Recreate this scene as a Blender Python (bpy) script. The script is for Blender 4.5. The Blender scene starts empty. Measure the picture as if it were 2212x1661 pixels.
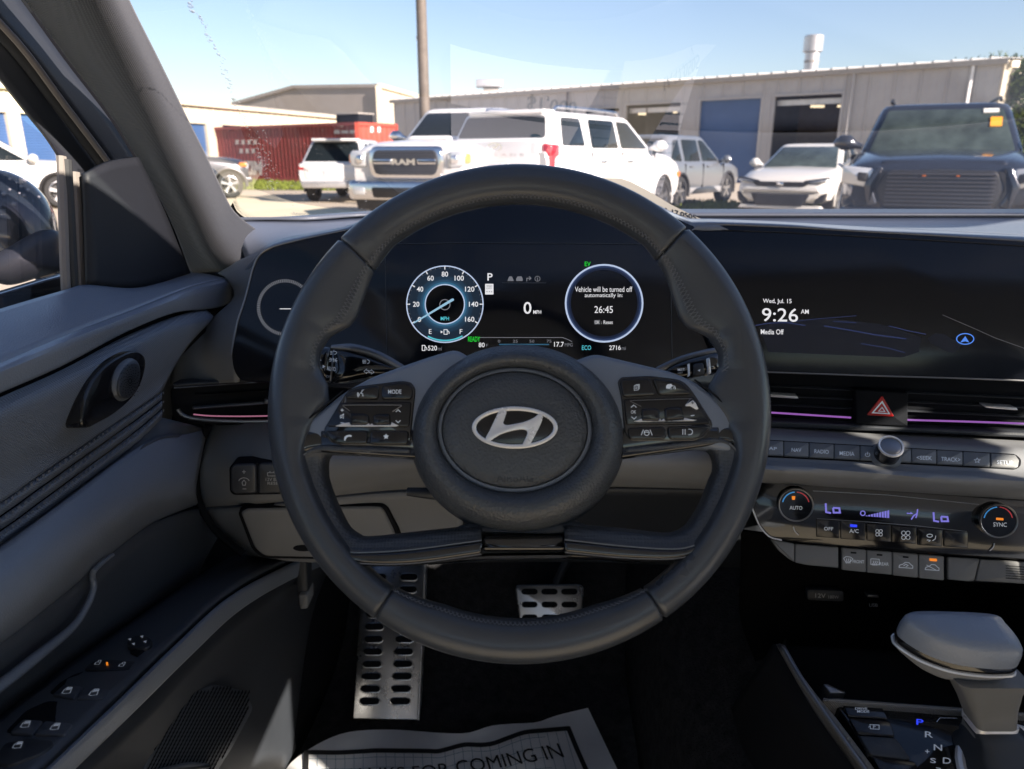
import bpy, bmesh, math, random
import numpy as np
from mathutils import Vector, Matrix
random.seed(7)
S = bpy.context.scene
COL = S.collection

# ------------------------------------------------------------------ camera
FPX, CU, CV = 1598.0, 1106.0, 830.5          # focal length and centre for a 2212 x 1661 frame
PITCH = math.radians(17.2)
EYE = np.array([0.0, 0.0, 1.20])
cd = bpy.data.cameras.new('camera')
cam = bpy.data.objects.new('camera', cd)
COL.objects.link(cam)
cam.location = EYE
cam.rotation_euler = (math.pi / 2 - PITCH, 0, 0)
cd.sensor_width = 36.0
cd.lens = 36.0 * FPX / 2212.0
cd.clip_start = 0.01
cd.clip_end = 2000
cd.dof.use_dof = True
cd.dof.focus_distance = 0.70
cd.dof.aperture_fstop = 10.0
S.camera = cam

# ------------------------------------------------------------------ sky, sun, exposure
SUN_AZ, SUN_EL = math.radians(130), math.radians(25.5)
w = bpy.data.worlds.new('World')
S.world = w
w.use_nodes = True
nt = w.node_tree
sky = nt.nodes.new('ShaderNodeTexSky')
sky.sky_type = 'NISHITA'
sky.sun_disc = False
sky.sun_elevation = SUN_EL
sky.sun_rotation = SUN_AZ
sky.air_density = 1.0
sky.dust_density = 0.3
sky.ozone_density = 1.4
nt.links.new(sky.outputs[0], nt.nodes['Background'].inputs[0])
nt.nodes['Background'].inputs[1].default_value = 0.037
sd = bpy.data.lights.new('sun', 'SUN')
sd.energy = 3.2
sd.angle = math.radians(0.5)
sd.color = (1.0, 0.91, 0.77)
sun = bpy.data.objects.new('sun', sd)
COL.objects.link(sun)
SUNDIR = Vector((math.sin(SUN_AZ) * math.cos(SUN_EL), math.cos(SUN_AZ) * math.cos(SUN_EL), math.sin(SUN_EL)))
sun.rotation_euler = SUNDIR.to_track_quat('Z', 'Y').to_euler()
sun.location = (10, -5, 20)
S.view_settings.view_transform = 'Standard'
S.view_settings.look = 'None'
S.view_settings.gamma = 1
S.view_settings.exposure = 2.4
S.view_settings.use_curve_mapping = False
EXPO = 2 ** -S.view_settings.exposure
cy = S.cycles
cy.use_denoising = True
cy.max_bounces = 10
cy.diffuse_bounces = 5
cy.glossy_bounces = 4
cy.transmission_bounces = 6
cy.transparent_max_bounces = 12
cy.caustics_reflective = False
cy.caustics_refractive = False
cy.sample_clamp_indirect = 6

# ------------------------------------------------------------------ picture ray helpers: a pixel of the 2212 frame met with a plane
cp, sp = math.cos(PITCH), math.sin(PITCH)
def ray(u, v):
    xc, yc = (u - CU) / FPX, (CV - v) / FPX
    return np.array([xc, cp + yc * sp, -sp + yc * cp])
def Y(u, v, y):
    d = ray(u, v); return EYE + d * (y / d[1])
def X(u, v, x):
    d = ray(u, v); return EYE + d * (x / d[0])
def Z(u, v, z):
    d = ray(u, v); return EYE + d * ((z - EYE[2]) / d[2])

class Frame:
    """a plane in the car: origin, two axes and the normal towards the driver"""
    def __init__(s, o, tilt=0.0, yaw=0.0):
        s.o = np.array(o, float)
        t, a = math.radians(tilt), math.radians(yaw)
        R = np.array([[math.cos(a), -math.sin(a), 0], [math.sin(a), math.cos(a), 0], [0, 0, 1]])
        s.ex = R @ np.array([1.0, 0, 0])
        s.ey = R @ np.array([0, math.sin(t), math.cos(t)])
        s.n = R @ np.array([0, -math.cos(t), math.sin(t)])
    @classmethod
    def of(c, o, ex, ey):
        f = c(o); f.ex = np.array(ex, float); f.ex /= np.linalg.norm(f.ex)
        f.n = np.cross(f.ex, np.array(ey, float)); f.n /= np.linalg.norm(f.n)
        f.ey = np.cross(f.n, f.ex); return f
    @classmethod
    def three(c, a, b, d):                     # a = origin, b towards the right, d upwards
        return c.of(a, b - a, d - a)
    def pt(s, x, y, h=0.0):
        return s.o + s.ex * x + s.ey * y + s.n * h
    def uv(s, u, v, h=0.0):
        d = ray(u, v)
        t = np.dot(s.o + s.n * h - EYE, s.n) / np.dot(d, s.n)
        q = EYE + d * t - s.o
        return np.array([np.dot(q, s.ex), np.dot(q, s.ey)])
    def at(s, u, v, h=0.0):
        x, y = s.uv(u, v, h); return s.pt(x, y, h)

# ------------------------------------------------------------------ materials
MATS = {}
def material(name, color, rough=0.5, metal=0.0, spec=0.5, bump=None, var=0.0, var_scale=8.0, coat=0.0, emit=None, emit_s=0.0, rvar=0.0, sheen=0.0):
    m = bpy.data.materials.new(name); m.use_nodes = True
    n = m.node_tree; b = n.nodes['Principled BSDF']; L = n.links
    b.inputs['Base Color'].default_value = (*color, 1)
    b.inputs['Roughness'].default_value = rough
    b.inputs['Metallic'].default_value = metal
    b.inputs['Specular IOR Level'].default_value = spec
    b.inputs['Coat Weight'].default_value = coat
    b.inputs['Coat Roughness'].default_value = 0.03
    if sheen:
        b.inputs['Sheen Weight'].default_value = sheen
    tc = n.nodes.new('ShaderNodeTexCoord')
    if var or rvar:
        t = n.nodes.new('ShaderNodeTexNoise'); t.inputs['Scale'].default_value = var_scale
        t.inputs['Detail'].default_value = 6; t.inputs['Roughness'].default_value = 0.65
        L.new(tc.outputs['Object'], t.inputs['Vector'])
    if var:
        r = n.nodes.new('ShaderNodeMapRange')
        r.inputs['From Min'].default_value = 0.3; r.inputs['From Max'].default_value = 0.7
        r.inputs['To Min'].default_value = 1 - var; r.inputs['To Max'].default_value = 1 + var
        L.new(t.outputs['Fac'], r.inputs['Value'])
        mx = n.nodes.new('ShaderNodeVectorMath'); mx.operation = 'SCALE'
        mx.inputs[0].default_value = color
        L.new(r.outputs[0], mx.inputs['Scale']); L.new(mx.outputs[0], b.inputs['Base Color'])
    if rvar:
        r2 = n.nodes.new('ShaderNodeMapRange')
        r2.inputs['From Min'].default_value = 0.3; r2.inputs['From Max'].default_value = 0.7
        r2.inputs['To Min'].default_value = max(0.02, rough - rvar); r2.inputs['To Max'].default_value = rough + rvar
        L.new(t.outputs['Fac'], r2.inputs['Value']); L.new(r2.outputs[0], b.inputs['Roughness'])
    if bump:
        kind, sc, st, dist = bump
        bp = n.nodes.new('ShaderNodeBump'); bp.inputs['Strength'].default_value = st; bp.inputs['Distance'].default_value = dist
        if kind == 'leather':
            v = n.nodes.new('ShaderNodeTexVoronoi'); v.feature = 'SMOOTH_F1'; v.inputs['Scale'].default_value = sc
            v.inputs['Smoothness'].default_value = 0.6
            nz = n.nodes.new('ShaderNodeTexNoise'); nz.inputs['Scale'].default_value = sc * 0.7
            mixv = n.nodes.new('ShaderNodeVectorMath'); mixv.operation = 'MULTIPLY_ADD'
            mixv.inputs[1].default_value = (0.6 / sc,) * 3
            L.new(tc.outputs['Object'], nz.inputs['Vector']); L.new(nz.outputs['Color'], mixv.inputs[0])
            L.new(tc.outputs['Object'], mixv.inputs[2]); L.new(mixv.outputs[0], v.inputs['Vector'])
            L.new(v.outputs['Distance'], bp.inputs['Height'])
        elif kind == 'dots':
            v = n.nodes.new('ShaderNodeTexVoronoi'); v.inputs['Scale'].default_value = sc; v.inputs['Randomness'].default_value = 0.15
            L.new(tc.outputs['Object'], v.inputs['Vector']); L.new(v.outputs['Distance'], bp.inputs['Height'])
        elif kind == 'weave':
            a = n.nodes.new('ShaderNodeTexWave'); a.inputs['Scale'].default_value = sc; a.bands_direction = 'DIAGONAL'
            c = n.nodes.new('ShaderNodeTexWave'); c.inputs['Scale'].default_value = sc * 0.8; c.bands_direction = 'Z'
            L.new(tc.outputs['Object'], a.inputs['Vector']); L.new(tc.outputs['Object'], c.inputs['Vector'])
            mm = n.nodes.new('ShaderNodeMath'); mm.operation = 'MULTIPLY'
            L.new(a.outputs['Fac'], mm.inputs[0]); L.new(c.outputs['Fac'], mm.inputs[1]); L.new(mm.outputs[0], bp.inputs['Height'])
        else:
            t2 = n.nodes.new('ShaderNodeTexNoise'); t2.inputs['Scale'].default_value = sc; t2.inputs['Detail'].default_value = 4
            L.new(tc.outputs['Object'], t2.inputs['Vector']); L.new(t2.outputs['Fac'], bp.inputs['Height'])
        L.new(bp.outputs[0], b.inputs['Normal'])
    if emit:
        b.inputs['Emission Color'].default_value = (*emit, 1); b.inputs['Emission Strength'].default_value = emit_s
    MATS[name] = m
    return m

material('dash_plastic', (0.122, 0.138, 0.171), 0.36, bump=('grain', 900, 0.25, 0.0006), var=0.10, var_scale=3, rvar=0.06)
material('dash_pad', (0.152, 0.172, 0.214), 0.38, bump=('leather', 700, 0.35, 0.0006), var=0.10, var_scale=4, rvar=0.06)
material('gray_fascia', (0.196, 0.201, 0.213), 0.55, bump=('grain', 800, 0.25, 0.0005), var=0.08, var_scale=5, rvar=0.05)
material('gray_button', (0.165, 0.168, 0.172), 0.48, bump=('grain', 900, 0.2, 0.0004), var=0.05, var_scale=9)
material('dark_plastic', (0.030, 0.034, 0.042), 0.48, bump=('grain', 900, 0.25, 0.0005), var=0.15, var_scale=4)
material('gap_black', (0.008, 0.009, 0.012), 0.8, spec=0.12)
material('recess_shade', (0.0045, 0.0045, 0.005), 0.9, spec=0.05)  # near-black in place of the shade deep inside the recess
material('leather', (0.047, 0.052, 0.062), 0.31, bump=('leather', 760, 0.13, 0.0005), var=0.10, var_scale=5, rvar=0.05)
material('hub_leather', (0.050, 0.055, 0.064), 0.38, bump=('leather', 520, 0.62, 0.0009), var=0.08, var_scale=6, rvar=0.04)
material('perforated_trim', (0.040, 0.045, 0.056), 0.42, bump=('dots', 420, 0.5, 0.0010))
material('spoke_plastic', (0.172, 0.196, 0.243), 0.31, bump=('grain', 1100, 0.2, 0.0004), var=0.06, var_scale=6)
material('gloss_black', (0.006, 0.006, 0.007), 0.10, coat=0.5, rvar=0.03, var_scale=6)
material('button_black', (0.008, 0.008, 0.010), 0.16, rvar=0.04, var_scale=20)
material('screen_glass', (0.0045, 0.0050, 0.0075), 0.14, spec=0.35, rvar=0.03, var_scale=4)
material('satin_silver', (0.740, 0.730, 0.740), 0.30, 0.35, rvar=0.06, var_scale=30)
material('brushed_steel', (0.50, 0.50, 0.51), 0.30, 1.0, bump=('grain', 300, 0.15, 0.0004), rvar=0.12, var_scale=14)
material('chrome_line', (0.62, 0.62, 0.64), 0.18, 1.0)
material('dark_silver', (0.22, 0.22, 0.23), 0.35, 0.9, rvar=0.05)
material('door_pad', (0.194, 0.221, 0.274), 0.34, bump=('leather', 800, 0.30, 0.0006), var=0.10, var_scale=4, rvar=0.05)
material('door_insert', (0.146, 0.166, 0.205), 0.55, bump=('weave', 240, 0.6, 0.0008), var=0.12, var_scale=5)
material('door_plastic', (0.078, 0.088, 0.107), 0.36, bump=('grain', 900, 0.25, 0.0005), var=0.12, var_scale=4, rvar=0.05)
material('pillar_cloth', (0.036, 0.040, 0.048), 0.85, bump=('weave', 300, 0.5, 0.0006), var=0.10, var_scale=8, sheen=0.2)
material('headliner', (0.620, 0.660, 0.740), 0.95, bump=('grain', 300, 0.3, 0.001))  # unseen cloth, lightened to bounce light into the cabin
material('seat_fabric', (0.400, 0.440, 0.530), 0.9, bump=('grain', 300, 0.3, 0.001))  # unseen seats, lightened to throw light back onto the dash and door
material('sail_trim', (0.018, 0.020, 0.025), 0.55, spec=0.25, bump=('grain', 900, 0.25, 0.0005), var=0.12, var_scale=4)
material('rubber_seal', (0.020, 0.020, 0.022), 0.6)
material('seal_tan', (0.19, 0.165, 0.15), 0.6, var=0.1)
material('carpet', (0.030, 0.030, 0.033), 1.0, spec=0.08, bump=('grain', 240, 1.0, 0.004), var=0.4, var_scale=60)
material('stitch_thread', (0.130, 0.135, 0.150), 0.8)
material('paper', (0.840, 0.830, 0.850), 0.85, var=0.05, var_scale=12, bump=('grain', 12, 0.15, 0.004))
material('paper_cream', (0.42, 0.39, 0.31), 0.85, var=0.05, var_scale=20)
material('ink_black', (0.012, 0.012, 0.014), 0.7)
material('ink_blue', (0.16, 0.27, 0.36), 0.8)
material('print_white', (0.62, 0.66, 0.72), 0.5, emit=(0.80, 0.88, 1.0), emit_s=0.10 * EXPO)
material('print_gray', (0.30, 0.32, 0.34), 0.5)
def lit(name, col, s):
    return material(name, tuple(c * 0.05 for c in col), 0.4, emit=col, emit_s=s * EXPO)
lit('lit_white', (0.93, 0.92, 0.95), 0.85)
lit('lit_dim', (0.45, 0.46, 0.52), 0.35)
lit('lit_ring', (0.62, 0.74, 1.0), 0.75)
lit('lit_ringsoft', (0.16, 0.30, 0.75), 0.16)
lit('lit_teal', (0.10, 0.62, 0.72), 0.8)
lit('lit_tealsoft', (0.05, 0.22, 0.38), 0.42)
lit('lit_dialblue', (0.016, 0.036, 0.070), 0.45)
lit('lit_glow_a', (0.06, 0.26, 0.46), 0.5)
lit('lit_glow_b', (0.035, 0.12, 0.23), 0.5)
lit('lit_glow_c', (0.022, 0.065, 0.125), 0.5)
lit('lit_ring_b', (0.05, 0.10, 0.28), 0.35)
lit('lit_ring_c', (0.015, 0.03, 0.09), 0.35)
lit('lit_needle', (0.42, 0.72, 0.95), 0.7)
lit('lit_green', (0.02, 0.80, 0.05), 0.75)
lit('lit_violet', (0.30, 0.27, 1.0), 0.60)
lit('lit_purple', (0.55, 0.20, 0.80), 0.50)
lit('lit_pink', (0.75, 0.28, 0.45), 0.42)
lit('lit_orange', (1.0, 0.28, 0.02), 0.8)
lit('lit_blue', (0.03, 0.06, 1.0), 0.9)
lit('lit_arrow', (0.10, 0.30, 1.0), 0.8)
lit('lit_map', (0.045, 0.075, 0.26), 0.35)
lit('lit_mapdark', (0.010, 0.016, 0.050), 0.12)
lit('lit_wall', (0.9, 0.75, 0.45), 2.0)
material('hazard_red', (0.50, 0.012, 0.010), 0.30)
material('arc_blue', (0.05, 0.30, 0.70), 0.4, emit=(0.08, 0.40, 0.9), emit_s=0.30 * EXPO)
material('arc_red', (0.45, 0.04, 0.05), 0.4, emit=(0.7, 0.06, 0.07), emit_s=0.14 * EXPO)
# outside
material('car_white', (0.660, 0.660, 0.645), 0.30, coat=0.6)
material('car_pearl', (0.600, 0.590, 0.550), 0.30, coat=0.6)
material('car_silver', (0.200, 0.215, 0.230), 0.28, 0.5, coat=0.6)
material('car_dark', (0.022, 0.026, 0.036), 0.22, 0.2, coat=0.8)
material('car_navy', (0.030, 0.036, 0.055), 0.28, 0.2, coat=0.7)
material('mirror_paint', (0.020, 0.028, 0.036), 0.18, 0.3, coat=0.8)
material('car_glass', (0.010, 0.014, 0.016), 0.06, spec=0.18)
material('car_gray_white', (0.56, 0.57, 0.57), 0.3, coat=0.5)  # white paint grayed down for a body standing in shade
material('car_glass_clear', (0.045, 0.060, 0.055), 0.05, spec=0.45, var=0.5, var_scale=3)
material('car_trim', (0.015, 0.015, 0.016), 0.5)
material('tyre', (0.018, 0.018, 0.018), 0.8, bump=('grain', 60, 0.4, 0.01))
material('alloy', (0.52, 0.52, 0.53), 0.28, 0.9)
material('alloy_dark', (0.10, 0.10, 0.11), 0.35, 0.7)
material('car_chrome', (0.72, 0.72, 0.73), 0.10, 1.0)
material('lamp_clear', (0.55, 0.57, 0.58), 0.08, 0.4, coat=0.5)
material('lamp_red', (0.42, 0.006, 0.010), 0.15, coat=0.8)
material('lamp_amber', (0.80, 0.20, 0.02), 0.2, coat=0.8)
material('plate_white', (0.55, 0.58, 0.60), 0.5, var=0.1)
material('sticker_orange', (0.85, 0.36, 0.02), 0.7)
material('sticker_white', (0.75, 0.74, 0.68), 0.7)
material('siding_gray', (0.370, 0.365, 0.360), 0.55, var=0.10, var_scale=0.7, bump=('grain', 3, 0.08, 0.02))
material('siding_cream', (0.56, 0.50, 0.38), 0.55, var=0.10, var_scale=0.6, bump=('grain', 3, 0.08, 0.02))
material('siding_shaded', (0.30, 0.275, 0.245), 0.6, var=0.08, var_scale=0.3)  # warehouse siding darkened for the gable that lies in shade
material('roof_metal', (0.46, 0.45, 0.43), 0.4, 0.2, var=0.1, var_scale=1)
material('gutter', (0.30, 0.28, 0.25), 0.5, var=0.1)
material('door_blue', (0.045, 0.100, 0.230), 0.5, var=0.08, var_scale=1.0)
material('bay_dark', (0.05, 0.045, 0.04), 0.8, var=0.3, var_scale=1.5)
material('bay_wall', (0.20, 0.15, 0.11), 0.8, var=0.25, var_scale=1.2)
material('galvanized', (0.50, 0.50, 0.50), 0.4, 0.6, var=0.12, var_scale=3)
material('pole_brown', (0.120, 0.100, 0.080), 0.7, var=0.2, var_scale=5)
material('container_red', (0.250, 0.042, 0.042), 0.6, var=0.22, var_scale=1.6, rvar=0.1)
material('container_red_lit', (0.40, 0.055, 0.030), 0.6, var=0.2, var_scale=1.6)  # the container's red, brightened for the end that faces the sun
material('paint_faded', (0.55, 0.50, 0.50), 0.7, var=0.25, var_scale=6)
material('concrete', (0.460, 0.395, 0.300), 0.9, var=0.14, var_scale=0.35, bump=('grain', 12, 0.3, 0.01))
material('asphalt', (0.10, 0.098, 0.095), 0.9, var=0.2, var_scale=0.5, bump=('grain', 30, 0.4, 0.01))
material('grass', (0.13, 0.16, 0.020), 0.95, var=0.35, var_scale=2.0)
material('bark', (0.09, 0.07, 0.05), 0.9, var=0.3, var_scale=8)
material('leaf_green', (0.060, 0.100, 0.025), 0.7, var=0.5, var_scale=0.8)

def glass_material(name, tint, refl_scale, rough=0.0):
    m = bpy.data.materials.new(name); m.use_nodes = True
    n = m.node_tree; n.nodes.remove(n.nodes['Principled BSDF'])
    out = n.nodes['Material Output']
    tr = n.nodes.new('ShaderNodeBsdfTransparent'); tr.inputs[0].default_value = (*tint, 1)
    gl = n.nodes.new('ShaderNodeBsdfGlossy'); gl.inputs['Roughness'].default_value = rough
    fr = n.nodes.new('ShaderNodeFresnel')
    ge = n.nodes.new('ShaderNodeNewGeometry'); io = n.nodes.new('ShaderNodeMath'); io.operation = 'MULTIPLY_ADD'
    io.inputs[1].default_value = 1 / 1.5 - 1.5; io.inputs[2].default_value = 1.5       # a thin pane reflects alike from both sides
    n.links.new(ge.outputs['Backfacing'], io.inputs[0]); n.links.new(io.outputs[0], fr.inputs[0])
    ml = n.nodes.new('ShaderNodeMath'); ml.operation = 'MULTIPLY'; ml.inputs[1].default_value = refl_scale
    ml.use_clamp = True
    mx = n.nodes.new('ShaderNodeMixShader')
    n.links.new(fr.outputs[0], ml.inputs[0]); n.links.new(ml.outputs[0], mx.inputs[0])
    n.links.new(tr.outputs[0], mx.inputs[1]); n.links.new(gl.outputs[0], mx.inputs[2])
    n.links.new(mx.outputs[0], out.inputs[0])
    MATS[name] = m
glass_material('window_glass', (0.95, 0.90, 0.97), 1.3)
m = material('water', (0.50, 0.50, 0.50), 0.15)
n_ = m.node_tree; t_ = n_.nodes.new('ShaderNodeBsdfTransparent'); x_ = n_.nodes.new('ShaderNodeMixShader'); x_.inputs[0].default_value = 0.38
n_.links.new(t_.outputs[0], x_.inputs[1]); n_.links.new(n_.nodes['Principled BSDF'].outputs[0], x_.inputs[2]); n_.links.new(x_.outputs[0], n_.nodes['Material Output'].inputs[0])

# ------------------------------------------------------------------ object helpers
def thing(name, label, cat, loc=(0, 0, 0), rotz=0.0, group=None, scale=1.0):
    o = bpy.data.objects.new(name, None); COL.objects.link(o)
    o.empty_display_size = 0.1
    o.location = loc; o.rotation_euler = (0, 0, rotz); o.scale = (scale,) * 3
    o['label'] = label; o['category'] = cat
    if group: o['group'] = group
    return o
def tag(o, label, cat, group=None, kind=None):
    o['label'] = label; o['category'] = cat
    if group: o['group'] = group
    if kind: o['kind'] = kind
    return o
def world_parent(o, parent):
    """parent an object whose mesh is written in world coordinates"""
    o.parent = parent
    inv = Matrix.Identity(4)
    p = parent
    if p.type == 'EMPTY':
        inv = (Matrix.Translation(p.location) @ p.rotation_euler.to_matrix().to_4x4() @ Matrix.Diagonal((*p.scale, 1))).inverted()
    o.matrix_parent_inverse = inv
def build(name, verts, faces, mat, parent=None, smooth=True, local=False, angle=40):
    me = bpy.data.meshes.new(name)
    me.from_pydata([tuple(map(float, v)) for v in verts], [], faces)
    me.validate()
    if smooth:
        me.polygons.foreach_set('use_smooth', [True] * len(me.polygons))
        try: me.set_sharp_from_angle(angle=math.radians(angle))
        except Exception: pass
    me.materials.append(MATS[mat])
    o = bpy.data.objects.new(name, me); COL.objects.link(o)
    if parent is not None:
        if local: o.parent = parent
        else: world_parent(o, parent)
    return o

def crom(P, n, closed=False):
    """Catmull-Rom resample of a polyline to n points, even in chord length"""
    P = np.array(P, float)
    if len(P) == 2 and not closed:
        t = np.linspace(0, 1, n)[:, None]; return P[0] * (1 - t) + P[1] * t
    Q = np.vstack([P[-1], P, P[0], P[1]]) if closed else np.vstack([2 * P[0] - P[1], P, 2 * P[-1] - P[-2]])
    out = []
    m = len(P) if closed else len(P) - 1
    K = 12
    for i in range(m):
        p0, p1, p2, p3 = Q[i], Q[i + 1], Q[i + 2], Q[i + 3]
        for k in range(K):
            t = k / K
            out.append(0.5 * ((2 * p1) + (-p0 + p2) * t + (2 * p0 - 5 * p1 + 4 * p2 - p3) * t * t + (-p0 + 3 * p1 - 3 * p2 + p3) * t ** 3))
    out.append(P[0] if closed else P[-1])
    out = np.array(out)
    s = np.concatenate([[0], np.cumsum(np.linalg.norm(np.diff(out, axis=0), axis=1))])
    tt = np.linspace(0, s[-1], n + 1)[:-1] if closed else np.linspace(0, s[-1], n)
    return np.stack([np.interp(tt, s, out[:, k]) for k in range(out.shape[1])], 1)
def lin(P, n):
    P = np.array(P, float)
    s = np.concatenate([[0], np.cumsum(np.linalg.norm(np.diff(P, axis=0), axis=1))])
    tt = np.linspace(0, s[-1], n)
    return np.stack([np.interp(tt, s, P[:, k]) for k in range(P.shape[1])], 1)

def patch(name, rows, mat, parent=None, nu=24, nv=5, thick=0.003, smooth_rows=True, angle=40):
    """a panel lofted through rows of points; faces turned to the eye; given thickness behind"""
    R = [crom(r, nu) for r in rows]
    G = []
    if smooth_rows and len(R) > 2:
        A = np.array(R)
        cols = [crom(A[:, j], (len(R) - 1) * nv + 1) for j in range(nu)]
        G = np.stack(cols, 1)
    else:
        for i in range(len(R) - 1):
            for k in range(nv):
                G.append(R[i] * (1 - k / nv) + R[i + 1] * (k / nv))
        G.append(R[-1]); G = np.array(G)
    a, b = G.shape[0], G.shape[1]
    V = G.reshape(-1, 3)
    Fc = [(i * b + j, i * b + j + 1, (i + 1) * b + j + 1, (i + 1) * b + j) for i in range(a - 1) for j in range(b - 1)]
    s = 0
    for f in Fc[:: max(1, len(Fc) // 60)]:
        c = V[list(f)].mean(0); nn = np.cross(V[f[1]] - V[f[0]], V[f[3]] - V[f[0]])
        s += np.sign(np.dot(nn, EYE - c))
    if s < 0: Fc = [f[::-1] for f in Fc]
    o = build(name, V, Fc, mat, parent, angle=angle)
    if thick:
        md = o.modifiers.new('thickness', 'SOLIDIFY'); md.thickness = thick; md.offset = -1
    return o

def fillet(pts, r, n=4, closed=True):
    pts = [np.array(p, float) for p in pts]; out = []; m = len(pts)
    for i, p in enumerate(pts):
        if not closed and i in (0, m - 1):
            out.append(p); continue
        a, b = pts[i - 1] - p, pts[(i + 1) % m] - p
        la, lb = np.linalg.norm(a), np.linalg.norm(b)
        k = min(r, 0.45 * la, 0.45 * lb)
        p0, p2 = p + a / la * k, p + b / lb * k
        for t in np.linspace(0, 1, n + 1):
            out.append(p0 * (1 - t) ** 2 + p * 2 * t * (1 - t) + p2 * t * t)
    return out
def area(P):
    P = np.array(P); return 0.5 * np.sum(P[:, 0] * np.roll(P[:, 1], -1) - np.roll(P[:, 0], -1) * P[:, 1])
def inset(P, d):
    """offset a counter-clockwise outline inwards"""
    P = np.array(P, float); n = len(P); out = []
    for i in range(n):
        a = P[i] - P[i - 1]; b = P[(i + 1) % n] - P[i]
        la, lb = np.linalg.norm(a) + 1e-12, np.linalg.norm(b) + 1e-12
        na = np.array([-a[1], a[0]]) / la; nb = np.array([-b[1], b[0]]) / lb
        m = na + nb; lm = np.linalg.norm(m)
        m = na if lm < 1e-6 else m / lm
        k = 1 / max(0.5, np.dot(m, na))
        out.append(P[i] + m * d * k)
    return np.array(out)
def plate2(name, fr, pts, h0, h1, mat, parent, bevel=0.0, crown=0.0, local=False, smooth=True, angle=35):
    """an outline in a frame's own metres, extruded from h0 to h1 with a bevelled face"""
    P = np.array(pts, float)
    if area(P) < 0: P = P[::-1]
    rings = [(P, h0), (P, h1 - bevel)] if bevel else [(P, h0), (P, h1)]
    if bevel:
        rings += [(inset(P, bevel * 0.35), h1 - bevel * 0.35), (inset(P, bevel), h1)]
    n = len(P); V = []; Fc = []
    for Q, h in rings:
        V += [fr.pt(q[0], q[1], h) for q in Q]
    for k in range(len(rings) - 1):
        for i in range(n):
            j = (i + 1) % n
            Fc.append((k * n + i, k * n + j, (k + 1) * n + j, (k + 1) * n + i))
    b = (len(rings) - 1) * n
    if crown:
        c = rings[-1][0].mean(0)
        V.append(fr.pt(c[0], c[1], h1 + crown))
        Fc += [(b + i, b + (i + 1) % n, len(V) - 1) for i in range(n)]
    else:
        Fc.append(tuple(range(b, b + n)))
    Fc.append(tuple(range(n - 1, -1, -1)))
    return build(name, V, Fc, mat, parent, smooth, local, angle)
def plate(name, fr, px, h0, h1, mat, parent, bevel=0.0, r=0.0, crown=0.0, smooth_closed=0):
    P = [fr.uv(u, v, h1) for u, v in px]
    if smooth_closed: P = list(crom(P, smooth_closed, closed=True))
    elif r: P = fillet(P, r)
    return plate2(name, fr, P, h0, h1, mat, parent, bevel, crown)
def poly_px(name, fr, polys, h, mat, parent, r=0.0):
    """flat print: one or more outlines laid on a surface"""
    V = []; Fc = []
    for px in polys:
        P = [fr.uv(u, v, h) for u, v in px]
        if r: P = fillet(P, r)
        if area(P) < 0: P = P[::-1]
        b = len(V); V += [fr.pt(x, y, h) for x, y in P]; Fc.append(tuple(range(b, b + len(P))))
    return build(name, V, Fc, mat, parent, False)
def ribbon(fr, P, wd, h, closed=False):
    P = np.array(P, float); n = len(P); V = []; Fc = []
    for i in range(n):
        if closed: a, b = P[i] - P[i - 1], P[(i + 1) % n] - P[i]
        else: a = P[i] - P[i - 1] if i else P[1] - P[0]; b = P[i + 1] - P[i] if i < n - 1 else a
        na = np.array([-a[1], a[0]]) / (np.linalg.norm(a) + 1e-12); nb = np.array([-b[1], b[0]]) / (np.linalg.norm(b) + 1e-12)
        m = na + nb; m = m / (np.linalg.norm(m) + 1e-12); k = 1 / max(0.6, np.dot(m, na))
        V.append(fr.pt(*(P[i] - m * wd / 2 * k), h)); V.append(fr.pt(*(P[i] + m * wd / 2 * k), h))
    for i in range(n if closed else n - 1):
        j = (i + 1) % n; Fc.append((2 * i, 2 * j, 2 * j + 1, 2 * i + 1))
    return V, Fc
def stroke(name, fr, lines, wpx, h, mat, parent, closed=False):
    """drawn lines, their width in pixels of the frame"""
    V = []; Fc = []
    for ln in lines:
        P = [fr.uv(u, v, h) for u, v in ln]
        u0, v0 = ln[0]
        wd = np.linalg.norm(fr.uv(u0 + wpx, v0, h) - fr.uv(u0, v0, h))
        v_, f_ = ribbon(fr, P, wd, h, closed)
        b = len(V); V += v_; Fc += [tuple(i + b for i in f) for f in f_]
    return build(name, V, Fc, mat, parent, False)
def arc_px(cx, cy, rx, ry, a0, a1, n=24):
    return [(cx + rx * math.cos(math.radians(a)), cy - ry * math.sin(math.radians(a))) for a in np.linspace(a0, a1, n)]

_TXT = {}
def glyphs(s, bold):
    k = (s, bold)
    if k not in _TXT:
        c = bpy.data.curves.new('t', 'FONT'); c.body = s; c.resolution_u = 3; c.offset = bold
        c.align_x = 'LEFT'
        o = bpy.data.objects.new('t', c)
        me = o.to_mesh()
        V = np.array([v.co[:2] for v in me.vertices]); Fc = [tuple(p.vertices) for p in me.polygons]
        o.to_mesh_clear(); bpy.data.objects.remove(o); bpy.data.curves.remove(c)
        _TXT[k] = (V, Fc)
    return _TXT[k]
def text(s, fr, box, h, mat, parent, bold=0.0, name='lettering', shear=0.0):
    """lettering fitted to a box (u0, v0, u1, v1, and how far the right end drops) on a frame"""
    V, Fc = glyphs(s, bold)
    lo, hi = V.min(0), V.max(0)
    N = (V - lo) / np.maximum(hi - lo, 1e-9)
    u0, v0, u1, v1 = box[:4]; dv = box[4] if len(box) > 4 else 0.0
    a = fr.uv(u0, v1, h); b = fr.uv(u1, v1 + dv, h); c = fr.uv(u0 + shear, v0, h)
    W = [fr.pt(*(a + (b - a) * x + (c - a) * y), h) for x, y in N]
    return build(name, W, Fc, mat, parent, False)

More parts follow.
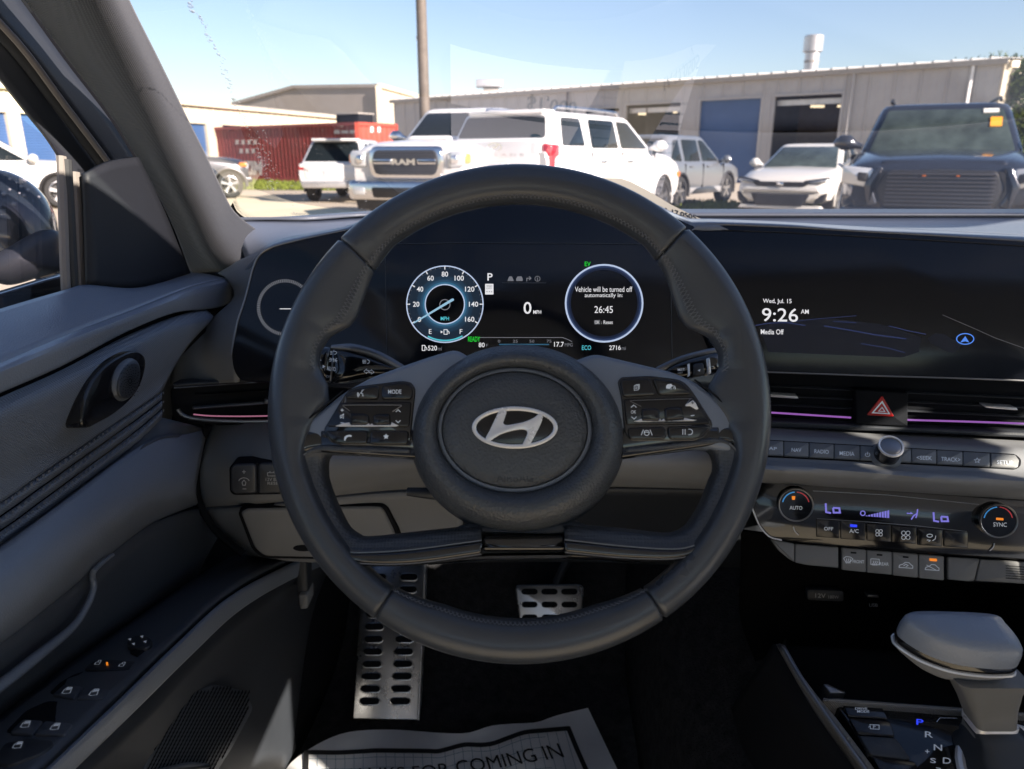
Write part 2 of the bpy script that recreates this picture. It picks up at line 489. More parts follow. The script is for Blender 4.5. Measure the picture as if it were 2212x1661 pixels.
def tube(name, pts, r, mat, parent=None, seg=8, n=None, closed=False, local=False, cap=True):
    P = crom(pts, n, closed) if n else np.array(pts, float)
    m = len(P); R = np.full(m, r) if np.isscalar(r) else np.interp(np.linspace(0, 1, m), np.linspace(0, 1, len(r)), r)
    V = []; Fc = []
    up = np.array([0, 0, 1.0])
    prev = None
    for i in range(m):
        t = (P[(i + 1) % m] - P[i - 1]) if closed else (P[min(i + 1, m - 1)] - P[max(i - 1, 0)])
        t = t / (np.linalg.norm(t) + 1e-12)
        a = np.cross(t, up if prev is None else prev) if prev is None else prev - t * np.dot(prev, t)
        if np.linalg.norm(a) < 1e-6: a = np.cross(t, np.array([1.0, 0, 0]))
        a /= np.linalg.norm(a); b = np.cross(t, a); prev = a
        for k in range(seg):
            q = 2 * math.pi * k / seg
            V.append(P[i] + (a * math.cos(q) + b * math.sin(q)) * R[i])
    for i in range(m if closed else m - 1):
        for k in range(seg):
            j = (i + 1) % m; l = (k + 1) % seg
            Fc.append((i * seg + k, i * seg + l, j * seg + l, j * seg + k))
    if cap and not closed:
        Fc.append(tuple(range(seg - 1, -1, -1))); Fc.append(tuple(range((m - 1) * seg, m * seg)))
    return build(name, V, Fc, mat, parent, True, local)
def rings(name, R, mat, parent, cap0=True, cap1=True, local=False, angle=40, smooth=True):
    """a closed skin through equal rings of points"""
    n = len(R[0]); V = [p for r in R for p in r]; Fc = []
    for k in range(len(R) - 1):
        for i in range(n):
            j = (i + 1) % n
            Fc.append((k * n + i, k * n + j, (k + 1) * n + j, (k + 1) * n + i))
    if cap0: Fc.append(tuple(range(n - 1, -1, -1)))
    if cap1: Fc.append(tuple(range((len(R) - 1) * n, len(R) * n)))
    return build(name, V, Fc, mat, parent, smooth, local, angle)
def box(name, c, s, mat, parent=None, local=False, bevel=0.0, rotz=0.0):
    """a bevelled block: centre and full size"""
    c = np.array(c, float); hx, hy, hz = [q / 2 for q in s]
    fr = Frame.of(c, (math.cos(rotz), math.sin(rotz), 0), (-math.sin(rotz), math.cos(rotz), 0))
    P = [(-hx, -hy), (hx, -hy), (hx, hy), (-hx, hy)]
    if bevel: P = fillet(P, bevel, 2)
    return plate2(name, fr, P, -hz, hz, mat, parent, bevel, local=local)
def join_boxes(name, items, mat, parent=None, local=False):
    V = []; Fc = []
    for c, s in items:
        b = len(V)
        for dx in (-.5, .5):
            for dy in (-.5, .5):
                for dz in (-.5, .5):
                    V.append((c[0] + dx * s[0], c[1] + dy * s[1], c[2] + dz * s[2]))
        Fc += [tuple(b + i for i in f) for f in ((0, 1, 3, 2), (4, 6, 7, 5), (0, 4, 5, 1), (2, 3, 7, 6), (0, 2, 6, 4), (1, 5, 7, 3))]
    return build(name, V, Fc, mat, parent, False, local)
def dome(name, fr, px, h0, h1, mat, parent, n=48, levels=7, back=0.0, flat=0.0):
    """a swollen shape over an outline: rises from h0 at the rim to h1 in the middle, and sinks back behind by `back`"""
    P = crom([fr.uv(u, v, h0) for u, v in px], n, closed=True)
    if area(P) < 0: P = P[::-1]
    c = P.mean(0); R = []
    if back:
        for k in range(levels, 0, -1):
            a = math.pi / 2 * k / levels
            s = max(math.cos(a), 0.02); R.append([fr.pt(*(c + (p - c) * s), h0 - back * math.sin(a)) for p in P])
    for k in range(0, levels + 1):
        a = math.pi / 2 * k / levels
        s = flat + (1 - flat) * math.cos(a) if k < levels else max(flat, 0.02)
        R.append([fr.pt(*(c + (p - c) * s), h0 + (h1 - h0) * math.sin(a)) for p in P])
    return rings(name, R, mat, parent, angle=70)

# ================================================================== the place outside
def structure(o, label=None):
    o['kind'] = 'structure'
    if label: o['label'] = label
    return o
def sheet(name, pts, z, mat):
    return build(name, [(x, y, z) for x, y in pts], [tuple(range(len(pts)))], mat, None, False)
structure(sheet('ground', [(-600, -300), (600, -300), (600, 900), (-600, 900)], 0.0, 'concrete'))

def grass_strip(pts, n, label):
    """blades of rough grass over a verge"""
    P = np.array(pts); lo, hi = P.min(0), P.max(0); V = []; Fc = []
    rng = random.Random(int(hi[0] * 7 + n))
    def inside(x, y):
        c = False; m = len(P)
        for i in range(m):
            (x1, y1), (x2, y2) = P[i], P[i - 1]
            if (y1 > y) != (y2 > y) and x < (x2 - x1) * (y - y1) / (y2 - y1) + x1: c = not c
        return c
    while len(Fc) < n:
        x, y = rng.uniform(lo[0], hi[0]), rng.uniform(lo[1], hi[1])
        if not inside(x, y): continue
        a = rng.uniform(0, 6.28); hgt = rng.uniform(0.05, 0.16); wd = rng.uniform(0.03, 0.07)
        b = len(V); dx, dy = math.cos(a) * wd, math.sin(a) * wd
        V += [(x - dx, y - dy, 0.008), (x + dx, y + dy, 0.008), (x + rng.uniform(-.06, .06), y + rng.uniform(-.06, .06), hgt)]
        Fc.append((b, b + 1, b + 2))
    b = len(V)
    V += [(x, y, 0.008) for x, y in pts]; Fc.append(tuple(range(b, b + len(pts))))
    o = build('grass', V, Fc, 'grass', None, False)
    tag(o, label, 'grass', kind='stuff')
grass_strip([(-26, 30.5), (-4.5, 27.0), (-3.8, 29.2), (-6.6, 33.5), (-17.5, 41.5), (-26, 44)], 9000, 'yellow-green grass verge along the foot of the red shipping container')
grass_strip([(3.2, 17.2), (13, 14.8), (14.5, 17.6), (3.5, 20.4)], 6000, 'strip of bright green grass behind the parked silver and white cars')

def wall_with_openings(root, fr, length, height, openings, mat, pitch=0.9):
    """upright metal wall panels, one object each, with a raised seam; openings = (s0, s1, ztop)"""
    cuts = sorted({0.0, length} | {q for o in openings for q in o[:2]})
    cache = {}
    for a, b in zip(cuts[:-1], cuts[1:]):
        n = max(1, round((b - a) / pitch))
        for k in range(n):
            s0, s1 = a + (b - a) * k / n, a + (b - a) * (k + 1) / n
            mid = (s0 + s1) / 2
            z0 = 0.0
            for o in openings:
                if o[0] - .01 <= mid <= o[1] + .01: z0 = o[2]
            wd, hg = s1 - s0, height - z0
            key = (round(wd, 3), round(hg, 3))
            if key not in cache:
                xs = [0, 0.03, 0.06, 0.10, 0.13, wd * 0.4, wd * 0.43, wd * 0.46, wd * 0.7, wd * 0.73, wd * 0.76, wd]
                hs = [0, 0, 0.045, 0.045, 0, 0, 0.012, 0, 0, 0.012, 0, 0]
                V = []; Fc = []
                for x_, h_ in zip(xs, hs):
                    for z_ in (0, hg):
                        q = fr.ex * x_ + fr.n * h_; V.append((q[0], q[1], z_))
                Fc = [(2 * i, 2 * i + 2, 2 * i + 3, 2 * i + 1) for i in range(len(xs) - 1)]
                o_ = build('wall_panel', V, Fc, mat, root, False, local=True)
                cache[key] = o_
            else:
                o_ = cache[key].copy(); COL.objects.link(o_); o_.parent = root
            q = fr.pt(s0, 0) - np.array(root.location)
            o_.location = (q[0], q[1], z0)
def backing(root, fr, length, depth, height, mat, name='building_shell', openings=()):
    """solid walls behind the panels: sides, back, and the front around the openings"""
    items = []
    V = []; Fc = []
    def quad(a, b, c, d):
        n = len(V); V.extend([a, b, c, d]); Fc.append((n, n + 1, n + 2, n + 3))
    P = lambda s, d, z: fr.pt(s, 0) - fr.n * d + np.array([0, 0, z])
    quad(P(0, 0, 0), P(0, depth, 0), P(0, depth, height), P(0, 0, height))
    quad(P(length, 0, 0), P(length, 0, height), P(length, depth, height), P(length, depth, 0))
    quad(P(0, depth, 0), P(length, depth, 0), P(length, depth, height), P(0, depth, height))
    return build(name, V, Fc, mat, root, False)
def shutter(root, fr, s0, s1, ztop, mat, back=0.12, name='shutter_door'):
    """a roll-up door of narrow curved slats"""
    n = max(8, int(ztop / 0.10)); V = []; Fc = []
    for i in range(n * 3 + 1):
        z = ztop * i / (n * 3); h = -back + 0.018 * (1 if i % 3 else 0)
        for s in (s0, s1):
            q = fr.pt(s, 0, h); V.append((q[0], q[1], z))
    Fc = [(2 * i, 2 * i + 1, 2 * i + 3, 2 * i + 2) for i in range(n * 3)]
    return build(name, V, Fc, mat, root, False)
def jambs(root, fr, s0, s1, ztop, mat, d=0.13):
    """door surround: two posts and a head, turned into the wall"""
    V = []; Fc = []
    for (a0, a1, z0, z1) in ((s0 - .10, s0, 0, ztop + .1), (s1, s1 + .10, 0, ztop + .1), (s0, s1, ztop, ztop + .1)):
        b = len(V)
        for s in (a0, a1):
            for h in (-d, 0.055):
                for z in (z0, z1):
                    q = fr.pt(s, 0, h); V.append((q[0], q[1], z))
        Fc += [tuple(b + i for i in f) for f in ((0, 1, 3, 2), (4, 6, 7, 5), (0, 4, 5, 1), (2, 3, 7, 6), (0, 2, 6, 4), (1, 5, 7, 3))]
    return build('door_surround', V, Fc, mat, root, False)
def slab(root, name, pts, mat, th=0.0):
    o = build(name, pts, [tuple(range(len(pts)))], mat, root, False)
    if th:
        md = o.modifiers.new('thickness', 'SOLIDIFY'); md.thickness = th; md.offset = 0
    return o
def bar3(name, a, b, wd, hg, mat, root):
    a = np.array(a, float); b = np.array(b, float)
    d = (b - a) / np.linalg.norm(b - a); up = np.array([0, 0, 1.0])
    if abs(d[2]) > .9: up = np.array([0, 1.0, 0])
    s = np.cross(d, up); s /= np.linalg.norm(s); t = np.cross(s, d)
    R = [[p + s * wd / 2 * i + t * hg / 2 * j for i, j in ((-1, -1), (1, -1), (1, 1), (-1, 1))] for p in (a, b)]
    return rings(name, R, mat, root, smooth=False)

# --- workshop on the right: facade in shade, open bays, blue shutter
A, B = np.array([-7.5, 50.0, 0]), np.array([17.85, 29.0, 0])
LR = np.linalg.norm(B - A); HR = 4.5
workshop = thing('workshop_building', 'long gray metal workshop with open bays and a dark blue roller door', 'building', tuple(A))
FR = Frame.of(A, B - A, (0, 0, 1))
def sx(fr, u, v): return float(fr.uv(u, v)[0])
bays = []
for u0, u1, vt in ((1262, 1336, 232), (1350, 1466, 222), (1508, 1637, 212), (1666, 1808, 203)):
    s0, s1 = sx(FR, u0, 300), sx(FR, u1, 300)
    zt = float(FR.uv((u0 + u1) / 2, vt + 3)[1])
    bays.append((s0, s1, zt))
wall_with_openings(workshop, FR, LR, HR - 0.12, bays, 'siding_gray')
backing(workshop, FR, LR, 16, HR - .1, 'siding_cream')  # paler siding than the facade stands in for sun on the end wall
for i, b in enumerate(bays):
    jambs(workshop, FR, *b, 'siding_gray')
    if i == 2:
        shutter(workshop, FR, *b, 'door_blue')
    else:
        P = lambda s, d, z: FR.pt(s, 0) - FR.n * d + np.array([0, 0, z])
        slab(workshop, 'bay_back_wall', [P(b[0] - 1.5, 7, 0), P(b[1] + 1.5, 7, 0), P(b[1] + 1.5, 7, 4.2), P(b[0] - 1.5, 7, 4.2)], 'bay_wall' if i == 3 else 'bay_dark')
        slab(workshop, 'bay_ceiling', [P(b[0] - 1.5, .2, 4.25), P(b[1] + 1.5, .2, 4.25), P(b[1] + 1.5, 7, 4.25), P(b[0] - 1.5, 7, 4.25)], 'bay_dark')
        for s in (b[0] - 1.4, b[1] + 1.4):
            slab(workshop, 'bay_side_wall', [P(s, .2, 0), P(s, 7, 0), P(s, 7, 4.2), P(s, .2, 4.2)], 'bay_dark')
        for k in range(2 if i != 1 else 3):
            q = P(b[0] + (b[1] - b[0]) * (0.3 + 0.36 * k), 3.0 + k * .6, 3.35)
            box('bay_lamp', q, (0.55, 0.25, 0.10), 'lit_wall', workshop)
        bar3('door_rail', P(b[0], .3, b[2] - .25), P(b[1], .3, b[2] - .25), .06, .22, 'galvanized', workshop)
# eave, gutter, roof and its seams
gz = HR
P = lambda s, d, z: FR.pt(s, 0) - FR.n * d + np.array([0, 0, z])
bar3('gutter', P(-.2, -.12, gz - .06), P(LR + .1, -.12, gz - .06), .16, .16, 'gutter', workshop)
slab(workshop, 'roof', [P(-.2, -.2, gz + .04), P(LR + .2, -.2, gz + .04), P(LR + .2, 8, gz + .75), P(-.2, 8, gz + .75)], 'roof_metal', .03)
seams = []
for k in range(int(LR / 0.62)):
    s = .2 + k * .62
    seams.append((P(s, -.2, gz + .10), P(s, 7.9, gz + .81)))
V = []; Fc = []
for a, b in seams:
    n = len(V)
    for p in (a, b):
        for i, j in ((-.04, 0), (.04, 0), (.04, .07), (-.04, .07)):
            V.append(p + FR.ex * i + np.array([0, 0, j - .05]))
    Fc += [(n, n + 1, n + 5, n + 4), (n + 1, n + 2, n + 6, n + 5), (n + 2, n + 3, n + 7, n + 6), (n + 3, n, n + 4, n + 7), (n, n + 3, n + 2, n + 1)]
o = build('roof_seam', V, Fc, 'roof_metal', workshop, False); o['kind'] = 'stuff'
bar3('corner_trim', P(LR + .03, 0, 0), P(LR + .03, 0, gz), .14, .14, 'siding_cream', workshop)
bar3('downpipe', P(LR - 1.0, -.12, 0), P(LR - 1.0, -.12, gz - .1), .10, .10, 'galvanized', workshop)
sdp = sx(FR, 1835, 250)
bar3('downpipe', P(sdp, -.12, 0), P(sdp, -.12, gz - .1), .09, .09, 'siding_gray', workshop)
sdp = sx(FR, 1228, 225)
bar3('downpipe', P(sdp, -.12, 0), P(sdp, -.12, gz - .1), .10, .10, 'bay_dark', workshop)
# floodlights on the corner
for z in (gz - .15, gz - 1.75):
    q = P(LR + .25, .1, z); box('floodlight', q, (.30, .24, .24), 'siding_cream', workshop, bevel=.02)
def lathe(name, c, prof, mat, parent, seg=24, local=False, angle=40):
    R = [[np.array([c[0] + r * math.cos(2 * math.pi * k / seg), c[1] + r * math.sin(2 * math.pi * k / seg), c[2] + z]) for k in range(seg)] for r, z in prof]
    return rings(name, R, mat, parent, local=local, angle=angle)
s = sx(FR, 1722, 170); q = P(s, 1.5, 0)
stack = thing('exhaust_stack', 'round galvanized exhaust stack with a wider cap on the workshop roof', 'chimney', (q[0], q[1], gz + .1))
lathe('pipe', (q[0], q[1], gz), [(.30, 0), (.30, 1.0), (.30, 1.05)], 'galvanized', stack)
lathe('cap', (q[0], q[1], gz + .95), [(.30, 0), (.40, .06), (.40, .66), (.36, .70)], 'galvanized', stack)
lathe('band', (q[0], q[1], gz + .55), [(.31, 0), (.315, .02), (.315, .08), (.31, .10)], 'gutter', stack)
s = sx(FR, 1013, 205); q = P(s, 1.8, 0)
unit = thing('roof_ventilator', 'small boxy ventilator with a white hood on the far workshop roof', 'vent', (q[0], q[1], gz))
box('base', (q[0] + .1, q[1], gz + .30), (.9, .9, .6), 'gutter', unit, bevel=.03)
box('hood', (q[0], q[1], gz + .78), (1.55, 1.3, .40), 'galvanized', unit, bevel=.08)

# --- storage building on the left with sunlit blue shutters
d = np.array([7.4, 24.5, 0]); d /= np.linalg.norm(d)
A = np.array([-19.0, 29.5, 0]) - d * 13; LL = 39.5
storage = thing('storage_building', 'low cream metal storage building with light blue roller doors in full sun', 'building', tuple(A))
FL = Frame.of(A, d, (0, 0, 1)); HL = 3.72
ops = []
for u0, u1 in ((-110, -30), (-22, 15), (43, 112), (190, 260), (300, 350), (406, 443), (477, 556), (600, 650)):
    s0, s1 = sx(FL, u0, 260), sx(FL, u1, 260)
    ops.append((s0, s1, 2.75))
wall_with_openings(storage, FL, LL, HL - .1, ops, 'siding_cream', 0.8)
for b in ops:
    shutter(storage, FL, *b, 'door_blue'); jambs(storage, FL, *b, 'siding_cream')
backing(storage, FL, LL, 12, HL - .1, 'siding_cream')
P = lambda s, d_, z: FL.pt(s, 0) - FL.n * d_ + np.array([0, 0, z])
bar3('gutter', P(0, -.14, HL - .05), P(LL + .2, -.14, HL - .05), .18, .18, 'siding_cream', storage)
slab(storage, 'roof', [P(0, -.25, HL + .06), P(LL + .2, -.25, HL + .06), P(LL + .2, 6, HL + .55), P(0, 6, HL + .55)], 'roof_metal', .04)
q = P(LL - 12, 2.0, HL + .1)
box('skylight_box', q + np.array([0, 0, .15]), (1.8, 1.2, .5), 'siding_cream', storage, bevel=.05)

# --- tall warehouse far behind
C = np.array([-12.6, 75.0, 0]); e1 = np.array([-31.5, 86.0, 0]); e2 = np.array([-6.3, 116.0, 0])
far = thing('warehouse', 'tall taupe warehouse with a shallow gable far behind the container', 'building', tuple(C))
zc = 7.5
slab(far, 'gable_wall', [e1, C, C + [0, 0, zc], C * .5 + e1 * .5 + [0, 0, zc + .35], e1 + [0, 0, zc - 1.2]], 'siding_shaded')
slab(far, 'side_wall', [C, e2, e2 + [0, 0, zc], C + [0, 0, zc]], 'siding_cream')
bar3('roof_edge', C + [0, 0, zc], e2 + [0, 0, zc], .5, .35, 'siding_cream', far)
bar3('roof_edge', C + [0, 0, zc], C * .5 + e1 * .5 + [0, 0, zc + .35], .4, .3, 'siding_shaded', far)
bar3('roof_edge', e1 + [0, 0, zc - 1.2], C * .5 + e1 * .5 + [0, 0, zc + .35], .4, .3, 'siding_shaded', far)
bar3('corner_trim', C, C + [0, 0, zc], .5, .5, 'siding_cream', far)
mid = C * .5 + e1 * .5
slab(far, 'roof', [C + [0, 0, zc], mid + [0, 0, zc + .35], mid + (e2 - C) + [0, 0, zc + .35], e2 + [0, 0, zc]], 'roof_metal', .1)

# --- shipping container
c1 = np.array([-6.86, 34.6, 0]); c0 = np.array([-17.0, 42.0, 0]); ax = (c1 - c0) / np.linalg.norm(c1 - c0)
FC = Frame.of(c0, ax, (0, 0, 1)); LC = float(np.linalg.norm(c1 - c0)); HC = 2.6; DC = 2.44
cont = thing('shipping_container', 'dull red shipping container with faded white lettering on grass', 'container', tuple(c0))
def corrugated(name, fr, s0, s1, z0, z1, pitch, depth, mat, parent):
    V = []; n = int((s1 - s0) / pitch); xs = []
    for i in range(n):
        a = s0 + (s1 - s0) * i / n; p = (s1 - s0) / n
        xs += [(a, 0), (a + p * .35, 0), (a + p * .5, -depth), (a + p * .85, -depth)]
    xs.append((s1, 0)); Fc = []
    for x_, h_ in xs:
        q = fr.pt(x_, 0, h_); V += [(q[0], q[1], z0), (q[0], q[1], z1)]
    Fc = [(2 * i, 2 * i + 2, 2 * i + 3, 2 * i + 1) for i in range(len(xs) - 1)]
    return build(name, V, Fc, mat, parent, False)
corrugated('side_wall', FC, .1, LC - .1, .15, HC - .1, .28, .04, 'container_red', cont)
FE = Frame.of(c1, -FC.n, (0, 0, 1))
corrugated('end_wall', FE, .1, DC - .1, .15, HC - .1, .30, .03, 'container_red_lit', cont)
for z in (.08, HC - .06):
    bar3('rail', FC.pt(0, 0, 0) + [0, 0, z], FC.pt(LC, 0, 0) + [0, 0, z], .12, .14, 'container_red', cont)
    bar3('rail', FE.pt(0, 0, 0) + [0, 0, z], FE.pt(DC, 0, 0) + [0, 0, z], .12, .14, 'container_red_lit', cont)
for q in (FC.pt(0, 0), FC.pt(LC, 0), FE.pt(DC, 0)):
    bar3('corner_post', q, q + [0, 0, HC], .16, .16, 'container_red_lit', cont)
slab(cont, 'roof', [FC.pt(0, 0) + [0, 0, HC - .02], FC.pt(LC, 0) + [0, 0, HC - .02], FE.pt(DC, 0) + [0, 0, HC - .02], FC.pt(0, 0) - FC.n * DC + [0, 0, HC - .02]], 'container_red', .03)
poly = lambda u, v, r: [(u - r, v - r), (u + r, v - r), (u + r * .6, v), (u + r, v + r), (u - r, v + r), (u - r * .6, v)]
for u, v in [(512 + 13 * i, 307) for i in range(4)] + [(521 + 13 * i, 326) for i in range(3)]:
    poly_px('faded_mark', FC, [poly(u, v, 4.6)], .012, 'paint_faded', cont)
text('ZIM', FC, (524, 348, 566, 378), .012, 'paint_faded', cont, bold=.05)
for u0, u1, v0, v1 in ((722, 734, 281, 289), (737, 752, 282, 288), (755, 768, 281, 288), (735, 741, 270, 274)):
    poly_px('faded_print', FC, [[(u0, v0), (u1, v0), (u1, v1), (u0, v1)]], .012, 'paint_faded', cont)
text('11', FE, (800, 272, 822, 286), .012, 'paint_faded', cont, bold=.06)
crate = thing('rooftop_crate', 'dark flat crate lying on top of the red container', 'crate', tuple(FC.pt(LC - 1.6, 0) - FC.n * 1.0 + [0, 0, HC]))
q = FC.pt(LC - 1.1, 0, 0) - FC.n * .9 + np.array([0, 0, HC])
box('case', q + [0, 0, .20], (1.5, .9, .36), 'gap_black', crate, bevel=.05, rotz=-.63)
box('lid', q + [0, 0, .41], (1.6, 1.0, .06), 'gutter', crate, bevel=.02, rotz=-.63)

# --- light pole
pole = thing('light_pole', 'tall plain brown light pole rising behind the white pickup', 'pole', (-2.02, 18.2, 0))
lathe('shaft', (-2.02, 18.2, 0), [(.125, 0), (.125, 1.0), (.115, 5), (.10, 9.5)], 'pole_brown', pole, 12)
lathe('base', (-2.02, 18.2, 0), [(.32, 0), (.32, .7), (.28, .75)], 'concrete', pole, 16)
bar3('lamp_arm', (-2.02, 18.2, 9.4), (-2.02, 16.8, 9.6), .08, .08, 'pole_brown', pole)
box('lamp_head', (-2.02, 16.6, 9.6), (.4, .8, .16), 'gutter', pole, bevel=.03)
mast = thing('radio_mast', 'thin faint mast with a small round head above the workshop roof', 'mast', (-7.9, 69, 0))
lathe('shaft', (-7.9, 69, 0), [(.06, 0), (.05, 10.6)], 'galvanized', mast, 8)
lathe('head', (-7.9, 69, 10.5), [(.05, 0), (.28, .15), (.28, .45), (.05, .6)], 'galvanized', mast, 10)

# --- trees at the right
def tree(label, loc, hgt, rad, n, seed):
    t = thing('broadleaf_tree', label, 'tree', loc, 0, 'trees behind the workshop')
    rng = random.Random(seed); L = np.array(loc)
    tube('trunk', [L, L + [.1, .1, hgt * .3], L + [0, .2, hgt * .6]], [.28, .2, .1], 'bark', t, 8, 8)
    cl = []
    for i in range(26):
        a = rng.uniform(0, 6.28); z = rng.uniform(.28, 1.0); r = rad * math.sqrt(rng.random()) * (1.05 - abs(z - .6) * 1.1)
        c = L + np.array([math.cos(a) * r, math.sin(a) * r, hgt * z]); cl.append((c, rng.uniform(.5, 1.2)))
        if i % 4 == 0: tube('limb', [L + [0, 0, hgt * (.25 + z * .2)], (L + c) / 2 + [0, 0, hgt * .15], c], [.10, .06, .02], 'bark', t, 6, 6)
    V = []; Fc = []
    for _ in range(n):
        c, s = rng.choice(cl)
        p = c + np.array([rng.gauss(0, .42), rng.gauss(0, .42), rng.gauss(0, .34)]) * s
        q = np.array([rng.gauss(0, 1), rng.gauss(0, 1), rng.gauss(0, 1)]); q /= np.linalg.norm(q)
        r = np.cross(q, [rng.gauss(0, 1), rng.gauss(0, 1), rng.gauss(0, 1)]); r /= np.linalg.norm(r)
        k = rng.uniform(.06, .13); b = len(V)
        V += [p - q * k, p + r * k * .6, p + q * k, p - r * k * .6]; Fc.append((b, b + 1, b + 2, b + 3))
    build('crown', V, Fc, 'leaf_green', t, False)
tree('leafy green tree beside the sunlit end of the workshop', (20.6, 30.4, 0), 4.5, 1.5, 12000, 3)
tree('tree whose top shows just above the right end of the workshop roof', (28.6, 47.0, 0), 6.3, 3.0, 9000, 5)
tree('farther tree whose tip pokes over the workshop roof edge', (33.0, 58.0, 0), 7.5, 3.2, 7000, 8)

# ================================================================== the car we sit in: shell, glass, pillar, door
def A3(*p): return np.array(p, float)
roof = thing('car_roof', 'pale cloth headliner of the car roof over the seats', 'roof', (0.37, 0, 1.4))
patch('headliner', [[A3(-.36, .35, 1.40), A3(.37, .38, 1.45), A3(1.10, .35, 1.40)], [A3(-.40, .05, 1.40), A3(.37, .05, 1.45), A3(1.14, .05, 1.40)],
                    [A3(-.40, -.8, 1.38), A3(.37, -.8, 1.43), A3(1.14, -.8, 1.38)], [A3(-.34, -1.5, 1.28), A3(.37, -1.55, 1.33), A3(1.08, -1.5, 1.28)]], 'headliner', roof, 16, 6, .02)
tube('roof_side_rail', [A3(-.41, .40, 1.385), A3(-.45, .1, 1.40), A3(-.45, -.8, 1.36), A3(-.38, -1.5, 1.26)], .035, 'headliner', roof, 10, 20)
tube('roof_side_rail', [A3(1.14, .44, 1.35), A3(1.17, .1, 1.375), A3(1.175, -.2, 1.405), A3(1.17, -.8, 1.39), A3(1.10, -1.5, 1.26)], .024, 'headliner', roof, 10, 20)  # unseen rail, lowered towards the front to hold sun off the keys
shell = thing('cabin_rear', 'gray rear part of the cabin behind the front seats', 'car interior', (0.37, -.9, .3))
patch('rear_bench', [[A3(-.42, -.75, .55), A3(1.15, -.75, .55)], [A3(-.42, -.95, .62), A3(1.15, -.95, .62)], [A3(-.42, -1.2, 1.02), A3(1.15, -1.2, 1.02)], [A3(-.42, -1.6, 1.06), A3(1.15, -1.6, 1.06)]], 'seat_fabric', shell, 8, 5, .05)
patch('side_panel', [[A3(-.47, -1.6, .25), A3(-.47, -.05, .25)], [A3(-.47, -1.6, 1.02), A3(-.47, -.05, 1.02)]], 'seat_fabric', shell, 6, 3, .03)
patch('center_post', [[A3(-.46, -.10, 1.0), A3(-.46, -.28, 1.0)], [A3(-.43, -.16, 1.37), A3(-.43, -.32, 1.37)]], 'dark_plastic', shell, 4, 3, .04)
patch('center_post', [[A3(1.18, .06, 1.0), A3(1.18, -.31, 1.0)], [A3(1.15, .04, 1.40), A3(1.15, -.31, 1.40)]], 'dark_plastic', shell, 4, 3, .04)  # unseen post, widened to keep sun off the keys, lever and footwell
patch('rear_post', [[A3(-.46, -1.25, 1.0), A3(-.42, -1.6, 1.0)], [A3(-.40, -1.1, 1.35), A3(-.38, -1.5, 1.28)]], 'dark_plastic', shell, 4, 3, .04)
patch('rear_post', [[A3(1.18, -1.25, 1.0), A3(1.14, -1.6, 1.0)], [A3(1.13, -1.1, 1.35), A3(1.10, -1.5, 1.28)]], 'dark_plastic', shell, 4, 3, .04)
def cushion(name, c, s, mat, parent, rx=0.0):
    """a rounded cushion"""
    R = []
    for k in range(9):
        a = -math.pi / 2 + math.pi * k / 8; q = max(.25, math.cos(a)) ** .5
        P = fillet([(-s[0] / 2 * q, -s[1] / 2 * q), (s[0] / 2 * q, -s[1] / 2 * q), (s[0] / 2 * q, s[1] / 2 * q), (-s[0] / 2 * q, s[1] / 2 * q)], min(s[0], s[1]) * .3, 4)
        R.append([np.array([x, y, s[2] / 2 * math.sin(a)]) for x, y in P])
    ca, sa = math.cos(rx), math.sin(rx)
    R = [[np.array(c) + np.array([p[0], p[1] * ca - p[2] * sa, p[1] * sa + p[2] * ca]) for p in r] for r in R]
    return rings(name, R, mat, parent)
for x0, t in ((0.74, thing('passenger_seat', 'gray cloth front passenger seat', 'seat', (.74, -.2, .3))),):
    cushion('backrest', (x0, -.26, .84), (.50, .62, .14), 'seat_fabric', t, math.radians(72))
    cushion('headrest', (x0, -.36, 1.24), (.26, .20, .10), 'seat_fabric', t, math.radians(75))
    cushion('seat_cushion', (x0, .05, .50), (.50, .50, .16), 'seat_fabric', t, math.radians(6))
pdoor = thing('passenger_door', 'dark passenger door panel across the cabin', 'car door', (1.14, .3, .3))
patch('door_panel', [[A3(1.17, -.15, .25), A3(1.17, 1.15, .25)], [A3(1.12, -.15, .70), A3(1.10, 1.1, .70)], [A3(1.10, -.15, .95), A3(1.09, 1.1, .98)], [A3(1.17, -.15, 1.01), A3(1.14, 1.1, 1.05)]], 'door_pad', pdoor, 8, 4, .03)
patch('window_post', [[A3(1.12, 1.22, 1.04), A3(1.15, 1.08, 1.04)], [A3(1.12, .46, 1.385), A3(1.15, .38, 1.385)]], 'pillar_cloth', pdoor, 4, 6, .04)

# --- windscreen
WY0, WZ0, WY1, WZ1 = 1.30, 1.085, .37, 1.455
FW = Frame.of((0.37, WY0, WZ0), (1, 0, 0), (0, WY1 - WY0, WZ1 - WZ0))
wind = thing('windscreen', 'clear raked windscreen with a trail of dried drops', 'windscreen', (0.37, WY0, WZ0))
WL = math.hypot(WY1 - WY0, WZ1 - WZ0)
V = []; Fc = []; nx, ny = 24, 8
for i in range(nx + 1):
    for j in range(ny + 1):
        x = -.86 + 1.72 * i / nx; y = -.06 + (WL + .06) * j / ny
        V.append(FW.pt(x, y, -.075 * (x / .86) ** 2))
Fc = [(i * (ny + 1) + j, (i + 1) * (ny + 1) + j, (i + 1) * (ny + 1) + j + 1, i * (ny + 1) + j + 1) for i in range(nx) for j in range(ny)]
build('pane', V, Fc, 'window_glass', wind, True)

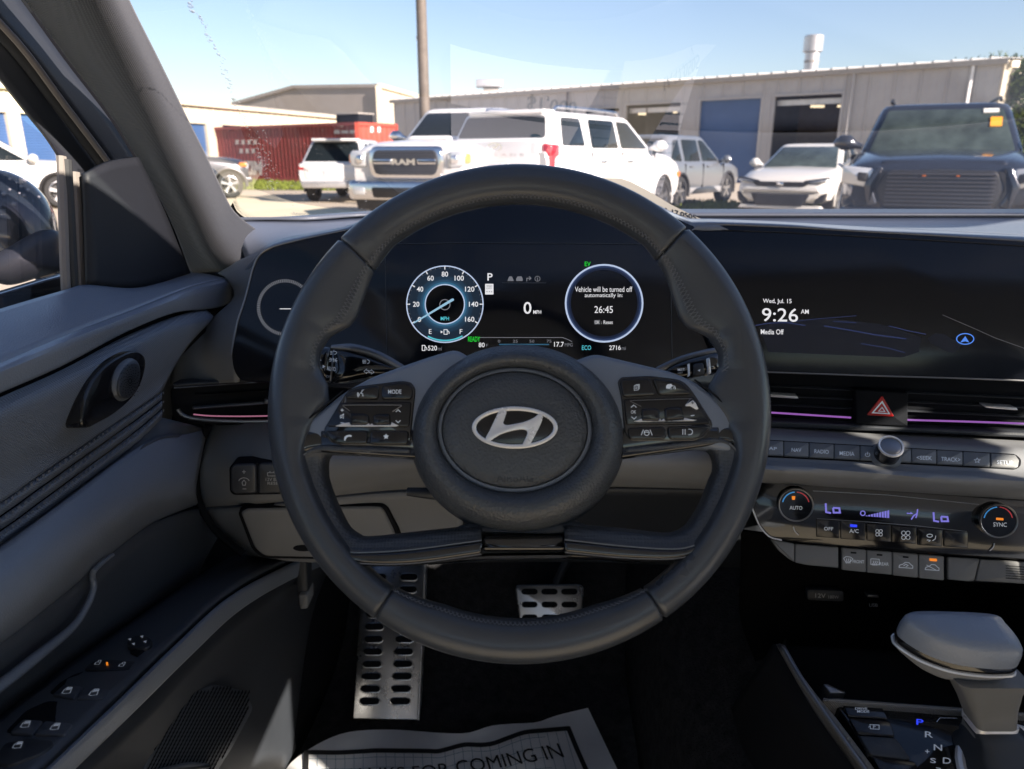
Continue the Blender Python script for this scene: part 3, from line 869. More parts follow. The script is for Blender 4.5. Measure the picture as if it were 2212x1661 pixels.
# --- door
door = thing('driver_door', 'driver door trim with upholstered insert, tweeter, armrest and window switches', 'car door', (-.38, .5, .3))
def row(pts, xs):
    n = len(pts)
    return [X(u, v, np.interp(i / (n - 1), np.linspace(0, 1, len(xs)), xs)) for i, (u, v) in enumerate(pts)]
S0 = row([(412, 587), (341, 611), (283, 622), (186, 615), (137, 627), (0, 667), (-250, 745), (-700, 900)], (-.400, -.405, -.42))
S0b = row([(450, 592), (370, 612), (275, 636), (170, 662), (60, 700), (-40, 735), (-260, 815), (-720, 980)], (-.372, -.378, -.39))
S1 = row([(487, 601), (410, 620), (273, 674), (137, 726), (0, 784), (-250, 892), (-700, 1080)], (-.350, -.352, -.36))
S1b = row([(496, 610), (412, 634), (273, 690), (137, 745), (0, 804), (-250, 912), (-700, 1100)], (-.343, -.343, -.35))
S2 = row([(514, 645), (480, 662), (445, 668), (376, 676), (273, 717), (137, 789), (0, 849), (-250, 958), (-700, 1150)], (-.347, -.347, -.354))
patch('sill_top', [S0, S0b, S1], 'door_pad', door, 40, 5, .006)
patch('upper_band', [S1, S1b, S2], 'door_pad', door, 40, 5, .006)
G2 = row([(512, 640), (470, 690), (400, 760), (300, 860), (137, 930), (0, 1000), (-250, 1140), (-700, 1300)], (-.352, -.37, -.375))
S2i = row([(514, 640), (480, 657), (445, 663), (376, 671), (273, 712), (137, 784), (0, 844), (-250, 953), (-700, 1145)], (-.36, -.36, -.366))
patch('panel_gap', [S2i, G2], 'gap_black', door, 40, 3, .003)
I0 = row([(455, 676), (437, 668), (376, 684), (273, 725), (137, 797), (0, 858), (-250, 967), (-700, 1160)], (-.350, -.353, -.36))
I0b = row([(458, 690), (420, 700), (350, 722), (250, 775), (137, 835), (0, 898), (-250, 1010), (-700, 1200)], (-.338, -.341, -.347))
I1 = row([(412, 740), (360, 775), (300, 820), (220, 865), (120, 925), (0, 985), (-250, 1110), (-700, 1300)], (-.343, -.349, -.356))
I2 = row([(376, 795), (330, 833), (270, 873), (190, 925), (100, 980), (0, 1035), (-250, 1170), (-700, 1370)], (-.350, -.357, -.364))
I3 = row([(350, 846), (300, 880), (240, 920), (160, 975), (80, 1030), (0, 1086), (-250, 1240), (-700, 1450)], (-.352, -.358, -.366))
patch('upholstered_insert', [I0, I0b, I1, I2, I3], 'door_insert', door, 44, 6, .006)
quilt = [I3]
lines = [[(349, 848), (24, 1076)], [(347, 868), (61, 1076)], [(345, 888), (99, 1076)]]
def qrow(off, x):
    return row([(350, 846 + off), (300, 880 + off * 1.25), (240, 920 + off * 1.4), (160, 975 + off * 1.5), (80, 1030 + off * 1.6), (0, 1086 + off * 1.65), (-250, 1240 + off * 1.8), (-700, 1450 + off * 1.9)], x)
for a, b in ((0, 17), (19, 36), (38, 58)):
    patch('quilted_roll', [qrow(a, (-.3545, -.3600, -.3680)), qrow((a + b) / 2, (-.3510, -.3560, -.3640)), qrow(b, (-.3545, -.3600, -.3680))], 'door_insert', door, 44, 5, .004, angle=60)
stv = []; stf = []
for off in (2, 21, 40):
    P = crom(qrow(off, (-.3525, -.358, -.366)), 130)
    for i in range(0, 126, 2):
        a, b = P[i] + [.002, 0, 0], P[i + 1] * .7 + P[i] * .3 + [.002, 0, 0]
        w_ = np.array([0, 0, .0011]); n = len(stv)
        stv += [a - w_, b - w_, b + w_, a + w_]; stf.append((n, n + 1, n + 2, n + 3))
o = build('stitching', stv, stf, 'stitch_thread', door, False); o['kind'] = 'stuff'
Q0 = qrow(56, (-.358, -.362, -.370))
P0 = row([(448, 926), (400, 938), (345, 942), (270, 985), (180, 1052), (90, 1118), (0, 1183), (-250, 1345), (-700, 1600)], (-.36, -.352, -.35, -.355))
P1 = row([(436, 985), (380, 1000), (320, 1030), (240, 1085), (150, 1152), (70, 1214), (0, 1266), (-250, 1440), (-700, 1700)], (-.350, -.336, -.334, -.34))
P2 = row([(424, 1055), (380, 1066), (325, 1085), (250, 1138), (160, 1215), (80, 1285), (0, 1350), (-250, 1530), (-700, 1800)], (-.350, -.338, -.336, -.34))
P3 = row([(428, 1090), (380, 1108), (320, 1135), (240, 1196), (160, 1265), (80, 1330), (0, 1392), (-250, 1570), (-700, 1840)], (-.378, -.370, -.366, -.37))
patch('insert_lower_trim', [Q0, P0], 'door_plastic', door, 40, 2, .003)
patch('armrest_pad', [P0, P1, P2, P3], 'door_pad', door, 44, 6, .006)
R0 = row([(640, 1150), (520, 1180), (430, 1240), (268, 1352), (153, 1430), (70, 1492), (0, 1545), (-250, 1735), (-600, 2000)], (-.388, -.388, -.388))
P3i = row([(600, 1080), (470, 1090), (320, 1135), (240, 1196), (160, 1265), (80, 1330), (0, 1392), (-250, 1570), (-700, 1840)], (-.375, -.372, -.368, -.372))
patch('grab_recess', [P3i, R0], 'door_plastic', door, 40, 5, .006)
hd = [(243, 1198), (222, 1214), (202, 1234), (200, 1250), (203, 1266), (196, 1292), (184, 1315), (166, 1344), (140, 1370), (110, 1394), (60, 1434), (0, 1481), (-120, 1570), (-300, 1700)]
P = [X(u, v, -.366 if i > 2 else -.360) for i, (u, v) in enumerate(hd)]
tube('grab_handle', P, [.002, .003, .0045, .0045, .0045], 'door_pad', door, 10, 60)  # lighter pad material stands in for the highlight along the handle
E0 = row([(690, 1190), (600, 1230), (493, 1290), (382, 1389), (268, 1500), (184, 1580), (99, 1661), (-100, 1850), (-400, 2130)], (-.30, -.30, -.30))
E0a = row([(676, 1184), (588, 1222), (480, 1284), (368, 1383), (254, 1493), (170, 1573), (85, 1654), (-115, 1842), (-415, 2122)], (-.306, -.306, -.306))
patch('switch_panel', [R0, E0a], 'door_plastic', door, 44, 8, .006, smooth_rows=False, angle=60)
E1 = row([(694, 1196), (604, 1237), (499, 1298), (390, 1397), (277, 1508), (193, 1588), (109, 1669), (-90, 1858), (-390, 2140)], (-.297, -.297, -.297))
E2 = row([(712, 1215), (622, 1256), (519, 1318), (411, 1418), (298, 1530), (215, 1611), (131, 1692), (-65, 1880), (-365, 2160)], (-.302, -.302, -.302))
patch('armrest_edge', [E0, E1, E2], 'door_pad', door, 44, 5, .006, angle=60)
D1 = row([(712, 1240), (640, 1300), (560, 1380), (470, 1475), (390, 1570), (330, 1660), (200, 1800), (0, 2000), (-300, 2300)], (-.325, -.325, -.325))
D2 = row([(720, 1420), (665, 1500), (600, 1600), (540, 1700), (470, 1800), (380, 1920), (250, 2100), (50, 2300), (-250, 2600)], (-.345, -.345, -.345))
D3 = row([(735, 1700), (680, 1800), (620, 1900), (560, 2000), (490, 2100), (400, 2200), (280, 2350), (80, 2500), (-200, 2800)], (-.37, -.37, -.37))
patch('lower_panel', [E2, D1, D2, D3], 'dark_plastic', door, 40, 5, .006)
# speaker mesh in the lower panel
FD = Frame.of(X(440, 1580, -.322), (0, 1, 0), (-.04, .03, 1))
plate('speaker_grille', FD, [(352, 1562), (405, 1500), (462, 1478), (530, 1492), (548, 1530), (505, 1610), (455, 1690), (300, 1690)], -.004, .003, 'door_plastic', door, .001, .01)
sl = []
for i in range(-40, 60):
    for j in range(26):
        u = 340 + i * 7.4 + j * 4.4; v = 1694 - j * 8.6
        if v < 1485 + abs(u - 480) * .12 or v > 1690: continue
        lo = 352 - (v - 1562) * .42 if v > 1562 else 352 + (1562 - v) * .86
        hi = 545 - max(0, v - 1530) * .55
        if lo + 6 < u < hi - 6: sl.append([(u - 2.5, v + 3.6), (u + 2.5, v - 3.6)])
if sl:
    o = stroke('grille_slot', FD, sl, 2.4, .0036, 'gap_black', door); o['kind'] = 'stuff'
plate('bottle_holder_rim', FD, [(350, 1661), (420, 1645), (462, 1650), (440, 1680), (360, 1690)], -.004, .010, 'gray_fascia', door, .003, .01)
# window switches
FS = Frame.three(X(268, 1500, -.30), X(493, 1290, -.30), X(153, 1430, -.388))
def rocker(pts, hood, icons):
    sw = plate('window_switch', FS, pts, -.004, .0026, 'door_plastic', door, .0010, .003)
    return sw
plate('switch_well', FS, [(106, 1497), (130, 1474), (160, 1456), (195, 1447), (268, 1455), (271, 1466), (244, 1490), (226, 1511), (160, 1511)], -.003, .0006, 'gap_black', door, 0, .004)
plate('switch_well', FS, [(12, 1580), (56, 1535), (103, 1514), (190, 1519), (196, 1533), (162, 1564), (142, 1588), (70, 1587)], -.003, .0006, 'gap_black', door, 0, .004)
for pts in ([(112, 1500), (140, 1476), (180, 1483), (160, 1509)], [(163, 1509), (183, 1484), (240, 1489), (224, 1509)], [(20, 1581), (50, 1552), (94, 1556), (70, 1585)], [(73, 1585), (97, 1556), (158, 1562), (140, 1586)]):
    rocker(pts, None, None)
plate('mirror_fold_switch', FS, [(-20, 1645), (12, 1603), (60, 1594), (114, 1599), (116, 1608), (90, 1626), (20, 1652)], -.003, .002, 'dark_plastic', door, .0008, .004)
plate('lock_switch', FS, [(180, 1446), (196, 1430), (232, 1424), (298, 1428), (300, 1438), (284, 1448)], -.003, .0025, 'dark_plastic', door, .0008, .004)
def win_icon(u, v):
    stroke('window_symbol', FS, [[(u - 11, v + 7), (u - 5, v + 8), (u + 6, v + 7), (u + 11, v - 6), (u + 2, v - 6), (u - 6, v - 1), (u - 11, v + 7)]], 1.7, .0030, 'print_white', door)
    poly_px('window_symbol', FS, [[(u - 5, v + 1), (u + 9, v - 1), (u + 10, v - 5), (u + 1, v - 5)]], .0030, 'print_white', door)
for u, v in ((145, 1490), (203, 1494), (55, 1563), (119, 1568), (38, 1608)): win_icon(u, v)
for u, v in ((212, 1431), (264, 1435)):
    stroke('lock_symbol', FS, [[(u - 8, v + 4), (u + 2, v + 4), (u + 5, v - 1), (u - 4, v - 1), (u - 8, v + 4)], [(u - 1, v - 1), (u + 2, v - 5), (u + 6, v - 5), (u + 6, v - 2)]], 1.5, .0040, 'print_white', door)
plate('lock_lamp', FS, [(229, 1430), (233, 1430), (233, 1433), (229, 1433)], 0, .0042, 'lit_orange', door)
# mirror adjust dial
dial = plate('mirror_dial', FS, arc_px(302, 1386, 27, 14, 0, 345, 24), -.002, .006, 'dark_plastic', door, .001)
for (u, v, a) in ((280, 1381, 0), (306, 1375, 1), (313, 1386, 0), (288, 1391, 1)):
    poly_px('dial_arrow', FS, [[(u - 4, v - 1), (u + 4, v - 3), (u + 2, v + 3)]], .0066, 'print_white', door)
plate('dial_switch', FS, [(280, 1406), (300, 1398), (312, 1404), (296, 1416)], 0, .004, 'gap_black', door, .001, .002)
# tweeter
FT = Frame.of(X(240, 850, -.3405), (.06, 1, .12), (-.05, 0, 1))
tw = [(178, 895), (184, 860), (200, 822), (228, 790), (262, 768), (292, 758), (312, 768), (316, 790), (306, 828), (285, 862), (250, 893), (214, 914), (190, 924), (178, 915)]
plate('tweeter_surround', FT, tw, -.02, .0075, 'button_black', door, .002, smooth_closed=60)
cup = [(253, 848), (252, 820), (262, 792), (280, 776), (296, 774), (306, 788), (308, 812), (300, 842), (284, 862), (266, 866)]
plate('tweeter_rim', FT, cup, -.002, .0115, 'door_plastic', door, .004, smooth_closed=40)
plate('tweeter_cover', FT, [(258, 848), (258, 824), (267, 800), (282, 786), (295, 785), (303, 797), (304, 815), (297, 840), (283, 858), (268, 860)], .008, .0125, 'dark_plastic', door, .0008, smooth_closed=40)
dots = []
for ring in range(1, 8):
    for a in range(0, 360, 24):
        q = math.radians(a + ring * 16); u = 281 + ring * 3.1 * math.cos(q); v = 823 + ring * 5.0 * math.sin(q)
        dots.append([(u - 1.0, v - 1.0), (u + 1.0, v - 1.0), (u + 1.0, v + 1.0), (u - 1.0, v + 1.0)])
o = poly_px('tweeter_perforation', FT, dots, .0131, 'gap_black', door); o['kind'] = 'stuff'

# --- mirror sail panel and window channels on the door
sail = patch('sail_panel', [row([(186, 375), (190, 430), (193, 500), (195, 560), (196, 618)], (-.412,)), row([(240, 350), (262, 410), (280, 480), (292, 550), (300, 622)], (-.402,)),
                            row([(300, 340), (330, 400), (362, 470), (390, 540), (412, 590)], (-.392,))], 'sail_trim', door, 16, 6, .006)
for (p, wd, mt) in (([(133, 338), (135, 420), (138, 500), (140, 570), (143, 628)], .0045, 'seal_tan'), ([(145, 345), (150, 430), (155, 520), (160, 622)], .0042, 'rubber_seal'),
                    ([(160, 372), (164, 440), (168, 530), (172, 616)], .0055, 'seal_tan'), ([(174, 380), (178, 450), (182, 530), (186, 614)], .0038, 'rubber_seal'), ([(179, 384), (182, 450), (186, 530), (188, 613)], .0032, 'seal_tan')):
    tube('window_channel', row(p, (-.428 if mt == 'seal_tan' else -.424,)), wd, mt, door, 8, 16)
pane = build('side_pane', [X(-800, 950, -.452), X(150, 640, -.452), X(140, 330, -.452), A3(-.452, .45, 1.37), A3(-.452, -.1, 1.37), A3(-.452, -.1, 1.02)], [(0, 1, 2, 3, 4, 5)], 'window_glass', door, False)
patch('door_skin', [[X(-800, 925, -.47), X(-250, 715, -.47), X(0, 640, -.47), X(130, 600, -.47), X(200, 585, -.47)], [A3(-.50, .3, .9), A3(-.50, .5, .9), A3(-.50, .7, .9), A3(-.50, 1.0, .9)], [A3(-.50, .3, .5), A3(-.50, .5, .5), A3(-.50, .7, .5), A3(-.50, 1.0, .5)]], 'mirror_paint', door, 12, 4, .01)

# --- A-pillar
pil = thing('windscreen_pillar', 'cloth covered pillar trim between side window and windscreen', 'car pillar', (-.38, 1.0, 1.1))
def yrow(pts, y0, y1):
    vs = [p[1] for p in pts]; return [Y(u, v, np.interp(v, [-160, 590], [y0, y1])) for u, v in pts]
Q1 = yrow([(215, -150), (280, 0), (346, 133), (406, 256), (443, 330), (476, 400), (506, 456), (556, 497), (590, 512)], .70, .985)
Q2 = yrow([(175, -150), (240, 0), (305, 133), (362, 256), (402, 340), (440, 425), (478, 505), (522, 560), (548, 560)], .655, .925)
Q3 = yrow([(90, -150), (165, 0), (240, 133), (312, 270), (362, 370), (410, 460), (452, 545), (488, 582), (500, 584)], .655, .925)
Q4 = yrow([(0, -150), (90, 0), (180, 130), (262, 260), (322, 350), (375, 440), (415, 520), (442, 575), (452, 588)], .69, .95)
Q5 = yrow([(-60, -150), (53, 0), (150, 133), (236, 245), (286, 325), (340, 420), (378, 500), (404, 570), (412, 590)], .72, .965)
patch('pillar_trim', [Q1, Q2, Q3, Q4, Q5], 'pillar_cloth', pil, 44, 8, .006, angle=70)
W0 = yrow([(-70, -150), (45, 0), (142, 133), (228, 245), (280, 325), (334, 418), (372, 500), (398, 575), (408, 592)], .76, .985)
W1 = yrow([(-150, -150), (-40, 0), (60, 110), (146, 226), (196, 292), (250, 365), (300, 440), (340, 520), (365, 590)], .70, .97)
W2 = yrow([(-200, -150), (-75, 0), (30, 112), (120, 228), (172, 298), (220, 362), (268, 440), (306, 520), (330, 590)], .715, .985)
W3 = yrow([(-280, -150), (-150, 0), (-40, 118), (40, 215), (90, 276), (132, 336), (165, 380), (188, 392), (200, 400)], .71, .93)
patch('door_frame_trim', [W0, W1], 'dark_plastic', door, 40, 4, .006)
patch('door_frame_inner', [W2, W3], 'dark_plastic', door, 40, 4, .006)
tube('frame_seal', [p * .5 + q * .5 for p, q in zip(crom(W1, 30), crom(W2, 30))], .009, 'rubber_seal', door, 10)
tube('seal_edge', [p + np.array([0, -.008, .002]) for p in crom(W1, 30)], .0035, 'seal_tan', door, 8)
patch('frame_back', [yrow([(-60, -150), (53, 0), (240, 245), (350, 420), (408, 592)], .80, 1.0), yrow([(-200, -150), (-75, 0), (120, 228), (300, 500), (330, 590)], .80, 1.02)], 'gap_black', door, 20, 3, .004)

patch('hinge_pillar', [[A3(-.415, .76, 1.05), A3(-.415, 1.35, 1.05)], [A3(-.42, .76, .6), A3(-.42, 1.35, .6)], [A3(-.42, .76, .28), A3(-.42, 1.35, .28)]], 'dark_plastic', pil, 6, 3, .01)
# --- wing mirror outside
mir = thing('wing_mirror', 'dark glossy wing mirror wet with drops outside the side window', 'mirror', (-.72, 1.05, 1.0))
FM = Frame.of(X(40, 500, -.70), (1, .30, 0), (0, .15, 1))
shell_px = [(-150, 430), (-110, 385), (-60, 366), (0, 366), (40, 379), (70, 398), (96, 427), (114, 465), (123, 505), (126, 540), (110, 575), (60, 592), (0, 606), (-80, 612), (-140, 560)]
dome('housing', FM, shell_px, 0.0, .055, 'mirror_paint', mir, 60, 9, back=.10)
dome('lower_shell', FM, [(-20, 560), (20, 530), (60, 508), (100, 496), (128, 505), (131, 560), (126, 585), (80, 600), (20, 616), (-20, 600)], .020, .062, 'dark_plastic', mir, 50, 6, back=.06)
plate('base_arm', FM, [(60, 560), (132, 535), (150, 560), (150, 600), (70, 610)], -.04, .02, 'mirror_paint', mir, .006, .012)
V = []; Fc = []; rng = random.Random(4)
def bead(p, nrm, r, fl=.55, st=1.0):
    nrm = np.array(nrm) / np.linalg.norm(nrm); a = np.cross(nrm, [0, 0, 1.0]); a /= np.linalg.norm(a) + 1e-9; b = np.cross(nrm, a)
    n0 = len(V); seg = 8
    for k in range(4):
        q = math.pi / 2 * k / 3; rr = math.cos(q) * r
        for i in range(seg):
            t = 2 * math.pi * i / seg; V.append(p + (a * math.cos(t) + b * math.sin(t) * st) * rr + nrm * math.sin(q) * r * fl)
    for k in range(3):
        for i in range(seg):
            j = (i + 1) % seg; Fc.append((n0 + k * seg + i, n0 + k * seg + j, n0 + (k + 1) * seg + j, n0 + (k + 1) * seg + i))
for (u, v) in ((22, 386), (36, 394), (46, 402), (21, 409), (42, 417), (52, 421), (51, 390), (8, 418), (68, 434), (84, 425), (60, 410), (92, 458), (96, 470), (98, 480), (88, 445), (66, 508), (30, 440), (74, 446), (104, 496), (110, 505)):
    p = FM.at(u, v, .047 - .00045 * max(0, u - 20) ); bead(p, FM.n + np.array([.2, 0, .3]), rng.uniform(.0016, .0036))
o = build('drop', V, Fc, 'water', mir, True, angle=80); o['kind'] = 'stuff'

# --- dried drops and dots on the windscreen
V = []; Fc = []
trail = [(410, 0), (415, 22), (432, 33), (441, 57), (452, 87), (470, 108), (478, 122), (479, 144), (488, 164), (495, 182), (500, 205), (520, 235), (528, 258), (536, 280), (545, 300), (556, 330), (562, 350), (572, 376), (585, 398), (592, 408)]
TP = lin(trail, 60)
for u, v in TP:
    for _ in range(2):
        r = rng.choice([.0006, .0008, .0011, .0019]); bead(FW.at(u + rng.gauss(0, 3.5), v + rng.gauss(0, 3), .005), FW.n, r, .5, 1.3)
for _ in range(120):
    t = rng.random(); bead(FW.at(556 + t * 30 + rng.gauss(0, 9), 285 + t * 120 + rng.gauss(0, 12), .005), FW.n, rng.uniform(.0005, .0013), .5, 1.4)
for _ in range(60):
    bead(FW.at(rng.uniform(600, 820), rng.uniform(385, 478), .005), FW.n, rng.uniform(.0006, .0020), .5)
o = build('water_spots', V, Fc, 'water', None, True, angle=80)
tag(o, 'trail of tiny water drops running down the windscreen glass', 'water drops', kind='stuff')
fr_px = [(500, 440), (512, 462), (540, 479), (580, 489), (640, 493), (700, 492), (780, 488)]
P = [FW.at(u, v, .004) for u, v in fr_px]
V = []; Fc = []
up = [FW.at(u + 3, v - 3, .004) for u, v in fr_px]; dn = [FW.at(u - 14, v + 26, .004) for u, v in fr_px]
a = crom(up, 40); b = crom(dn, 40)
V = list(a) + list(b); Fc = [(i, i + 1, 41 + i, 40 + i) for i in range(39)]
build('black_border', V, Fc, 'gap_black', wind, False)
V = []; Fc = []
for k in range(4):
    L_ = crom([FW.at(u + 5 + k * 1.2, v - 6 - k * 2.6, .004) for u, v in fr_px], 110 - 4 * k)
    for i in range(k % 2, len(L_), 1):
        r = .0011 - .0002 * k; n = len(V)
        V += [L_[i] + FW.ex * r, L_[i] + FW.ey * r, L_[i] - FW.ex * r, L_[i] - FW.ey * r]; Fc.append((n, n + 1, n + 2, n + 3))
o = build('border_dots', V, Fc, 'gap_black', wind, False); o['kind'] = 'stuff'

# ================================================================== dashboard
CL = Frame(Y(1120, 640, .77), 20, 0)
TS = Frame(Y(1870, 650, .735), 20, -12)
dash = thing('dashboard', 'charcoal dashboard with gray lower fascia behind the steering wheel', 'dashboard', (.3, .85, .6))
N0 = [Y(520, 590, .86), Y(546, 560, .83), Y(582, 531, .81), Y(660, 512, .805), Y(750, 493, .80), Y(850, 441, .81), Y(950, 413, .82), Y(1122, 400, .83), Y(1300, 410, .82), Y(1400, 437, .81), Y(1497, 481, .80), Y(1535, 481, .795),
      Y(1700, 487, .785), Y(1850, 496, .785), Y(2030, 506, .77), Y(2212, 516, .755), Y(2500, 532, .73), A3(1.1, .72, 1.10)]
N1 = [p + np.array([0, .03, .002]) for p in N0]
def top_row(y, z): return [A3(x, y - .25 * max(0, -x - .18) - .12 * max(0, x - .8), z) for x in np.linspace(-.37, 1.14, 18)]
patch('dash_top', [[p + np.array([0, -.006, -.007]) for p in N0], N0, N1], 'dash_pad', dash, 120, 3, .004, angle=60)
far1 = []
M1 = [p + np.array([0, .03, .002]) for p in N0]
L1 = [A3(p[0] * (1.0 + .12), .985 if p[0] > -.2 else .95, 1.112) for p in N0]
L2 = [A3(p[0] * 1.2, 1.05 if p[0] > -.2 else .99, 1.118) for p in N0]
L3 = [A3(p[0] * 1.3 if p[0] > 0 else p[0] * 1.22, 1.24 if p[0] > -.15 else 1.24 + (p[0] + .15) * 1.5, 1.112) for p in N0]
patch('dash_top_pad', [M1, L1, L2], 'dash_pad', dash, 120, 5, .004, angle=60)
patch('dash_top_rear', [[q + np.array([0, .0, .001]) for q in L2], L3, [p + np.array([0, .10, -.03]) for p in L3]], 'dash_plastic', dash, 80, 4, .004, angle=60)
patch('end_panel', [[Y(470, 590, .93), Y(520, 560, .9), Y(583, 538, .82)], [Y(486, 600, .90), Y(507, 602, .86), Y(553, 585, .80)], [Y(505, 640, .88), Y(522, 640, .85), Y(540, 640, .795)],
                    [Y(455, 690, .86), Y(480, 690, .84), Y(524, 690, .79)], [Y(385, 762, .86), Y(440, 762, .82), Y(508, 762, .785)], [Y(365, 832, .85), Y(430, 830, .82), Y(512, 826, .785)]], 'gray_fascia', dash, 20, 6, .004)
patch('door_gap', [[Y(400, 583, .99), Y(480, 590, .95), Y(512, 602, .92), Y(532, 632, .90)], [Y(400, 640, .99), Y(470, 660, .95), Y(500, 680, .92), Y(525, 690, .90)]], 'gap_black', dash, 16, 4, .003)
# lower fascia under the cluster
F0 = [Y(446, 915, .84), Y(600, 905, .80), Y(900, 900, .78), Y(1300, 900, .78), Y(1640, 915, .78), Y(1700, 920, .78)]
F1 = [Y(434, 960, .825), Y(600, 950, .765), Y(900, 955, .74), Y(1300, 955, .74), Y(1620, 960, .76), Y(1700, 960, .77)]
F2 = [Y(424, 1010, .81), Y(600, 1000, .745), Y(900, 995, .72), Y(1300, 995, .72), Y(1620, 1000, .75), Y(1700, 1000, .77)]
F3 = [Y(428, 1070, .81), Y(600, 1065, .75), Y(900, 1030, .73), Y(1300, 1030, .73), Y(1620, 1040, .76), Y(1700, 1040, .78)]
F4 = [Y(436, 1096, .82), Y(600, 1085, .765), Y(900, 1056, .765), Y(1300, 1052, .765), Y(1620, 1060, .79), Y(1700, 1060, .8)]
patch('lower_fascia', [F0, F1, F2, F3, F4], 'gray_fascia', dash, 50, 6, .004)
K0 = [Y(440, 1102, .822), Y(600, 1090, .77), Y(800, 1068, .77), Y(1000, 1058, .78)]
K1 = [Y(468, 1146, .832), Y(600, 1150, .785), Y(800, 1140, .785), Y(1000, 1130, .79)]
K2 = [Y(520, 1192, .85), Y(640, 1208, .81), Y(800, 1208, .81), Y(1000, 1205, .81)]
K3 = [Y(560, 1206, .90), Y(650, 1214, .88), Y(800, 1214, .88), Y(1000, 1210, .88)]
patch('knee_panel', [K0, K1, K2, K3], 'gray_fascia', dash, 40, 6, .004, angle=60)
patch('knee_panel_dark', [[Y(980, 1060, .79), Y(1300, 1058, .79), Y(1660, 1062, .81)], [Y(990, 1130, .86), Y(1300, 1130, .88), Y(1660, 1140, .86)], [Y(990, 1215, .92), Y(1300, 1215, .94), Y(1660, 1230, .92)]], 'dark_plastic', dash, 24, 5, .004)
FK = Frame.three(Y(600, 1152, .783), Y(800, 1142, .783), Y(600, 1096, .772))
plate('fuse_door_gap', FK, [(513, 1106), (530, 1097), (800, 1092), (826, 1093), (838, 1102), (862, 1150), (880, 1212), (566, 1206), (544, 1188)], -.01, .0035, 'gap_black', dash, .0008, .008)
plate('fuse_door', FK, [(519, 1109), (533, 1102), (798, 1097), (822, 1098), (830, 1106), (852, 1152), (868, 1210), (570, 1203), (549, 1185)], -.01, .0065, 'gray_fascia', dash, .003, .008)
plate('fuse_door_pull', FK, arc_px(655, 1184, 22, 7, 20, 340, 20), 0, .0068, 'gap_black', dash)
SW = Frame(Y(556, 1036, .742), 4, 6)
plate('switch_bezel', SW, [(495, 1010), (503, 1001), (618, 997), (622, 1068), (504, 1070), (496, 1062)], -.02, .003, 'gap_black', dash, .001, .006)
b1 = plate('dimmer_switch', SW, [(498, 1012), (506, 1004), (553, 1002), (554, 1067), (506, 1067), (498, 1060)], -.01, .006, 'dark_plastic', dash, .002, .005)
b2 = plate('battery_switch', SW, [(557, 1002), (618, 1000), (620, 1066), (558, 1067)], -.01, .006, 'dark_plastic', dash, .002, .004)
stroke('dimmer_symbol', SW, [[(523, 1019), (531, 1019)], [(527, 1015), (527, 1023)], [(524, 1056), (532, 1056)], arc_px(527, 1042, 12, 10, 20, 160, 10), [(524, 1048), (523, 1042), (527, 1037), (531, 1042), (530, 1048), (524, 1048)]], 1.6, .0064, 'print_gray', b1)
text('12V BATT', SW, (574, 1032, 614, 1039), .0064, 'print_gray', b2); text('RESET', SW, (578, 1041, 608, 1047), .0064, 'print_gray', b2)
stroke('battery_symbol', SW, [[(578, 1028), (578, 1021), (596, 1021), (596, 1028), (578, 1028)], [(582, 1020), (584, 1018)], [(590, 1020), (592, 1018)]], 1.4, .0064, 'print_gray', b2)
rel = thing('hood_release', 'dark hood release lever hanging under the knee panel', 'lever', tuple(Y(650, 1260, .92)))
FH = Frame(Y(650, 1260, .92), 0, 0)
plate('lever', FH, [(636, 1206), (662, 1206), (667, 1310), (644, 1312)], -.02, .004, 'dark_plastic', rel, .003, .004)
plate('pull_tab', FH, [(644, 1286), (664, 1284), (665, 1316), (647, 1318)], -.02, .012, 'gray_fascia', rel, .003, .004)

tube('door_joint', [Y(u, v, .805) for u, v in ((450, 918), (432, 970), (424, 1020), (426, 1070), (442, 1110), (474, 1154), (525, 1196))], .0045, 'gap_black', dash, 8, 30)
patch('glove_box', [[A3(.60, .86, 1.11), A3(.85, .86, 1.11), A3(1.16, .88, 1.10)], [A3(.60, .80, 1.08), A3(.85, .80, 1.08), A3(1.16, .84, 1.07)], [A3(.60, .74, 1.02), A3(.85, .74, 1.02), A3(1.14, .80, 1.02)], [A3(.60, .70, .95), A3(.85, .70, .95), A3(1.12, .78, .95)], [A3(.60, .76, .62), A3(.85, .76, .62), A3(1.12, .82, .62)], [A3(.60, 1.0, .55), A3(.85, 1.0, .55), A3(1.12, 1.0, .55)]], 'dash_plastic', dash, 12, 5, .01)
# --- left air vent
VL = Frame(Y(480, 868, .80), 8, 8)
vent = thing('left_air_vent', 'slim black air vent with a pink light line beside the door', 'air vent', tuple(VL.o))
plate('vent_recess', VL, [(366, 836), (400, 829), (620, 816), (640, 915), (480, 919), (395, 916), (372, 900)], -.05, -.012, 'gap_black', vent, .002, .008)
plate('upper_lip', VL, [(372, 828), (610, 813), (610, 821), (376, 838)], -.03, .002, 'dark_plastic', vent, .002)
plate('vane', VL, [(414, 878), (610, 863), (610, 871), (416, 885)], -.03, -.004, 'dark_plastic', vent, .001)
plate('vane', VL, [(420, 852), (610, 840), (610, 844), (422, 856)], -.03, -.008, 'gap_black', vent, .001)
plate('vane_tab', VL, [(570, 862), (600, 859), (600, 872), (570, 874)], -.02, .002, 'dark_silver', vent, .0015)
tube('lip_line', [VL.at(u, v, .003) for u, v in ((376, 838), (480, 831), (610, 822))], .0006, 'dark_silver', vent, 6, 12)
tube('vane_highlight', [VL.at(u, v, -.003) for u, v in ((420, 882), (500, 876), (580, 871))], .0007, 'dark_silver', vent, 6, 12)  # silver thread drawn as the highlight along the vane
lip = [(384, 884), (388, 890), (396, 897), (410, 902), (440, 906), (480, 909), (540, 910), (640, 908)]
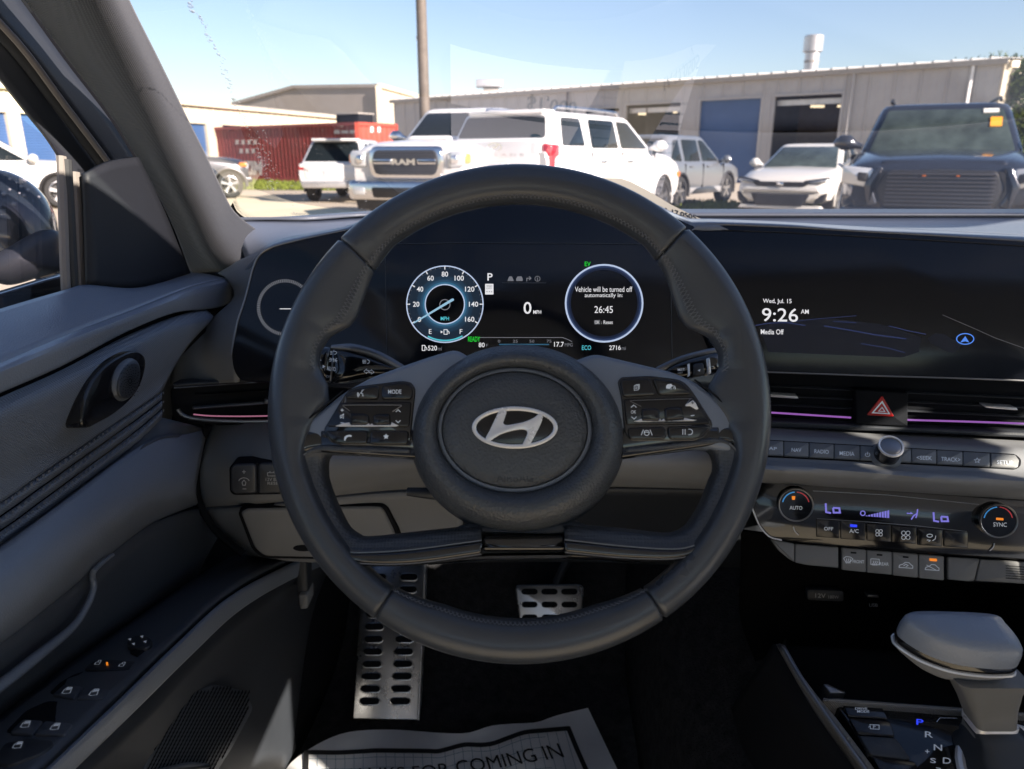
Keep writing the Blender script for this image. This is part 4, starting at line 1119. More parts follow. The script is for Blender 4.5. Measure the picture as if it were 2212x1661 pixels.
tube('lower_lip', [VL.at(u, v, .002) for u, v in lip], .0022, 'dark_silver', vent, 8, 40)
tube('light_line', [VL.at(u, v, .001) for u, v in ((418, 895), (450, 898), (490, 899), (540, 899), (640, 897))], .0008, 'lit_pink', vent, 6, 30)

# --- the instrument and touch display in one glass-fronted housing
disp = thing('display_panel', 'wide black glass panel holding the lit instrument display and the touchscreen', 'display', tuple(CL.o))
out = [(518, 822), (504, 800), (499, 765), (512, 700), (530, 645), (547, 578), (562, 549), (592, 532), (660, 515), (750, 496), (850, 445), (950, 418), (1122, 405), (1300, 415), (1400, 442), (1496, 487), (1560, 500), (1640, 560), (1660, 830), (1400, 850), (900, 852)]
plate('cluster_glass', CL, out, -.035, 0, 'screen_glass', disp, .0015, .006)
tube('edge_trim', [CL.at(u, v, -.002) for u, v in ((500, 765), (512, 700), (530, 645), (547, 578), (562, 549), (592, 532), (660, 515), (750, 496))], .0016, 'dark_silver', disp, 8, 40)
stroke('screen_edge', CL, [[(836, 790), (834, 650), (832, 545), (836, 536), (852, 527), (1000, 524), (1400, 527), (1440, 535), (1448, 548), (1452, 780)]], 1.6, .0006, 'dark_plastic', disp)
# lit gauge at the left end (only a ring of ticks)
V = []; Fc = []
for k in range(90):
    a = math.radians(k * 4)
    p = [CL.uv(616 + r * math.cos(a + da), 664 + r * math.sin(a + da), .0006) for r, da in ((61, -.018), (61, .018), (54, .018), (54, -.018))]
    n = len(V); V += [CL.pt(x, y, .0006) for x, y in p]; Fc.append((n, n + 1, n + 2, n + 3))
o = build('tick_ring', V, Fc, 'lit_dim', disp, False); o['kind'] = 'stuff'
stroke('ring_line', CL, [[(604, 667), (640, 667)]], 1.6, .0006, 'lit_white', disp)
# speedometer
cx, cy_, R_ = 961, 657, 82.5
def disc(cx, cy, r, n=48): return arc_px(cx, cy, r, r, 0, 360 - 360 / n, n)
spd = bpy.data.objects.new('speedometer', None); COL.objects.link(spd); world_parent(spd, disp)
poly_px('dial_field', CL, [disc(cx, cy_, 79)], .0004, 'lit_dialblue', spd)
for r_, w_, m_ in ((45.5, 5, 'lit_glow_a'), (50.5, 5, 'lit_glow_b'), (57, 8, 'lit_glow_c')): stroke('dial_glow', CL, [disc(cx, cy_, r_)], w_, .0006, m_, spd, True)
poly_px('dial_core', CL, [disc(cx, cy_, 42)], .0008, 'screen_glass', spd)
stroke('dial_ring', CL, [disc(cx, cy_, 42.5)], 2.4, .0010, 'lit_ring', spd, True)
stroke('outer_ring', CL, [disc(cx, cy_, R_)], 2.6, .0008, 'lit_ring', spd, True)
stroke('hub_ring', CL, [disc(cx, cy_ + 1, 11)], 2.0, .0010, 'lit_dim', spd, True)
for i, s_ in enumerate(('0', '20', '40', '60', '80', '100', '120', '140', '160')):
    a = math.radians(210 - i * 30)
    rx = 62
    u, v = cx + rx * math.cos(a), cy_ - (rx + 3) * math.sin(a)
    if s_ == '0': u, v = 906, 690
    wd = {1: 7.5, 2: 14, 3: 20}[len(s_)]
    text(s_, CL, (u - wd / 2, v - 5.5, u + wd / 2, v + 5.5), .0008, 'lit_white', spd, .012)
tk = []
for i in range(9):
    a = math.radians(210 - i * 30); c_, s_ = math.cos(a), math.sin(a)
    tk.append([(cx + 82 * c_, cy_ - 82 * s_), (cx + 75 * c_, cy_ - 75 * s_)])
stroke('major_tick', CL, tk, 2.2, .0010, 'lit_white', spd)
tk = []
for i in range(33):
    if i % 4 == 0: continue
    a = math.radians(210 - i * 7.5); c_, s_ = math.cos(a), math.sin(a); tk.append([(cx + 81 * c_, cy_ - 81 * s_), (cx + 77.5 * c_, cy_ - 77.5 * s_)])
stroke('minor_tick', CL, tk, 1.1, .0010, 'lit_dim', spd)
poly_px('needle', CL, [[(892, 697), (894, 699), (981, 648.5), (980, 645), (976, 645)]], .0014, 'lit_needle', spd)
text('MPH', CL, (952, 684, 970, 692), .0010, 'lit_teal', spd, .01)
text('E', CL, (926.5, 711, 932.5, 721), .0010, 'lit_white', spd); text('F', CL, (993, 711, 999, 721), .0010, 'lit_white', spd)
stroke('fuel_arc', CL, [arc_px(cx, cy_, 78.5, 78.5, 242, 299, 20)], 3.2, .0012, 'lit_teal', spd)
stroke('fuel_symbol', CL, [[(959, 722), (959, 712), (966, 712), (966, 722), (959, 722)], [(967, 714), (970, 717), (970, 721)]], 1.5, .0010, 'lit_white', spd)
poly_px('fuel_arrow', CL, [[(957, 717), (952, 714), (952, 720)]], .0010, 'lit_white', spd)
# middle and right of the cluster
text('P', CL, (1053, 590, 1064, 606), .0008, 'lit_white', disp, .01)
sg = poly_px('speed_sign', CL, [[(1048, 613), (1066, 613), (1066, 636), (1048, 636)]], .0008, 'lit_white', disp, .0004)
text('SPEED', CL, (1050.5, 616, 1063.5, 619.5), .0012, 'ink_black', sg); text('LIMIT', CL, (1051, 621, 1063, 624.5), .0012, 'ink_black', sg); text('- - -', CL, (1051, 629, 1063, 631), .0012, 'ink_black', sg)
text('0', CL, (1131, 652, 1148, 678), .0008, 'lit_white', disp, .008); text('MPH', CL, (1152, 670, 1169, 678), .0008, 'lit_white', disp, .01)
poly_px('lane_symbol', CL, [[(1096, 607), (1100, 597), (1106, 597), (1110, 607)]], .0008, 'lit_dim', disp)
poly_px('car_symbol', CL, [[(1115, 607), (1115, 602), (1118, 597), (1127, 597), (1129, 602), (1129, 607)]], .0008, 'lit_dim', disp)
stroke('turn_symbol', CL, [[(1138, 608), (1138, 601), (1146, 601)], [(1143, 597), (1147, 601), (1143, 605)]], 1.8, .0008, 'lit_dim', disp)
stroke('info_symbol', CL, [disc(1161, 602, 5.5, 20)], 1.2, .0008, 'lit_dim', disp, True)
text('i', CL, (1160, 598, 1162, 606), .0008, 'lit_dim', disp)
stroke('underline', CL, [[(1085, 611), (1180, 611)]], .8, .0008, 'dark_silver', disp)
msg = bpy.data.objects.new('message_gauge', None); COL.objects.link(msg); world_parent(msg, disp)
mx_, my_ = 1305, 655
for r_, w_, m_ in ((79, 4, 'lit_ring_b'), (74.5, 5, 'lit_ring_c')): stroke('ring_glow', CL, [disc(mx_, my_, r_)], w_, .0004, m_, msg, True)
stroke('ring', CL, [disc(mx_, my_, 83)], 3.8, .0008, 'lit_ring', msg, True)
text('Vehicle will be turned off', CL, (1242, 619, 1366, 630.5), .0008, 'lit_white', msg)
text('automatically in:', CL, (1263, 633, 1345, 644.5), .0008, 'lit_white', msg)
text('26:45', CL, (1284, 661, 1324, 676), .0008, 'lit_white', msg)
poly_px('key_cap', CL, [[(1283, 691), (1297, 691), (1297, 701), (1283, 701)]], .0006, 'dark_silver', msg)
text('OK', CL, (1285, 692.5, 1295, 699.5), .0010, 'lit_white', msg); text(': Reset', CL, (1299, 692, 1324, 700), .0008, 'lit_white', msg)
text('EV', CL, (1263, 565, 1276, 575), .0008, 'lit_green', disp, .01); text('READY', CL, (1011, 727, 1037, 738), .0008, 'lit_green', disp, .01)
text('ECO', CL, (1257, 746, 1277, 756), .0008, 'lit_teal', disp, .01)
text('2716', CL, (1316, 746, 1341, 756), .0008, 'lit_white', disp, .008); text('mi', CL, (1343, 748, 1352, 756), .0008, 'lit_dim', disp)
text('520', CL, (924.5, 746.5, 944, 757), .0008, 'lit_white', disp, .008); text('mi', CL, (946, 749, 954, 757), .0008, 'lit_dim', disp)
stroke('range_symbol', CL, [[(912, 757), (912, 746), (918, 746), (918, 757), (912, 757)], [(919, 749), (922, 752), (922, 756)]], 1.5, .0008, 'lit_white', disp)
text('80', CL, (1034, 740, 1047, 750), .0008, 'lit_white', disp, .008); text('F', CL, (1050, 743, 1054, 749), .0008, 'lit_dim', disp)
for s_, u in (('0', 1078), ('25', 1113), ('50', 1149), ('75', 1186)): text(s_, CL, (u - len(s_) * 2.6, 734, u + len(s_) * 2.6, 740), .0008, 'lit_dim', disp)
stroke('scale_line', CL, [[(1037, 729), (1215, 729), (1226, 733), (1236, 738)]], 1.3, .0008, 'lit_dim', disp)
stroke('scale_bar', CL, [[(1078, 744), (1186, 744)]], 2.6, .0008, 'lit_tealsoft', disp)
text('17.7', CL, (1197, 738.5, 1218, 749), .0008, 'lit_white', disp, .008); text('MPG', CL, (1220, 741, 1237, 748.5), .0008, 'lit_dim', disp)

# touchscreen
tsp = [(1490, 500), (1512, 487), (1530, 484), (1700, 490), (1850, 499), (2030, 509), (2212, 520), (2420, 534), (2420, 838), (2212, 822), (1900, 812), (1640, 802), (1560, 800), (1480, 640)]
plate('touchscreen_glass', TS, tsp, -.02, 0, 'screen_glass', disp, .0012, .004)
tube('touchscreen_edge', [TS.at(u, v, -.001) for u, v in ((1490, 500), (1514, 487), (1535, 484), (1700, 490), (1850, 499), (2030, 509), (2212, 520), (2420, 534))], .0012, 'dark_silver', disp, 8, 40)
tube('touchscreen_lower_edge', [TS.at(u, v, .0005) for u, v in ((1600, 802), (1700, 805), (1900, 812), (2212, 822), (2420, 838))], .0009, 'dark_silver', disp, 6, 20)
stroke('bezel_line', TS, [[(1530, 496), (1700, 502), (1850, 510), (2030, 520), (2212, 531), (2420, 545)]], 2.0, .0005, 'gloss_black', disp)
text('Wed, Jul. 15', TS, (1648, 645, 1710, 657, 1), .0008, 'lit_white', disp, .008)
text('9:26', TS, (1646, 665, 1724, 694, 1.5), .0008, 'lit_white', disp, .004); text('AM', TS, (1730, 668, 1747, 677.5, .4), .0008, 'lit_white', disp, .006)
text('Media Off', TS, (1643.5, 711, 1693, 722, .5), .0008, 'lit_white', disp, .008)
wave = lambda pts, t: [(u, v + t) for u, v in pts]
mapg = bpy.data.objects.new('map_view', None); COL.objects.link(mapg); world_parent(mapg, disp)
poly_px('map_field', TS, [[(1640, 706), (1700, 690), (1800, 688), (1900, 700), (1990, 728), (1985, 760), (1950, 772), (1800, 766), (1660, 760)]], .0003, 'lit_mapdark', mapg)
for pts, wd in (([(1632, 703), (1660, 698), (1700, 697), (1740, 703)], 2.2), ([(1780, 704), (1830, 712), (1890, 723), (1958, 732)], 2.6), ([(1800, 694), (1850, 697)], 1.8), ([(1920, 704), (1960, 714), (2000, 722)], 2.0), ([(1860, 742), (1920, 752), (1955, 762)], 1.6), ([(1690, 698), (1750, 690), (1850, 682)], 1.2)):
    stroke('map_wave', TS, [crom([TS.uv(*p) for p in pts], 2).tolist() and pts], wd, .0006, 'lit_map', mapg)
poly_px('map_block', TS, [[(2003, 730), (2020, 720), (2040, 722), (2078, 744), (2062, 762), (2050, 761), (2010, 742)]], .0004, 'lit_mapdark', mapg)
stroke('map_road', TS, [[(2036, 680), (2110, 712), (2150, 730), (2240, 762)]], 1.6, .0005, 'dark_silver', mapg)
stroke('position_ring', TS, [arc_px(2085, 732, 18.5, 11.5, 0, 350, 36)], 2.4, .0008, 'lit_arrow', mapg, True)
poly_px('position_arrow', TS, [[(2085, 726), (2094, 740), (2085, 737), (2074, 740)]], .0010, 'lit_arrow', mapg)

# --- centre vents, hazard switch
VT = Frame(Y(1900, 870, .73), 6, -12)
cv = thing('center_air_vent', 'full-width black center air vent with violet light lines under the touchscreen', 'air vent', tuple(VT.o))
plate('vent_recess', VT, [(1590, 790), (2440, 820), (2440, 975), (2212, 955), (1900, 938), (1590, 926)], -.06, -.02, 'gap_black', cv, .002)
for v0 in (832, 852, 872, 890):
    plate('vane', VT, [(1600, v0 - 2), (2440, v0 + 38), (2440, v0 + 41), (1600, v0 + 1)], -.03, -.014, 'dark_plastic', cv, .0008)
for a, b in (((1640, 853), (1726, 858)), ((2126, 878), (2200, 883))):
    plate('vane_tab', VT, [(a[0], a[1] - 2.5), (b[0] - 4, b[1] - 2.5), (b[0], b[1] + 3), (b[0] - 6, b[1] + 3.5), (a[0] + 4, a[1] + 3)], -.02, -.006, 'satin_silver', cv, .0008, .001)
for pts in ([(1600, 887), (1664, 891), (1838, 902)], [(1960, 907), (2100, 911), (2212, 915), (2440, 924)]):
    tube('light_line', [VT.at(u, v, -.006) for u, v in pts], .0010, 'lit_purple', cv, 6, 20)
plate('lower_lip', VT, [(1600, 905), (1900, 921), (2212, 934), (2440, 946), (2440, 960), (2212, 946), (1900, 932), (1600, 922)], -.03, -.004, 'dark_plastic', cv, .002)
hz = thing('hazard_switch', 'black hazard switch with a red triangle between the center vents', 'switch', tuple(VT.at(1905, 880)))
bz = plate('button', VT, [(1848, 842), (1962, 848), (1961, 922), (1849, 916)], -.02, -.003, 'gap_black', hz, .0015, .002)
plate('red_triangle', VT, [(1906, 854), (1932, 900), (1872, 897)], -.004, -.0018, 'hazard_red', hz, .0006, .002)
stroke('triangle_outline', VT, [[(1905.5, 868), (1921, 893.5), (1885, 891.5)]], 3.4, -.0014, 'print_white', hz, True)
stroke('triangle_core', VT, [[(1905.5, 880), (1911.5, 889), (1898, 888)]], 2.2, -.0014, 'print_white', hz, True)

# --- media button strip on the gray shelf
MD = Frame(Z(1900, 985, 1.2 + Y(1900, 985, .685)[2] - 1.2), 52, -12)
cs = thing('center_fascia', 'gray padded center fascia stepping down below the vents', 'dashboard trim', tuple(MD.o))
g0 = [Y(1560, 915, .775), Y(1660, 919, .765), Y(1900, 933, .745), Y(2212, 948, .715), Y(2440, 962, .70)]
g1 = [MD.at(1560, 938), MD.at(1655, 944), MD.at(1900, 957), MD.at(2212, 975), MD.at(2440, 988)]
g2 = [MD.at(1560, 985), MD.at(1655, 990), MD.at(1900, 1003), MD.at(2212, 1018), MD.at(2440, 1030)]
g2b = [Y(1560, 1003, .668), Y(1655, 1008, .667), Y(1900, 1022, .652), Y(2212, 1040, .632), Y(2440, 1050, .62)]
g3 = [Y(1560, 1026, .675), Y(1655, 1030, .675), Y(1900, 1048, .66), Y(2212, 1070, .64), Y(2440, 1084, .63)]
g4 = [Y(1560, 1040, .70), Y(1655, 1043, .70), Y(1900, 1062, .685), Y(2212, 1086, .665), Y(2440, 1100, .65)]
patch('shelf', [g0, [p * .5 + q * .5 for p, q in zip(g0, g1)], g1, g2, g2b, g3, g4], 'gray_fascia', cs, 40, 5, .004, angle=70)
ms = thing('media_button_strip', 'row of gray media buttons around a round volume knob', 'button strip', tuple(MD.o))
def mz(zx, zy): return (1566 + zx * .292, 891 + zy * .292)
def mtop(zx): return 205 + (zx - 330) * .0574
def mbot(zx): return 312 + (zx - 315) * .0515
plate('strip_base', MD, [mz(180, mtop(180) - 5), mz(2150, mtop(2150) - 5), mz(2195, 345), mz(2190, 395), mz(2150, mbot(2150) + 12), mz(180, mbot(180) + 12)], -.004, .0012, 'gap_black', ms, .0006, .003)
def mbutton(a, b, label, lbox=None):
    px = [mz(a, mtop(a)), mz(b, mtop(b)), mz(b, mbot(b)), mz(a, mbot(a))]
    if b > 2100: px = [mz(a, mtop(a)), mz(b - 30, mtop(b)), mz(b, mtop(b) + 40), mz(b - 8, mbot(b) - 8), mz(b - 30, mbot(b)), mz(a, mbot(a))]
    o = plate('media_button', MD, px, 0, .0030, 'gray_button', ms, .0009, .0008)
    if label:
        c0 = mz(lbox[0], lbox[1]); c1 = mz(lbox[2], lbox[3]); text(label, MD, (c0[0], c0[1], c1[0], c1[1] - (lbox[2] - lbox[0]) * .012, (lbox[2] - lbox[0]) * .0155), .0034, 'print_white', o, .005)
    return o
for a, b, s_, bx in ((190, 433, 'MAP', (290, 252, 384, 278)), (438, 620, 'NAV', (493, 262, 565, 292)), (625, 806, 'RADIO', (662, 272, 768, 305)), (811, 998, 'MEDIA', (848, 286, 958, 320)), (1382, 1566, '<SEEK', (1418, 318, 1532, 352)),
                     (1571, 1760, 'TRACK>', (1600, 328, 1742, 364)), (1968, 2178, 'SETUP', (2012, 352, 2132, 386))): mbutton(a, b, s_, bx)
sb = mbutton(1766, 1962, None)
c0 = mz(1866, 355)
star = [(c0[0] + (7 if k % 2 == 0 else 3) * math.sin(k * math.pi / 5), c0[1] - (6 if k % 2 == 0 else 2.6) * math.cos(k * math.pi / 5)) for k in range(10)]
stroke('star_symbol', MD, [star], 1.3, .0034, 'print_white', sb, True)
pb = mbutton(1003, 1110, None); mbutton(1270, 1378, None)
c0 = mz(1055, 312); stroke('power_symbol', MD, [arc_px(c0[0], c0[1], 5.0, 4.2, 120, 420, 18), [(c0[0], c0[1] - 6), (c0[0], c0[1])]], 1.4, .0034, 'print_white', pb)
ctr = MD.uv(*mz(1190, 318), .003)
def kring(fr, c, r, h, n=40): return [fr.pt(c[0] + r * math.cos(2 * math.pi * k / n), c[1] + r * math.sin(2 * math.pi * k / n), h) for k in range(n)]
kr = np.linalg.norm(MD.uv(1915 + 28, 965, .02) - MD.uv(1915, 965, .02))
kb = bpy.data.objects.new('volume_knob', None); COL.objects.link(kb); world_parent(kb, ms)
rings('knob_skirt', [kring(MD, ctr, kr * 1.25, .001), kring(MD, ctr, kr * 1.22, .003), kring(MD, ctr, kr * 1.02, .005)], 'gray_button', kb)
rings('knob_body', [kring(MD, ctr, kr * .98, .003), kring(MD, ctr, kr, .006), kring(MD, ctr, kr, .019), kring(MD, ctr, kr * .98, .0205)], 'gloss_black', kb)
rings('knob_rim', [kring(MD, ctr, kr * .985, .0195), kring(MD, ctr, kr * 1.0, .0205), kring(MD, ctr, kr * .97, .0225), kring(MD, ctr, kr * .84, .0220), kring(MD, ctr, kr * .82, .0205)], 'satin_silver', kb)
rings('knob_cap', [kring(MD, ctr, kr * .83, .0195), kring(MD, ctr, kr * .80, .0212), kring(MD, ctr, kr * .55, .0222), kring(MD, ctr, kr * .05, .0226)], 'dark_silver', kb)

# --- climate panel
CP = Frame(Y(1900, 1115, .672), 14, -12)
cl = thing('climate_panel', 'glossy black climate panel with two dials and violet readouts', 'control panel', tuple(CP.o))
plate('panel_glass', CP, [mz(230, 505), mz(900, 550), mz(1600, 600), mz(2300, 648), mz(2800, 690), mz(2800, 1140), mz(2212, 1092), mz(1600, 1052), mz(860, 992), mz(520, 962), mz(330, 922), mz(255, 838), mz(195, 712), mz(185, 640)], -.02, 0, 'gloss_black', cl, .0015, .004)
tube('panel_edge', [CP.at(*mz(x, y), .0005) for x, y in ((195, 690), (230, 780), (262, 845), (330, 918), (420, 944))], .0009, 'satin_silver', cl, 6, 20)
stroke('display_border', CP, [[mz(650, 580), mz(1200, 610), mz(1880, 680)], [mz(680, 785), mz(1000, 805), mz(1420, 838), mz(1790, 880)]], 1.2, .0004, 'dark_silver', cl)
def lo_sign(zx, zy, w_, h_):
    a = [[mz(zx, zy), mz(zx + 4, zy + h_ * .9), mz(zx + w_ * .38, zy + h_)]]
    b = [[mz(zx + w_ * .52, zy + h_ * .45), mz(zx + w_ * .95, zy + h_ * .5), mz(zx + w_, zy + h_ * .95), mz(zx + w_ * .56, zy + h_ * .95), mz(zx + w_ * .52, zy + h_ * .45)]]
    stroke('temperature_readout', CP, a + b, 4.2, .0006, 'lit_violet', cl)
lo_sign(745, 672, 106, 72); lo_sign(1543, 738, 108, 70)
poly_px('fan_bar', CP, [[mz(1040 + i * 20, 762 - i * 5.2 + i * .8), mz(1055 + i * 20, 762 - i * 5.8 + i * .8), mz(1055 + i * 20, 768 + i * 1.6), mz(1040 + i * 20, 766 + i * 1.6)] for i in range(9)], .0006, 'lit_violet', cl)
stroke('mode_readout', CP, [[mz(1345, 745), mz(1385, 748), mz(1372, 740)], [mz(1425, 715), mz(1422, 745), mz(1395, 765), mz(1378, 792)], [mz(1422, 750), mz(1412, 780)]], 3.0, .0006, 'lit_violet', cl)
stroke('fan_readout', CP, [disc(*mz(1020, 745), 5, 10)], 2.4, .0006, 'lit_violet', cl, True)
def dialknob(zx, zy, rx, label, led, lb):
    c = CP.uv(*mz(zx, zy), .01); u, v = mz(zx, zy)
    r = np.linalg.norm(CP.uv(u + rx, v, .01) - CP.uv(u, v, .01))
    t = bpy.data.objects.new('temperature_dial', None); COL.objects.link(t); world_parent(t, cl)
    rings('dial_body', [kring(CP, c, r * 1.02, -.001), kring(CP, c, r, .004), kring(CP, c, r, .011)], 'gloss_black', t)
    rings('dial_rim', [kring(CP, c, r * .99, .008), kring(CP, c, r * 1.01, .0105), kring(CP, c, r * .97, .0125), kring(CP, c, r * .91, .012), kring(CP, c, r * .90, .010)], 'dark_silver', t, False, False)
    rings('dial_face', [kring(CP, c, r * .905, .009), kring(CP, c, r * .90, .0105), kring(CP, c, r * .05, .0108)], 'gloss_black', t)
    h = .0112
    stroke('blue_arc', CP, [arc_px(u, v, rx * .74, rx * .70, 95, 168, 14)], 2.6, h, 'arc_blue', t); stroke('red_arc', CP, [arc_px(u, v, rx * .74, rx * .70, 12, 85, 14)], 2.6, h, 'arc_red', t)
    text(label, CP, lb, h, 'print_white', t, .01)
    poly_px('status_lamp', CP, [led], h, 'lit_orange', t, .0004)
c = mz(507, 632); L_ = mz(478, 690); H_ = mz(572, 718)
dialknob(524, 682, 39, 'AUTO', [(c[0] - 4, c[1] - 4), (c[0] + 4, c[1] - 4), (c[0] + 3, c[1] + 4), (c[0] - 3, c[1] + 4)], (L_[0], L_[1], H_[0], H_[1], .8))
c = mz(2033, 788); L_ = mz(1985, 812); H_ = mz(2085, 844)
dialknob(2022, 800, 42, 'SYNC', [(c[0] - 8, c[1] - 3), (c[0] + 8, c[1] - 2), (c[0] + 8, c[1] + 3), (c[0] - 8, c[1] + 2)], (L_[0], L_[1], H_[0], H_[1], .8))
for a, b, t0, b0 in ((676, 846, 790, 920), (856, 1040, 800, 935), (1050, 1230, 822, 948), (1235, 1415, 838, 962), (1426, 1608, 855, 980), (1620, 1800, 872, 992)):
    o = plate('climate_button', CP, [mz(a, t0), mz(b, t0 + 12), mz(b, b0 + 12), mz(a, b0)], -.001, .0018, 'button_black', cl, .0006, .0008)
    if a == 676: text('OFF', CP, (*mz(733, 846), *mz(800, 872), .6), .0022, 'print_white', o, .01)
    if a == 856:
        text('A/C', CP, (*mz(920, 862), *mz(990, 890), .6), .0022, 'print_white', o, .01); poly_px('status_lamp', CP, [[mz(926, 826), mz(978, 830), mz(978, 850), mz(926, 846)]], .0022, 'lit_blue', o, .0004)
    if a in (1050, 1235):
        zx, zy, q = (1140, 890, 3.4) if a == 1050 else (1338, 908, 4.4)
        u, v = mz(zx, zy); stroke('fan_symbol', CP, [disc(u + q * 1.1 * i, v + q * 1.1 * j, q, 10) for i, j in ((1, 1), (-1, -1), (1, -1), (-1, 1))], 1.5, .0022, 'print_white', o, True)
    if a == 1426:
        u, v = mz(1525, 925); stroke('mode_symbol', CP, [arc_px(u - 3, v - 4, 6, 3.4, 0, 350, 12), [(u - 9, v + 5), (u - 2, v + 6), (u - 5, v + 9)], [(u + 10, v - 4), (u + 9, v + 3), (u + 3, v + 7)]], 1.8, .0022, 'print_white', o)
tube('dial_glint', [CP.at(*mz(x, y), .001) for x, y in ((1993, 968), (1985, 995), (1958, 1024))], .0006, 'satin_silver', cl, 6, 10)
tube('dial_glint', [CP.at(*mz(x, y), .001) for x, y in ((505, 845), (518, 880), (545, 906))], .0006, 'satin_silver', cl, 6, 10)

# --- lower row of gray keys
LR_ = Frame(Y(1900, 1215, .665), 22, -12)
lr = thing('lower_key_row', 'row of gray defroster and airflow keys under the climate panel', 'button strip', tuple(LR_.o))
plate('row_base', LR_, [mz(325, 928), mz(520, 964), mz(1600, 1056), mz(2212, 1096), mz(2800, 1140), mz(2800, 1320), mz(2212, 1272), mz(1800, 1254), mz(1440, 1222), mz(860, 1160), mz(600, 1130), mz(480, 1090), mz(400, 1030)], -.02, -.001, 'gap_black', lr, .001, .002)
def keyp(px, mat='gray_button', name='key'): return plate(name, LR_, [mz(*p) for p in px], -.006, .003, mat, lr, .0010, .0015)
keyp([(338, 938), (514, 968), (514, 1108), (470, 1082), (400, 1024)]); keyp([(520, 970), (840, 996), (840, 1150), (600, 1128), (520, 1110)])
KEYS = [(866, 1044, 1000, 1165), (1050, 1236, 1016, 1184), (1242, 1430, 1032, 1206), (1436, 1622, 1048, 1226)]
for i, (a, b, t0, b0) in enumerate(KEYS):
    o = keyp([(a, t0), (b, t0 + 14), (b, b0 + 18), (a, b0)])
    zx = (a + b) / 2 + (-5, 0, 0, 12)[i]; zl = t0 + 36
    poly_px('status_lamp', LR_, [[mz(zx - 20, zl - 6), mz(zx + 22, zl - 3), mz(zx + 22, zl + 9), mz(zx - 20, zl + 6)]] if i < 3 else [[mz(zx - 28, zl - 6), mz(zx + 28, zl - 2), mz(zx + 28, zl + 18), mz(zx - 28, zl + 14)]], .0034, 'gap_black' if i < 3 else 'lit_orange', o)
    if i < 2:
        u, v = mz((912, 1110)[i], (1090, 1106)[i])
        if i == 0: shp = [(u - 10, v - 3), (u - 5, v - 7), (u + 5, v - 6), (u + 10, v - 2), (u + 4, v + 5), (u - 5, v + 5), (u - 10, v - 3)]
        else: shp = [(u - 9, v - 7), (u + 9, v - 6), (u + 9, v + 6), (u - 9, v + 5), (u - 9, v - 7)]
        stroke('defrost_symbol', LR_, [shp] + [[(u + q, v - 3), (u + q + 1, v + 1), (u + q - 1, v + 4), (u + q, v + 8)] for q in (-4, 0, 4)], 1.5, .0034, 'print_white', o)
        bx = ((945, 1090, 1030, 1114), (1143, 1107, 1212, 1130))[i]; text(('FRONT', 'REAR')[i], LR_, (*mz(bx[0], bx[1]), *mz(bx[2], bx[3]), 1), .0034, 'print_white', o, .01)
    else:
        u, v = mz((1338, 1532)[i - 2], (1132, 1148)[i - 2])
        L_ = [[(u - 15, v + 4), (u - 13, v - 1), (u - 6, v - 3), (u - 1, v - 7), (u + 7, v - 6), (u + 12, v - 1), (u + 15, v + 1), (u + 15, v + 6), (u - 15, v + 4)]]
        L_ += [[(u - 5, v + 1), (u, v - 3), (u + 5, v), (u, v + 3)]] if i == 2 else [[(u - 12, v - 6), (u + 8, v + 5)]]
        stroke('airflow_symbol', LR_, L_, 1.6, .0034, 'print_white', o)
keyp([(1652, 1068), (1886, 1084), (1846, 1246), (1800, 1250), (1652, 1236)]); keyp([(1892, 1086), (2130, 1100), (2700, 1140), (2700, 1310), (2130, 1262), (1856, 1246)])
for j in range(6):
    keyp([(2070, 1130 + j * 18), (2300, 1146 + j * 18), (2300, 1153 + j * 18), (2070, 1137 + j * 18)], 'gap_black', 'slot').location.z += .0

# --- dark recess with sockets, console, shifter
cave = thing('console_recess', 'dark storage recess with power sockets below the keys', 'car interior', tuple(Y(1900, 1320, .8)))
patch('recess_wall', [[Y(1600, 1150, .74), Y(1900, 1190, .72), Y(2212, 1240, .70), Y(2500, 1260, .68)], [Y(1600, 1230, .84), Y(1900, 1270, .82), Y(2212, 1290, .80), Y(2500, 1300, .78)], [Y(1600, 1340, .84), Y(1900, 1350, .82), Y(2212, 1360, .80), Y(2500, 1370, .78)], [Y(1640, 1450, .80), Y(1900, 1470, .70), Y(2212, 1480, .64), Y(2500, 1490, .60)]], 'recess_shade', cave, 24, 6, .004)
patch('recess_side', [[A3(.575, .58, .88), A3(.575, .90, .88)], [A3(.575, .52, .70), A3(.575, .90, .55)]], 'recess_shade', cave, 6, 4, .01)  # unseen end wall, added to keep the sun out of the recess
FC2 = Frame(Y(1850, 1300, .815), 8, -8)
plate('socket_cover', FC2, [mz(610, 1310), mz(880, 1320), mz(880, 1400), mz(610, 1390)], -.01, .002, 'dark_plastic', cave, .001, .004)
text('12V', FC2, (*mz(668, 1338), *mz(745, 1370), .6), .0026, 'print_gray', cave, .01); text('180W', FC2, (*mz(766, 1352), *mz(843, 1376), .6), .0026, 'print_gray', cave)
plate('usb_port', FC2, [mz(1055, 1350), mz(1138, 1354), mz(1138, 1370), mz(1055, 1366)], -.01, .003, 'dark_silver', cave, .0006)
text('USB', FC2, (*mz(1068, 1412), *mz(1130, 1436), .6), .0016, 'print_gray', cave)
def cz(zx, zy): return (1458 + zx * .3408, 1242 + zy * .3408)
CO = Frame(Z(1950, 1600, .715), 74, 0)
con = thing('center_console', 'center console with textured silver trim and gear selector panel', 'console', tuple(CO.o))
e_out = [cz(640, 440), cz(750, 640), cz(900, 890), cz(1140, 1230), cz(1340, 1520)]
e_in = [cz(690, 445), cz(810, 640), cz(930, 800), cz(1020, 905), cz(1265, 1230), cz(1480, 1520)]
material('console_trim', (0.20, 0.195, 0.19), 0.42, 0.5, bump=('weave', 330, 0.9, 0.0009), var=0.06, var_scale=20)
